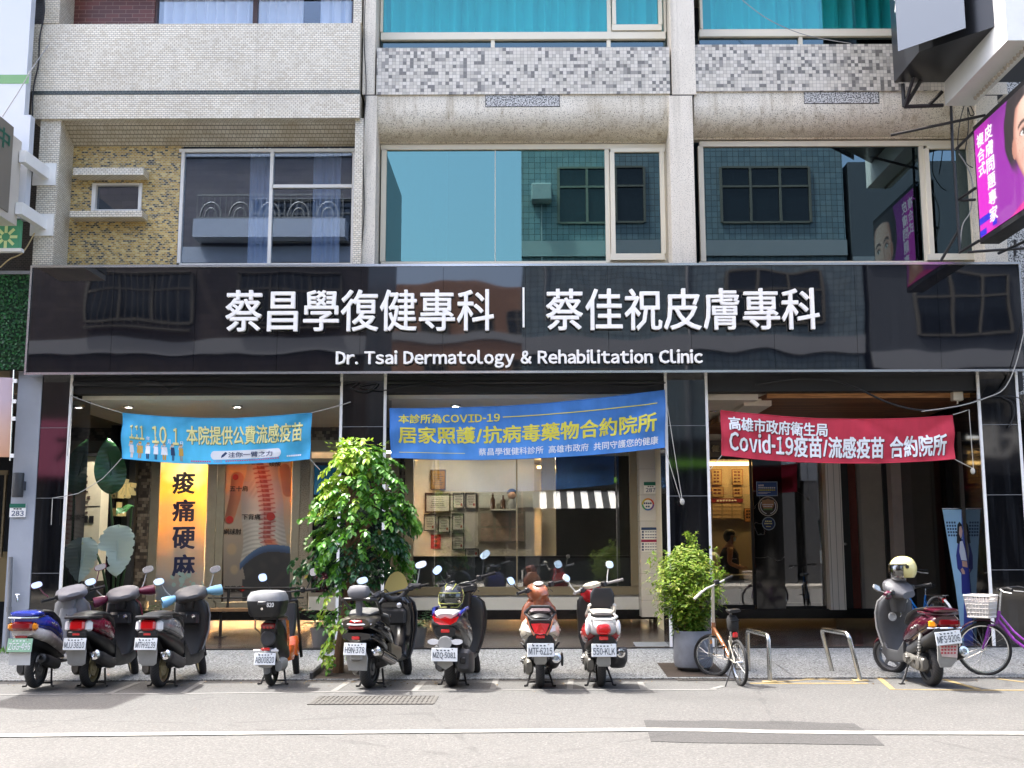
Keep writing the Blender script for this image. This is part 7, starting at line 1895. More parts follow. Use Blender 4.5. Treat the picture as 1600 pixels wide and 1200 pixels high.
lens(P, 'reflector', -.05, .05, .565, .605, -.465, red_lens, .02, .006)
for s in (-1, 1): MB().ell((s * .175, -.37, .70), (.03, .05, .085), 12, 8).build('turn_signal', clear_lens, P)
MB().sec([(-.44, .5, .62, .12), (-.3, .44, .58, .17), (0, .38, .52, .19)]).build('tail_under', black_pl, P)
plate_part(P, '550-KLK', -.475, .455, .28, .145, plate_white, plate_ink, .1)
MB().loft([[(-.075, -.46, .38), (.075, -.46, .38), (.075, -.44, .38), (-.075, -.44, .38)], [(-.08, -.44, .30), (.08, -.44, .30), (.08, -.41, .30), (-.08, -.41, .30)], [(-.06, -.42, .27), (.06, -.42, .27), (.06, -.40, .27), (-.06, -.40, .27)]]).build('mudguard', ltgrey_pl, P)
MB().sec([(-.38, .35, .46, .055, .20), (-.34, .30, .48, .075, .205), (-.1, .22, .42, .085, .2), (.1, .2, .34, .06, .17)], n=3.6).build('muffler', dkgrey_pl, P)
MB().lathe([(.045, 0), (.05, .015), (.03, .02), (.02, .005)], (.20, -.375, .415), (0, -1, 0), 18).build('muffler_tip', chrome, P)
stand(P); shock(P, -.14, (-.02, .3), (-.2, .6), black_pl, ltgrey_pl)
leg_shield(P, [(.3, .8, .9, .14), (.5, .86, .98, .2), (.8, .86, 1.0, .215), (.94, .85, .99, .21), (1.0, .86, .97, .17)], black_pl, [(a, b, c, d) for a, b, c, d in COWL], redp, None)
MB().rbox(-.16, .16, .36, .86, .26, .32, .02).build('floorboard', black_pl, P)
loft_part(P, 'headset', [(.72, .96, 1.06, .07), (.78, .92, 1.12, .10), (.9, .92, 1.14, .12), (1.0, .95, 1.12, .10), (1.04, 1.0, 1.08, .05)], redp)
MB().sec([(1.11, .74, .92, .09), (1.15, .73, .94, .105), (1.175, .78, .92, .07)], 'z', n=3).build('speedometer', cream_p, P)
bars(P, .82, 1.10, .35, black_pl, M('pale_grip', '#8c8a86', .6), steel, .14, .02)
mirrors(P, .31, .86, 1.12, 1.32, (.05, .014, .05), black_pl, alu, .07, dz=(-.02, .0), rot=(.6, .1))
steer(P, 30, 1.12)

# --- maroon scooter on the right
P = scooter('maroon scooter on its side stand with a cream helmet and plate MFS-9206', 1456, 1072, 5, 0)
marp = paint('dark_maroon_paint', '#3d0c1c', .15)
common(P, rim_grey, marp, 1.2, .24, .125, .105, steer=.25, fender_mat=marp)
engine(P, cast, .02, M('alloy_case_worn', '#76746f', .4, .6, var=.3))
loft_part(P, 'side_panel', [(-.46, .74, .82, .13), (-.40, .66, .85, .18), (-.2, .58, .86, .21), (.05, .48, .80, .21), (.3, .42, .66, .18), (.42, .44, .54, .14)], marp, n=2.3)
loft_part(P, 'under_body', [(-.46, .60, .70, .15), (-.3, .50, .64, .17), (0, .40, .56, .17), (.3, .28, .46, .16), (.46, .24, .38, .14)], dkgrey_pl)
loft_part(P, 'seat', [(-.3, .87, .89, .11), (-.2, .86, .92, .15), (.05, .83, .89, .15), (.3, .74, .83, .13), (.44, .66, .74, .1)], seat_mat)
MB().sec([(-.49, .865, .895, .12), (-.44, .855, .905, .16), (-.25, .87, .91, .165)]).build('spoiler', marp, P)
MB().tube([(-.16, -.1, .85), (-.185, -.36, .845), (0, -.48, .84), (.185, -.36, .845), (.16, -.1, .85)], .016, 8).build('grab_rail', marp, P)
lens(P, 'tail_light', -.10, .16, .70, .80, -.475, dkred_lens, .08, .03, -.1)
for s in (-1, 1): a, b = sorted((s * .11, s * .2)); lens(P, 'turn_signal', a, b, .69, .78, -.44, amber_lens if s < 0 else dkred_lens, .08, .02, -.1, s * .5)
MB().tube([(-.20, -.40, .685), (0, -.485, .69), (.20, -.40, .685)], .010, 6).build('chrome_strip', chrome, P)
plate_part(P, 'MFS·9206', -.49, .585, .30, .15, plate_white, plate_ink, .1, 0, 0, -.1)
fl_ = MB().loft([[(-.10, -.465, .51), (.12, -.465, .51), (.12, -.455, .51), (-.10, -.455, .51)], [(-.06, -.44, .375), (.115, -.44, .36), (.115, -.43, .36), (-.06, -.43, .375)]]).build('paper_flap', M('printed_flap', '#d8c4bf', .6, var=.2, vs=18), P)
mb = MB()
for j in range(3):
    for k in range(5): mb.box(-.075 + k * .037, -.052 + k * .037, -.4685 + .009 * j, -.4660 + .009 * j, .475 - j * .035, .495 - j * .035)
mb.build('print', M('red_print', '#b8404a', .6), fl_)
MB().loft([[(-.11, -.45, .5), (.13, -.45, .5), (.13, -.43, .5), (-.11, -.43, .5)], [(-.10, -.42, .33), (.12, -.42, .33), (.12, -.40, .33), (-.10, -.40, .33)], [(-.06, -.39, .25), (.06, -.39, .25), (.06, -.37, .25), (-.06, -.37, .25)]]).build('mudguard', ltgrey_pl, P)
muffler(P, (.17, .22, .26), (.23, -.36, .42), .07, M('matt_black_exhaust', '#2b2b2b', .5, .4), steel)
shock(P, -.16, (-.04, .3), (-.14, .62), alu, black_pl)
stand(P, True)
MB().rbox(-.16, .16, .38, .9, .25, .32, .02).build('floorboard', dkgrey_pl, P)
MB().sec([(.3, .25, .5, .02), (.5, .22, .36, .02), (.82, .22, .36, .02), (.95, .28, .5, .014)], xc=-.17).sec([(.3, .25, .5, .02), (.5, .22, .36, .02), (.82, .22, .36, .02), (.95, .28, .5, .014)], xc=.17).build('side_skirt', dkgrey_pl, P)
leg_shield(P, [(a, b + .02, c + .02, d * 1.05) for a, b, c, d in SHIELD], dkgrey_pl, [(a, b + .02, c + .05, d * 1.05) for a, b, c, d in COWL], marp, ltgrey_pl)
MB().lathe([(.05, 0), (.055, .008), (.036, .012), (.034, .004)], (-.08, .84, .74), (0, -1, .15), 20).build('cup_ring', ltgrey_pl, P)
MB().lathe([(.03, 0), (.03, .02)], (.09, .83, .93), (0, -1, .3), 14).build('key_lock', alu, P)
loft_part(P, 'headset', [(.68, .96, 1.04, .10), (.76, .95, 1.13, .17), (.88, .97, 1.2, .18), (.98, 1.02, 1.2, .12), (1.03, 1.06, 1.14, .06)], M('grey_dash', '#4d4d50', .5, var=.2))
MB().sec([(.80, .78, .92, .08), (.98, .75, .95, .12)], 'z').build('steering_cover', dkgrey_pl, P)
bars(P, .78, 1.06, .36, dkgrey_pl, blackrub, steel, .12)
mirrors(P, .37, .80, 1.08, 1.16, (.06, .016, .04), black_pl, ltgrey_pl, .1, skip=(1,), rot=(-.6, 0))
MB().rbox(-.30, -.21, .74, .80, 1.0, 1.1, .02).build('hand_guard', maroon_mitt, P)
steer(P, 24, 1.2)
hq = T('helmet', 'cream open face helmet with a clear visor on the maroon scooter mirror', 'helmet', P.matrix_basis @ Vector((.10, .86, 1.20)), R(5 - 78))
hq.scale = (1.12, 1.12, 1.08)
helmet(hq, M('cream_helmet', '#ddd08c', .3, coat=.5), blackrub, glass('smoke_visor', (.28, .27, .25), (1, 1, 1), .14), False)

# ================================================================ bicycles
def bwheel(par, name, y, r, steer=0.0, z=None, x=0.0, rim=steel, tyre=blackrub, tw=.018, spokes=24):
    o = MB().lathe([(r - tw + tw * math.cos(a), tw * math.sin(a)) for a in [2 * PI * k / 8 for k in range(9)]], (0, 0, 0), (1, 0, 0), 44, cap=False).build(name, tyre, par)
    o.location = (x, y, r if z is None else z); o.rotation_euler = (0, 0, steer)
    MB().lathe([(r - tw * 2, -.010), (r - tw * 2 - .014, -.008), (r - tw * 2 - .014, .008), (r - tw * 2, .010)], (0, 0, 0), (1, 0, 0), 44, cap=False).lathe([(.0, -.045), (.012, -.045), (.012, -.03), (.022, -.03), (.022, .03), (.012, .03), (.012, .045), (0, .045)], (0, 0, 0), (1, 0, 0), 14).build('rim', rim, o)
    mb = MB()
    for k in range(spokes):
        a = 2 * PI * k / spokes; s = 1 if k % 2 else -1; b = a + s * .5
        mb.tube([(s * .025, .02 * math.cos(b), .02 * math.sin(b)), (0, (r - tw * 2 - .01) * math.cos(a), (r - tw * 2 - .01) * math.sin(a))], .0016, 4)
    mb.build('spokes', stainless, o)
    return o
def orient(o, p_rear, p_front, lean=0.0):
    a, b = Vector(p_rear), Vector(p_front); d = b - a
    o.location = a; o.rotation_euler = (math.atan2(d.z, d.xy.length), lean, math.atan2(-d.x, d.y))
# folding bike
fbk = T('bicycle', 'orange and silver folding bicycle with small wheels beside the plant pot', 'bicycle', group='bicycles by the clinic')
ra, fa = G(1158, 1072), G(1116, 1058)
orient(fbk, (ra[0], ra[1], 0), (fa[0], fa[1], .0), -.06)
silver = M('silver_bike_paint', '#c4beb0', .3, .6); orb = paint('orange_frame_paint', '#8f5a34', .3)
WB = .92
bwheel(fbk, 'rear_wheel', 0, .265, 0, tw=.02); bwheel(fbk, 'front_wheel', WB, .265, .75, tw=.02)
MB().tube([(0, .30, .30), (0, .55, .47), (0, WB - .1, .62)], .024, 10).tube([(0, WB - .11, .52), (0, WB - .13, .68)], .026, 10).build('frame', orb, fbk)
MB().tube([(0, .30, .30), (0, .22, .55)], .019, 8).tube([(-.05, 0, .265), (-.03, .3, .30)], .009, 6).tube([(.05, 0, .265), (.03, .3, .30)], .009, 6).tube([(-.05, 0, .265), (-.02, .24, .5)], .008, 6).tube([(.05, 0, .265), (.02, .24, .5)], .008, 6).build('rear_frame', silver, fbk)
MB().tube([(0, .22, .55), (0, .16, .83)], .014, 8).build('seat_post', steel, fbk)
MB().sec([(-.02, .84, .875, .07), (.05, .84, .885, .085), (.14, .84, .875, .05), (.26, .845, .87, .02)]).build('saddle', seat_mat, fbk)
MB().sec([(.62, .05, .17, .045), (.66, .03, .18, .06), (.76, .03, .18, .062), (.80, .06, .17, .04)], 'z').tube([(-.06, .028, .745), (.06, .028, .745)], .008, 5).build('saddle_bag', blackrub, fbk)
lens(fbk, 'rear_light', -.03, .03, .55, .61, .03, red_lens, .04, .012)
MB().tube([(0, WB - .13, .68), (0, WB - .18, .92), (0, WB - .22, 1.12)], .02, 10).build('handle_post', silver, fbk)
hb_ = MB().tube([(-.27, WB - .30, 1.0), (-.1, WB - .25, 1.10), (0, WB - .22, 1.13), (.1, WB - .19, 1.16), (.27, WB - .15, 1.22)], .013, 8).build('handlebar', silver, fbk)
MB().tube([(-.28, WB - .305, .99), (-.16, WB - .27, 1.07)], .018, 8).build('grip', M('pale_grip_b', '#b8b4a8', .6), hb_)
MB().tube([(.17, WB - .17, 1.185), (.29, WB - .145, 1.225)], .018, 8).rbox(.03, .09, WB - .24, WB - .17, 1.14, 1.2, .01).build('grip', blackrub, hb_)
mb = MB()
for s in (-1, 1): mb.tube([(s * .05 + .0, WB, .265), (s * .045, WB - .06, .5), (0, WB - .12, .54)], .011, 7)
mb.build('fork', steel, fbk)
MB().lathe([(.085, 0), (.09, .004), (.085, .008), (.03, .008)], (.05, .30, .30), (1, 0, 0), 24).tube([(.06, .30, .30), (.075, .36, .16)], .009, 6).tube([(-.06, .30, .30), (-.075, .24, .44)], .009, 6).rbox(.08, .15, .33, .39, .14, .16, .006).rbox(-.15, -.08, .21, .27, .43, .45, .006).build('crank', steel_dark, fbk)
MB().tube([(-.05, .06, .26), (-.2, -.02, .01)], .008, 6).build('kickstand', steel_dark, fbk)
MB().tube([(0, WB - .13, .7), (.08, WB - .2, .9), (.1, WB - .2, 1.12)], .004, 5).tube([(0, .3, .5), (.1, .2, .6), (.04, .1, .4), (0, .03, .3)], .004, 5).build('brake_cable', cable_mat, fbk)
MB().lathe([(.028, 0), (.03, .008)], (.03, WB + .13, .42), (.6, -.8, 0), 12).build('reflector', amber_lens, fbk)

def city_bike(o, WB, r, col, fend, steer=0.0, basket=None, hz=1.0):
    bwheel(o, 'rear_wheel', 0, r); bwheel(o, 'front_wheel', WB, r, steer)
    hd_ = (0, WB - .2, .74)
    f = MB().tube([(0, WB - .21, .80), (0, WB - .17, .64)], .021, 10)
    f.tube([(0, WB - .18, .70), (0, WB - .36, .46), (0, WB - .52, .34), (0, .44, .28)], .019, 10)
    f.tube([(0, WB - .19, .78), (0, WB - .36, .56), (0, WB - .5, .44), (0, .33, .42)], .014, 8)
    f.tube([(0, .44, .28), (0, .30, .70)], .016, 8)
    for s in (-1, 1): f.tube([(s * .05, 0, r), (s * .03, .44, .28)], .010, 6).tube([(s * .05, 0, r), (s * .02, .32, .6)], .008, 6)
    f.build('frame', col, o)
    mb = MB()
    for s in (-1, 1): mb.tube([(s * .05, WB, r), (s * .05, WB - .09, r + .30), (s * .03, WB - .14, .62)], .012, 8)
    mb.build('fork', col, o)
    MB().tube([(0, .30, .70), (0, .28, .80)], .012, 8).build('seat_post', steel, o)
    MB().sec([(.14, .81, .85, .09), (.2, .80, .87, .105), (.32, .81, .85, .06), (.44, .815, .84, .025)]).build('saddle', seat_mat, o)
    fender(o, 0, r + .02, .025, R(25), R(190), fend, 'rear_mudguard', drop=.02)
    fender(o, WB, r + .02, .025, R(20), R(150), fend, 'front_mudguard', drop=.02)
    MB().tube([(0, WB - .21, .80), (0, WB - .24, hz)], .012, 8).build('stem', steel, o)
    h = MB().tube([(-.28, WB - .44, hz + .02), (-.22, WB - .36, hz + .04), (-.08, WB - .22, hz + .02), (0, WB - .2, hz), (.08, WB - .22, hz + .02), (.22, WB - .36, hz + .04), (.28, WB - .44, hz + .02)], .011, 8).build('handlebar', steel_dark, o)
    for s in (-1, 1):
        MB().tube([(s * .23, WB - .37, hz + .04), (s * .285, WB - .45, hz + .02)], .016, 8).build('grip', blackrub, h)
        MB().tube([(s * .18, WB - .28, hz + .02), (s * .24, WB - .34, hz - .01), (s * .29, WB - .44, hz - .02)], .006, 6).build('brake_lever', white_pl, h)
    MB().lathe([(.085, 0), (.09, .004), (.085, .008), (.03, .008)], (.05, .44, .28), (1, 0, 0), 24).tube([(.06, .44, .28), (.075, .54, .15)], .009, 6).tube([(-.06, .44, .28), (-.075, .34, .41)], .009, 6).rbox(.08, .16, .5, .57, .14, .16, .006).rbox(-.16, -.08, .31, .38, .40, .42, .006).build('crank', steel_dark, o)
    MB().loft([[(.03, -.05, r - .04), (.03, .5, .22), (.03, .5, .34), (.03, -.05, r + .04)], [(.06, -.05, r - .04), (.06, .5, .22), (.06, .5, .34), (.06, -.05, r + .04)]]).build('chain_guard', col, o)
    mb = MB().box(-.06, .06, -.2, .2, r * 2 + .045, r * 2 + .055)
    for s in (-1, 1): mb.tube([(s * .055, 0, r), (s * .06, -.12, r * 2 + .045)], .005, 5)
    mb.build('rear_rack', steel, o)
    if basket:
        bk = MB()
        x0, x1, y0, y1, z0, z1 = -.15, .15, WB - .12, WB + .13, .72, .98
        def wall(A, B):   # A, B at the bottom; grows outwards to the top
            A, B = Vector(A), Vector(B); c = Vector((0, WB + .0, 0))
            def top(p): q_ = Vector((p.x * 1.22, c.y + (p.y - c.y) * 1.22, z1)); return q_
            n = 7
            for k in range(n + 1):
                p = A.lerp(B, k / n); bk.tube([p, top(p)], .006, 4)
            for k in range(6):
                t = k / 5; bk.tube([A.lerp(top(A), t), B.lerp(top(B), t)], .006 if 0 < k < 5 else .013, 5)
        P4 = [(x0, y0, z0), (x1, y0, z0), (x1, y1, z0), (x0, y1, z0)]
        for k in range(4): wall(P4[k], P4[(k + 1) % 4])
        bk.box(x0, x1, y0, y1, z0, z0 + .01)
        b_o = bk.build('basket', basket, o)
        bl = MB()
        def q4(p): return (p[0] * 1.2 * .97, WB + (p[1] - WB) * 1.2 * .97, z1 - .07)
        for k in range(4):
            A, B = P4[k], P4[(k + 1) % 4]
            bl.poly([(A[0] * .97, WB + (A[1] - WB) * .97, z0 + .012), (B[0] * .97, WB + (B[1] - WB) * .97, z0 + .012), q4(B), q4(A)])
        bl.build('basket_lining', M('thin_white_plastic', '#c9c5bf', .6), b_o, smooth=False)
    return h
pb = T('bicycle', 'purple city bicycle with a white front basket at the right edge', 'bicycle', group='bicycles by the clinic')
f_ = G(1538, 1057); purple = paint('purple_frame_paint', '#7a2a8c', .25)
orient(pb, (f_[0] + .80, f_[1] - .62, 0), (f_[0], f_[1], 0.01), .0)
city_bike(pb, 1.0, .325, purple, M('dark_purple_guard', '#3a1030', .3), .35, M('white_basket', '#dcd8d0', .5), 1.05)
bag = T('plastic_bag', 'crumpled pink and white plastic bag in the bicycle basket', 'bag', pb.matrix_basis @ Vector((0, 1.0, .74)))
MB().ell((0, 0, .07), (.11, .09, .08), 14, 8).build('bag', M('pink_bag', '#d39aa0', .5, var=.3, vs=20, bump=.8, bs=25), bag)
bb = T('bicycle', 'blue bicycle with a white rear mudguard behind the maroon scooter', 'bicycle', group='bicycles by the clinic')
r0 = W(1473, 990, 17.35)[0]; r1 = W(1413, 980, 18.3)[0]
orient(bb, (r0, 17.35, FLOOR), (r1, 18.3, FLOOR), -.08)
city_bike(bb, 1.02, .33, paint('bright_blue_frame', '#1d78c8', .25), white_paint, .1, None, 1.02)
lens(bb, 'rear_light', -.035, .035, .60, .67, -.17, red_lens, .03, .012)

# bike racks
def rack(label, pts):
    n, f_, nt_, ft = pts
    t = T('bike_rack', label, 'bike rack', ((n[0] + f_[0]) / 2, (n[1] + f_[1]) / 2, 0), group='steel bicycle racks')
    def corner(a, b, c):
        a, b, c = Vector(a), Vector(b), Vector(c); u = (a - b).normalized() * .06; w = (c - b).normalized() * .06
        return [tuple(b + u), tuple(b + u * .35 + w * .35 - (u + w) * .02), tuple(b + w)]
    path = [n] + corner(n, nt_, ft) + corner(nt_, ft, f_) + [f_]
    MB().tube(path, .028, 12).build('hoop', stainless, t, world=True)
    for q_ in (n, f_): MB().rbox(q_[0] - .09, q_[0] + .09, q_[1] - .05, q_[1] + .05, .0, .014, .005).build('base_plate', M('worn_yellow_plate', '#a8966a', .5, .3, var=.3), t, world=True)
nx, ny = G(1203, 1066); fx_, fy_ = G(1170, 1053)
rack('upright stainless bike rack beside the folding bicycle', ((nx, ny, .012), (fx_, fy_, .012), (nx, ny, .55), (fx_, fy_, .55)))
nx, ny = G(1344, 1064); fx_, fy_ = G(1301, 1053)
rack('stainless bike rack tilted to the left, nearer the maroon scooter', ((nx, ny, .012), (fx_, fy_, .012), (nx - .12, ny, .56), (fx_ - .12, fy_, .56)))

# ================================================================ bench, pots, cabinet, standing banner
bn = T('bench', 'dark metal bench with a wooden seat in front of the posters', 'bench', (*[W(395, 940, 19.0)[0]], 19.0, FLOOR))
xl_, xr2 = W(318, 940, 19)[0] - bn.location.x, W(470, 940, 19)[0] - bn.location.x
MB().box(xl_, xr2, -.25, -.02, .42, .46).box(xl_, xr2, .01, .2, .42, .46).build('seat', M('worn_bench_wood', '#8a6a4a', .6, var=.3, vs=6), bn)
MB().tube([(xl_, .25, .78), (xr2, .25, .78)], .022, 8).tube([(xl_, .24, .62), (xr2, .24, .62)], .014, 8).build('back_rail', steel_dark, bn)
for x_ in (xl_ + .35, xr2 - .25):
    MB().tube([(x_, -.2, 0), (x_, -.2, .41), (x_, .2, .41), (x_, .25, .78)], .025, 8).box(x_ - .08, x_ + .08, -.28, -.12, 0, .012).build('leg', steel_dark, bn)

ec = T('meter_cabinet', 'cream metal meter cabinet with worn stickers behind the left pillar', 'cabinet', P3(139, 905, 18.4))
MB().rp(122, 712, 156, 908, 18.4, 18.75).build('body', M('cream_metal', '#c9c0a6', .5, var=.1), ec, world=True, smooth=False)
MB().rp(120, 708, 159, 713, 18.36, 18.8).build('lid', steel_dark, ec, world=True, smooth=False)
MB().rp(122, 790.5, 156, 791.5, 18.395, 18.4).rp(130, 806, 137, 817, 18.39, 18.4).rp(139, 806, 146, 817, 18.39, 18.4).build('vents', steel_dark, ec, world=True, smooth=False)
mb = MB()
for k in range(9): mb.rp(129 + random.random() * 8, 735 + k * 8, 131 + random.random() * 12, 737 + k * 8 + random.random() * 4, 18.392, 18.398)
mb.build('sticker_scraps', M('scrap_ink', '#4a3a34', .7), ec, world=True, smooth=False)
MB().rp(128, 740, 133, 746, 18.388, 18.394).build('red_sticker', dkred_lens, ec, world=True, smooth=False)
# left edge: pink reflection is part of the polished pillar, nothing to build

sbn = T('standing_banner', 'tall blue standing banner with a woman in a navy jacket, leaning to the left', 'banner stand', P3(1510, 1003, 17.6))
YQ = 17.6
bm_, nt, b_ = newmat('banner_print_blue')
b_.inputs['Base Color'].default_value = (*lin('#a9d6f4'), 1); b_.inputs['Roughness'].default_value = .5
def sp(name, mat, pts, k): return MB().pp(pts, YQ - .002 * k, .0015).build(name, mat, sbn, world=True, smooth=False)
MB().pp([(1473, 795), (1502, 795), (1521, 975), (1524, 1003), (1504, 1003), (1494, 920)], YQ, .02).build('print', bm_, sbn, world=True, smooth=False)
nv = M('navy_jacket_print', '#343c8c', .5)
sp('dark_side', M('indigo_print', '#4a5cb0', .5), [(1502, 796), (1503, 830), (1506, 880), (1506, 1003), (1524, 1003), (1521, 975), (1511, 880)], 1)
sp('jacket', nv, [(1497, 846), (1503, 842), (1508, 850), (1513, 880), (1517, 925), (1503, 928), (1502, 896), (1496, 888), (1494, 868)], 2)
sp('hair', M('hair_print', '#15151c', .5), [(1495, 848), (1496, 820), (1499, 815), (1503, 820), (1504, 832), (1502, 845), (1498, 850)], 3)
sp('face', M('face_print', '#d8b4a4', .5), [(1499, 823), (1502, 822), (1504, 830), (1503, 838), (1501, 841), (1498.5, 834)], 4)
sp('top', M('white_top_print', '#d5dde8', .5), [(1500, 846), (1504, 845), (1508, 860), (1511, 876), (1502, 875), (1499, 862)], 4)
sp('waist', M('skin_print', '#c9a08c', .5), [(1503, 876), (1511, 877), (1512, 887), (1504, 885)], 4)
sp('hand', M('hand_print', '#cfa894', .5), [(1501, 890), (1504, 887), (1507, 892), (1508, 897), (1504, 897)], 5)
mb = MB()
for j in range(5):
    for k in range(4): mb.rp(1478.5 + k * 4 + j * .8, 815 + j * 5, 1481 + k * 4 + j * .8, 818 + j * 5, YQ - .003, YQ - .001)
mb.build('small_print', ink_bl, sbn, world=True, smooth=False)
MB().tube([P3(1472, 795, YQ), P3(1503, 795, YQ)], .012, 8).tube([P3(1500, 1003, YQ), P3(1526, 1003, YQ)], .02, 8).build('rail', steel, sbn, world=True)
MB().tube([P3(1487, 795, YQ + .03), P3(1514, 1003, YQ + .1)], .01, 6).build('pole', steel_dark, sbn, world=True)

# planters
pt = T('plant_pot', 'round grey concrete plant pot at the kerb', 'plant pot', (*G(1086, 1051, .03), wz(14.4)))
pt.location.y = 14.72; pt.location.x = W(1083, 1020, 14.72)[0]; pt.location.z = wz(14.72)
MB().lathe([(0, 0), (.16, 0), (.235, .05), (.255, .14), (.25, .3), (.24, .50), (.215, .50), (.215, .44), (.0, .44)], seg=36).build('pot', M('pot_concrete', '#7b7f86', .7, var=.25, vs=5, bump=.1, bs=30), pt)
MB().lathe([(.2, .441), (.2, .445), (0, .45)], seg=24).build('soil', soil, pt)

# ================================================================ plants
def leaflet(mb, p, d, up, l, w):
    """folded ovate leaf: base p, direction d"""
    d = d.normalized(); s = d.cross(up)
    if s.length < 1e-4: s = d.orthogonal()
    s.normalize(); n = s.cross(d)
    a = p + d * (l * .38) - n * (l * .02); b = p + d * l - n * (l * .12)
    q = [p, a + s * w + n * (w * .3), b, a - s * w + n * (w * .3), a]
    m2 = p + d * (l * .72) - n * (l * .05)
    mb.add([p, a + s * w + n * w * .35, m2 + s * w * .68 + n * w * .2, b, m2 - s * w * .68 + n * w * .2, a - s * w + n * w * .35, a, m2], [(0, 1, 6), (1, 2, 7, 6), (2, 3, 7), (0, 6, 5), (6, 7, 4, 5), (7, 3, 4)])
def rv(s=1.0): return Vector((random.gauss(0, s), random.gauss(0, s), random.gauss(0, s)))
tr = T('street_tree', 'small leafy street tree with drooping glossy leaves between the scooters', 'tree', (-2.33, 14.62, wz(14.62)))
bark = M('bark', '#6b5038', .9, var=.4, vs=14, bump=.6, bs=35)
mb = MB().tube([(-.06, 0, -.05), (-.05, .02, .3), (.02, .02, .8), (.06, .0, 1.3), (.04, -.02, 1.9), (.08, 0, 2.6)], .05, 9, rs=[.075, .06, .05, .042, .034, .015])
stems = []
for k in range(16):
    a = random.random() * 6.28; z = random.uniform(1.0, 2.3)
    e = Vector((.25 + .42 * math.cos(a), .4 * math.sin(a), z + random.uniform(.25, .55)))
    b0 = Vector((.05, 0, z)); stems.append((b0, e)); mb.tube([b0, b0.lerp(e, .5) + Vector((0, 0, .08)), e], .012, 6, rs=[.02, .013, .006])
mb.tube([(.1, .3, 0), (.1, .3, 1.5)], .012, 6)
mb.build('trunk', bark, tr)
young, mid, old = MB(), MB(), MB()
def frond(o, d, n, l, droop, mb, ls=.095, lw=.034):
    d = d.normalized(); p = Vector(o); up = Vector((0, 0, 1))
    for k in range(n):
        d = (d + Vector((0, 0, -droop))).normalized(); q = p + d * l
        s = d.cross(up).normalized() if abs(d.z) < .97 else Vector((1, 0, 0))
        for sg_ in (-1, 1):
            ld = (d * .55 + s * sg_ * .8 + Vector((0, 0, -.35)) + rv(.14)).normalized()
            leaflet(mb, q + rv(.004), ld, (up + rv(.25)), ls * random.uniform(.55, 1.25), lw * random.uniform(.6, 1.2))
        p = q
    leaflet(mb, p, d + Vector((0, 0, -.3)), up, ls * 1.1, lw)
    return p
for k in range(370):
    h = random.random()
    # crown profile measured from the photograph (px offsets -> metres)
    z = 1.18 + 1.80 * h ** .9
    prof_ = [(1.15, .44), (1.45, .60), (1.9, .69), (2.3, .62), (2.6, .50), (2.85, .32), (3.0, .14)]
    for (za, ra_), (zb2_, rb_2) in zip(prof_, prof_[1:]):
        if za <= z <= zb2_: rr = ra_ + (rb_2 - ra_) * (z - za) / (zb2_ - za); break
    else: rr = .45
    a = random.random() * 2 * PI
    q_ = rr * math.sqrt(random.uniform(.25, 1.0)) * random.uniform(.78, 1.12)
    cx0 = .18 - .02 * (z > 2.5)
    o = Vector((cx0 + q_ * math.cos(a) * .95, q_ * math.sin(a) * .85, z + .06 * math.sin(a * 5 + z * 7)))
    d = Vector((math.cos(a), math.sin(a), random.uniform(-.1, .5)))
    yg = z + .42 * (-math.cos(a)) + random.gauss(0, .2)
    t_mb = young if yg > 2.62 else (mid if yg > 1.65 else old)  # bright leaves sunward, dark ones below: sun and shade put into leaf colour
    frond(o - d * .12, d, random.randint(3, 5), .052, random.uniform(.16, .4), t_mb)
for k in range(14):       # thin upright sprays at the top and sides
    a = random.random() * 6.28
    frond(Vector((.12 + .2 * math.cos(a), .2 * math.sin(a), 2.62)), Vector((math.cos(a) * .5, math.sin(a) * .5, 1)), 6, .06, .05, young, .06, .015)
for (a, b_, n_) in (((-.25, 0, 1.58), (-.50, 0, 1.30), 18), ((.66, 0, 2.2), (.86, 0, 1.95), 14), ((.58, 0, 1.7), (.78, 0, 1.35), 18)):
    for k in range(n_):
        t = random.random(); o = Vector(a).lerp(Vector(b_), t) + rv(.07)
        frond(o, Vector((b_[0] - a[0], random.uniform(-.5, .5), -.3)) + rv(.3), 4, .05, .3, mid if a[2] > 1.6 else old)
for k in range(62):      # low growth trailing down the trunk
    z = random.uniform(.15, 1.2); rr = .12 + .16 * (z / 1.2)
    a = random.random() * 6.28
    o = Vector((-.03 + .06 * (z / 1.2) + .8 * rr * math.cos(a), rr * math.sin(a) - .05, z))
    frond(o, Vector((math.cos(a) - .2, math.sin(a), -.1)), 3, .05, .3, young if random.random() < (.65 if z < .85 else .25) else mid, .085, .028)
young.build('young_and_lit_leaves', leafmat('young_and_lit_leaf', [(0, '#6f9a22'), (.45, '#8fb430'), (.8, '#a8c040'), (1, '#bccb58')], .38), tr, smooth=False)
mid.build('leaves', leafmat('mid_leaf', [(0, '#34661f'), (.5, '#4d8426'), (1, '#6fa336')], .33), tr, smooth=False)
old.build('shaded_leaves', leafmat('shaded_leaf', [(0, '#173a1e'), (.5, '#24502a'), (.985, '#356436'), (.992, '#c09a2a')], .3), tr, smooth=False)

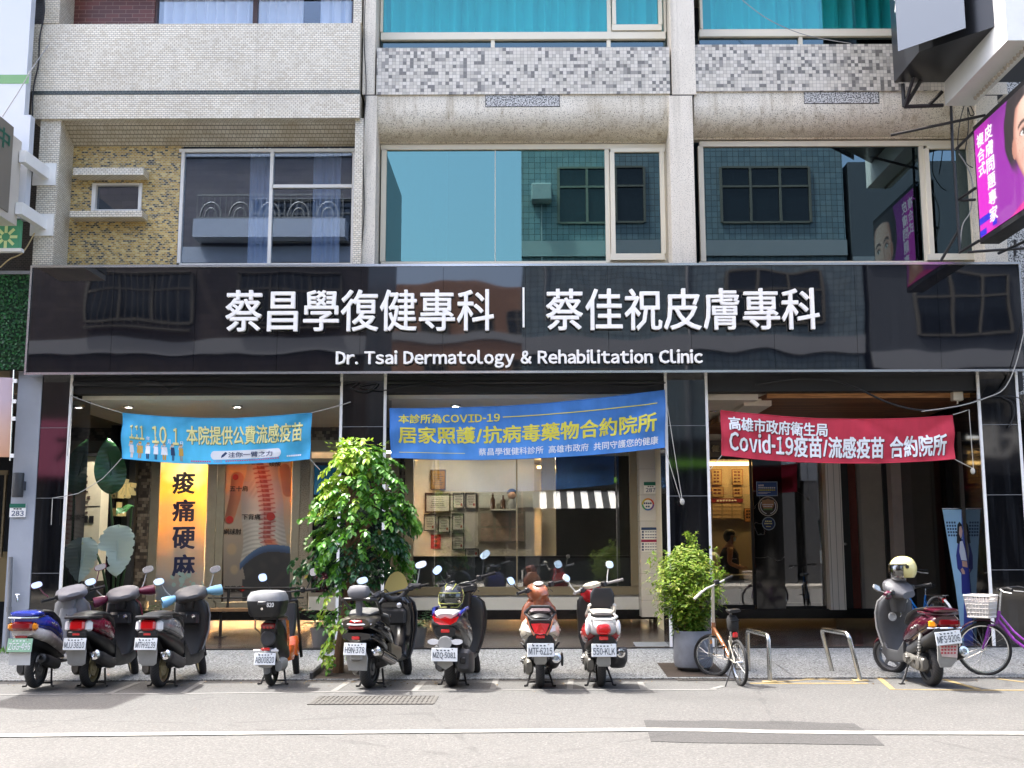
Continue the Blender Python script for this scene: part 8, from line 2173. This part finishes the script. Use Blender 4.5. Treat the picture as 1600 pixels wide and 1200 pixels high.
bs_ = T('potted_bush', 'bright yellow green bush with fine leaves growing in the grey pot', 'bush', (pt.location.x, pt.location.y, pt.location.z + .44))
mb = MB()
for k in range(9):
    a = k * .7; mb.tube([(.06 * math.cos(a), .06 * math.sin(a), -.1), (.1 * math.cos(a), .1 * math.sin(a), .3), (.22 * math.cos(a), .2 * math.sin(a), .75)], .01, 6, rs=[.016, .012, .006])
mb.tube([(-.12, -.15, -.1), (-.12, -.15, .55)], .01, 6)
mb.build('stems', bark, bs_)
fa_, fb_ = MB(), MB()
for k in range(560):
    z = random.uniform(.02, 1.08)
    prof_ = [(.0, .14), (.2, .22), (.42, .40), (.7, .47), (.9, .36), (1.08, .16)]
    for (za, ra_), (zb2_, rb_2) in zip(prof_, prof_[1:]):
        if za <= z <= zb2_: rr = ra_ + (rb_2 - ra_) * (z - za) / (zb2_ - za); break
    a = random.random() * 6.28; q_ = rr * math.sqrt(random.uniform(.15, 1)) * random.uniform(.8, 1.1)
    c_ = Vector((-.04 + q_ * math.cos(a) * 1.04, q_ * math.sin(a) * .9, z))
    up = Vector((math.cos(a) * .6, math.sin(a) * .6, 1)).normalized()
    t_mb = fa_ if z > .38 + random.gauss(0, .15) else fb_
    for j in range(13):       # palmate rosette
        b2 = random.random() * 6.28
        side = (up.orthogonal() * math.cos(b2) + up.cross(up.orthogonal()) * math.sin(b2))
        leaflet(t_mb, c_ + rv(.035), side * .9 + up * random.uniform(-.2, .5), up, random.uniform(.05, .085), random.uniform(.011, .018))
for k in range(44):
    a = random.random() * 6.28; z = random.uniform(.3, 1.05); rr = random.uniform(.40, .56)
    c_ = Vector((-.04 + rr * math.cos(a), rr * .9 * math.sin(a), z + .1 * math.sin(a * 3)))
    for j in range(8): leaflet(fa_, c_ + rv(.02), rv(1) + Vector((math.cos(a), math.sin(a), .4)), Vector((0, 0, 1)), random.uniform(.05, .08), .013)
for k in range(26):
    c_ = Vector((.0 + random.gauss(0, .055), random.gauss(0, .05), random.uniform(1.08, 1.30)))
    for j in range(9): leaflet(fa_, c_, rv(1) + Vector((0, 0, .3)), Vector((0, 0, 1)), random.uniform(.04, .06), .011)
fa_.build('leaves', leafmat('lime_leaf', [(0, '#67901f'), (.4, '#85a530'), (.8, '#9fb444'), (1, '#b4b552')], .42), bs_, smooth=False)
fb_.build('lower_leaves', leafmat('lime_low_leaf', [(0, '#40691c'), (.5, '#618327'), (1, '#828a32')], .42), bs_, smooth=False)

fl = MB()
for k in range(150):
    x = random.uniform(-7.2, 7.2) if k % 3 else random.gauss(-2.2, .8); y = 14.06 - abs(random.gauss(0, .28))
    a = random.random() * 6.28; l = random.uniform(.012, .035)
    d = Vector((math.cos(a), math.sin(a), random.uniform(0, .4)))
    leaflet(fl, Vector((x, y, .006)), d, Vector((0, 0, 1)), l * 1.6, l * .45)
tag(fl.build('fallen_leaves', leafmat('dry_leaf', [(0, '#4a3a22'), (.5, '#6d5a34'), (1, '#8a8268')], .8), smooth=False), 'scattered dry leaves and litter along the kerb', 'litter', kind='stuff')
# big-leaved plants inside the left bay
def bigleaf(mb, base, tip, w, fold=.12, droop=0.0, nrm=Vector((0, -1, 0)), tear=False):
    """long paddle leaf with a midrib, cross ripples and, if torn, a ragged edge"""
    A, B = Vector(base), Vector(tip); d = (B - A); s = d.cross(nrm).normalized(); n = s.cross(d).normalized()
    N = 44; vs = []; fs = []; rib = []
    for i in range(N + 1):
        t = i / N
        ww = w * (math.sin(PI * min(1, t * 1.02) ** .75) ** .65) * (1 - .10 * (tear and i % 7 in (0, 1)))
        c = A + d * t + n * (-droop * t * t) + Vector((0, 0, -droop * .5 * t * t)); rib.append(c)
        cut = .55 if tear and .52 < t < .80 else 1.0
        for k, u in enumerate((-1, -.5, 0, .5, 1)):
            vs.append(tuple(c + s * ww * (u if u < 0 else u * cut) + n * (abs(u) * fold * ww * 2 + .007 * math.sin(i * 1.9 + abs(u) * 3) * abs(u) + .02 * math.sin(t * 9 + u * 2))))
    for i in range(N):
        for k in range(4): fs.append((i * 5 + k, i * 5 + k + 1, i * 5 + k + 6, i * 5 + k + 5))
    mb.add(vs, fs)
    return mb.tube(rib[:-1], .01, 5, rs=[.014 - .011 * k / N for k in range(N)])
bp_ = T('banana_plant', 'broad leaved banana plant in the arcade behind the left scooters', 'plant', (*[W(175, 950, 18.0)[0]], 18.0, FLOOR))
lf = leafmat('banana_leaf', [(0, '#2c5f2c'), (1, '#2f6a30')], .35)
lf2 = leafmat('pale_banana_leaf', [(0, '#b2c2b0'), (1, '#bccab8')], .35)
bigleaf(MB(), P3(176, 772, 17.75), P3(168, 682, 17.8), .24, .1, .02, Vector((.25, -1, 0))).build('dark_leaf', M('dark_banana_leaf', '#1f4a25', .3), bp_, world=True)
bigleaf(MB(), P3(186, 820, 17.5), P3(180, 899, 17.3), .29, .12, .05, Vector((0, -1, .2)), True).build('pale_leaf', lf2, bp_, world=True)
bigleaf(MB(), P3(140, 840, 17.45), P3(118, 910, 17.3), .21, .14, .05, Vector((.2, -1, .2)), True).build('pale_leaf', lf2, bp_, world=True)
bigleaf(MB(), P3(206, 790, 17.8), P3(182, 800, 17.3), .1, .1, .03, Vector((0, -.4, 1))).build('small_leaf', lf, bp_, world=True)
mb = MB()
for (a, b_) in (((172, 772), (176, 950)), ((186, 820), (180, 950)), ((141, 840), (172, 950)), ((206, 790), (184, 950))):
    A, B_ = Vector(P3(*b_, 18.0)), Vector(P3(*a, 17.7)); mb.tube([A, A.lerp(B_, .5) + Vector((.04, 0, .05)), B_], .02, 7)
mb.build('stalks', M('green_stalk', '#2f4a28', .5), bp_, world=True)
def fern(label, c, n, l, colr, name='fern_plant', cat='plant'):
    t = T(name, label, cat, c)
    mb = MB()
    for k in range(n):
        a = random.random() * 6.28; d = Vector((math.cos(a), math.sin(a), random.uniform(.5, 1.6))).normalized()
        p = Vector((0, 0, .25)); up = Vector((0, 0, 1)); m = 9
        for j in range(m):
            d = (d + Vector((0, 0, -.11))).normalized(); q_ = p + d * l / m
            s = d.cross(up).normalized()
            for sg_ in (-1, 1): leaflet(mb, q_, d * .5 + s * sg_, up, .13 * (1 - j / m * .6), .02)
            p = q_
    mb.build('leaves', colr, t, smooth=False)
    MB().lathe([(0, 0), (.14, 0), (.19, .28), (.17, .28), (.16, .24), (0, .24)], seg=20).build('pot', M('dark_pot', '#6d6a64', .7), t)
    return t
dkleaf = leafmat('dark_fern_leaf', [(0, '#12331a'), (.5, '#1c4a24'), (1, '#2b5a2c')], .4)
fern('dark feathery palm beside the banana plant in the arcade', (W(225, 950, 17.9)[0], 17.9, FLOOR), 20, .62, dkleaf)
fern('low dark fern at the foot of the banana plant', (W(152, 950, 17.7)[0], 17.7, FLOOR), 18, .5, dkleaf)
fern('dark leafy pot plant in the arcade beside the street tree', (W(505, 960, 16.95)[0], 16.95, FLOOR), 16, .75, dkleaf)
fern('dark leafy pot plant in the arcade behind the black scooter', (W(648, 960, 17.0)[0], 17.0, FLOOR), 14, .6, dkleaf)
wd = T('weeds', 'small green weeds at the foot of the blue grey pillar', 'weeds', (W(18, 1045, 16.4)[0], 16.4, wz(16.4)))
mb = MB()
for k in range(60): leaflet(mb, Vector((random.gauss(0, .08), random.gauss(0, .05), 0)), Vector((random.gauss(0, .5), random.gauss(0, .5), 1)), Vector((0, -1, 0)), random.uniform(.06, .14), .012)
mb.build('leaves', leafmat('weed_leaf', [(0, '#4a7a2a'), (1, '#6f9a34')], .5), wd, smooth=False)

# ================================================================ person behind the glass
def skin_body(name, pts, edges, radii, mat, parent, root=0):
    me = bpy.data.meshes.new(name); me.from_pydata(pts, edges, []); me.materials.append(mat)
    o = bpy.data.objects.new(name, me); COL.objects.link(o); o.parent = parent
    sk = o.modifiers.new('skin', 'SKIN'); sk.use_smooth_shade = True
    if not me.skin_vertices: me.attributes.new('skin_vertex', 'FLOAT', 'POINT') if False else None
    if not me.skin_vertices:
        bpy.context.view_layer.objects.active = o
        bpy.ops.mesh.customdata_skin_add()
    for v, r in zip(me.skin_vertices[0].data, radii):
        v.radius = (r, r) if not isinstance(r, tuple) else r
    me.skin_vertices[0].data[root].use_root = True
    sb = o.modifiers.new('sub', 'SUBSURF'); sb.levels = 2; sb.render_levels = 2
    return o
pr = T('person', 'person in a black sleeveless vest and face mask standing behind the clinic glass', 'person', (W(1141, 900, 22.9)[0], 22.95, FLOOR))
# faces +x (right), slightly towards the street
pts = [(0, 0, .92), (0, 0, 1.1), (-.01, 0, 1.3), (0, 0, 1.42), (.02, 0, 1.5), (.04, 0, 1.6), (.045, 0, 1.7),
       (-.01, -.19, 1.38), (-.04, -.23, 1.12), (.2, -.20, 1.02), (.27, -.17, 1.03),
       (-.01, .19, 1.38), (-.03, .22, 1.12), (.2, .14, 1.05), (.27, .12, 1.06),
       (0, -.1, .86), (.01, -.1, .48), (0, -.1, .06), (.1, -.1, .03), (0, .1, .86), (.01, .1, .48), (0, .1, .06), (.1, .1, .03)]
edges = [(0, 1), (1, 2), (2, 3), (3, 4), (4, 5), (5, 6), (3, 7), (7, 8), (8, 9), (9, 10), (3, 11), (11, 12), (12, 13), (13, 14), (0, 15), (15, 16), (16, 17), (17, 18), (0, 19), (19, 20), (20, 21), (21, 22)]
rad = [(.15, .13), (.15, .13), (.17, .13), (.1, .1), .055, (.085, .08), (.08, .075), .065, .05, .038, .03, .065, .05, .038, .03, .1, .07, .045, .04, .1, .07, .045, .04]
skinm = M('skin', '#a87a60', .55)
skin_body('body', pts, edges, rad, skinm, pr)
for s in (-1, 1):
    for k in range(4): MB().tube([(.28, s * .155 + s * (k - 1.5) * .016, 1.03 + k * .004), (.32, s * .15 + s * (k - 1.5) * .015, 1.02), (.345 - abs(k - 1.5) * .006, s * .145 + s * (k - 1.5) * .013, .995)], .009, 6, rs=[.0095, .009, .007]).build('finger', skinm, pr)
    MB().tube([(.27, s * .13, 1.05), (.30, s * .115, 1.055), (.325, s * .115, 1.04)], .009, 6).build('thumb', skinm, pr)
vest = M('black_vest', '#0e0f12', .8)
MB().sec([(.80, -.175, .175, .19), (.95, -.18, .18, .185), (1.15, -.185, .185, .19), (1.3, -.20, .20, .185), (1.41, -.17, .17, .12), (1.46, -.09, .09, .075)], 'z', n=2.4, xc=-.0).build('vest', vest, pr)
mb = MB(); text(mb, 'WE', lambda u, v, w: (.02 + .1 * u, -.19, 1.2 + .02 * v), .0); mb.build('lettering', whi, pr, smooth=False)
for s in (-1, 1): MB().tube([(0, s * .1, .88), (.01, s * .1, .48), (0, s * .1, .08)], .1, 10, rs=[.115, .085, .065]).sec([(.0, s * .1 - .05, s * .1 + .05, .09), (.06, s * .1 - .05, s * .1 + .05, .08), (.1, s * .1 - .045, s * .1 + .045, .05)], 'z', xc=.04).build('trouser_leg', vest, pr)
MB().ell((.02, 0, 1.70), (.115, .1, .105), 18, 10, z0=-.15).ell((-.025, 0, 1.66), (.085, .1, .12), 16, 8).build('hair', M('black_hair', '#15120f', .6), pr)
MB().loft([[(.06 + .085 * math.cos(a), .08 * math.sin(a), z_) for a in [-1.35 + 2.7 * j / 10 for j in range(11)]] for z_ in (1.555, 1.6, 1.635)], closed=False).build('face_mask', M('blue_mask', '#b9c6d0', .8), pr)
MB().tube([(.145, 0, 1.665), (.162, 0, 1.645), (.15, 0, 1.635)], .012, 6).build('nose', skinm, pr)
MB().ell((.04, -.085, 1.645), (.022, .012, .032), 10, 6).build('ear', skinm, pr)
mb = MB()
for s in (-1, 1): mb.ell((.118, s * .036, 1.668), (.01, .014, .008), 8, 5)
mb.build('eyes', M('eye_dark', '#1a1412', .3), pr)
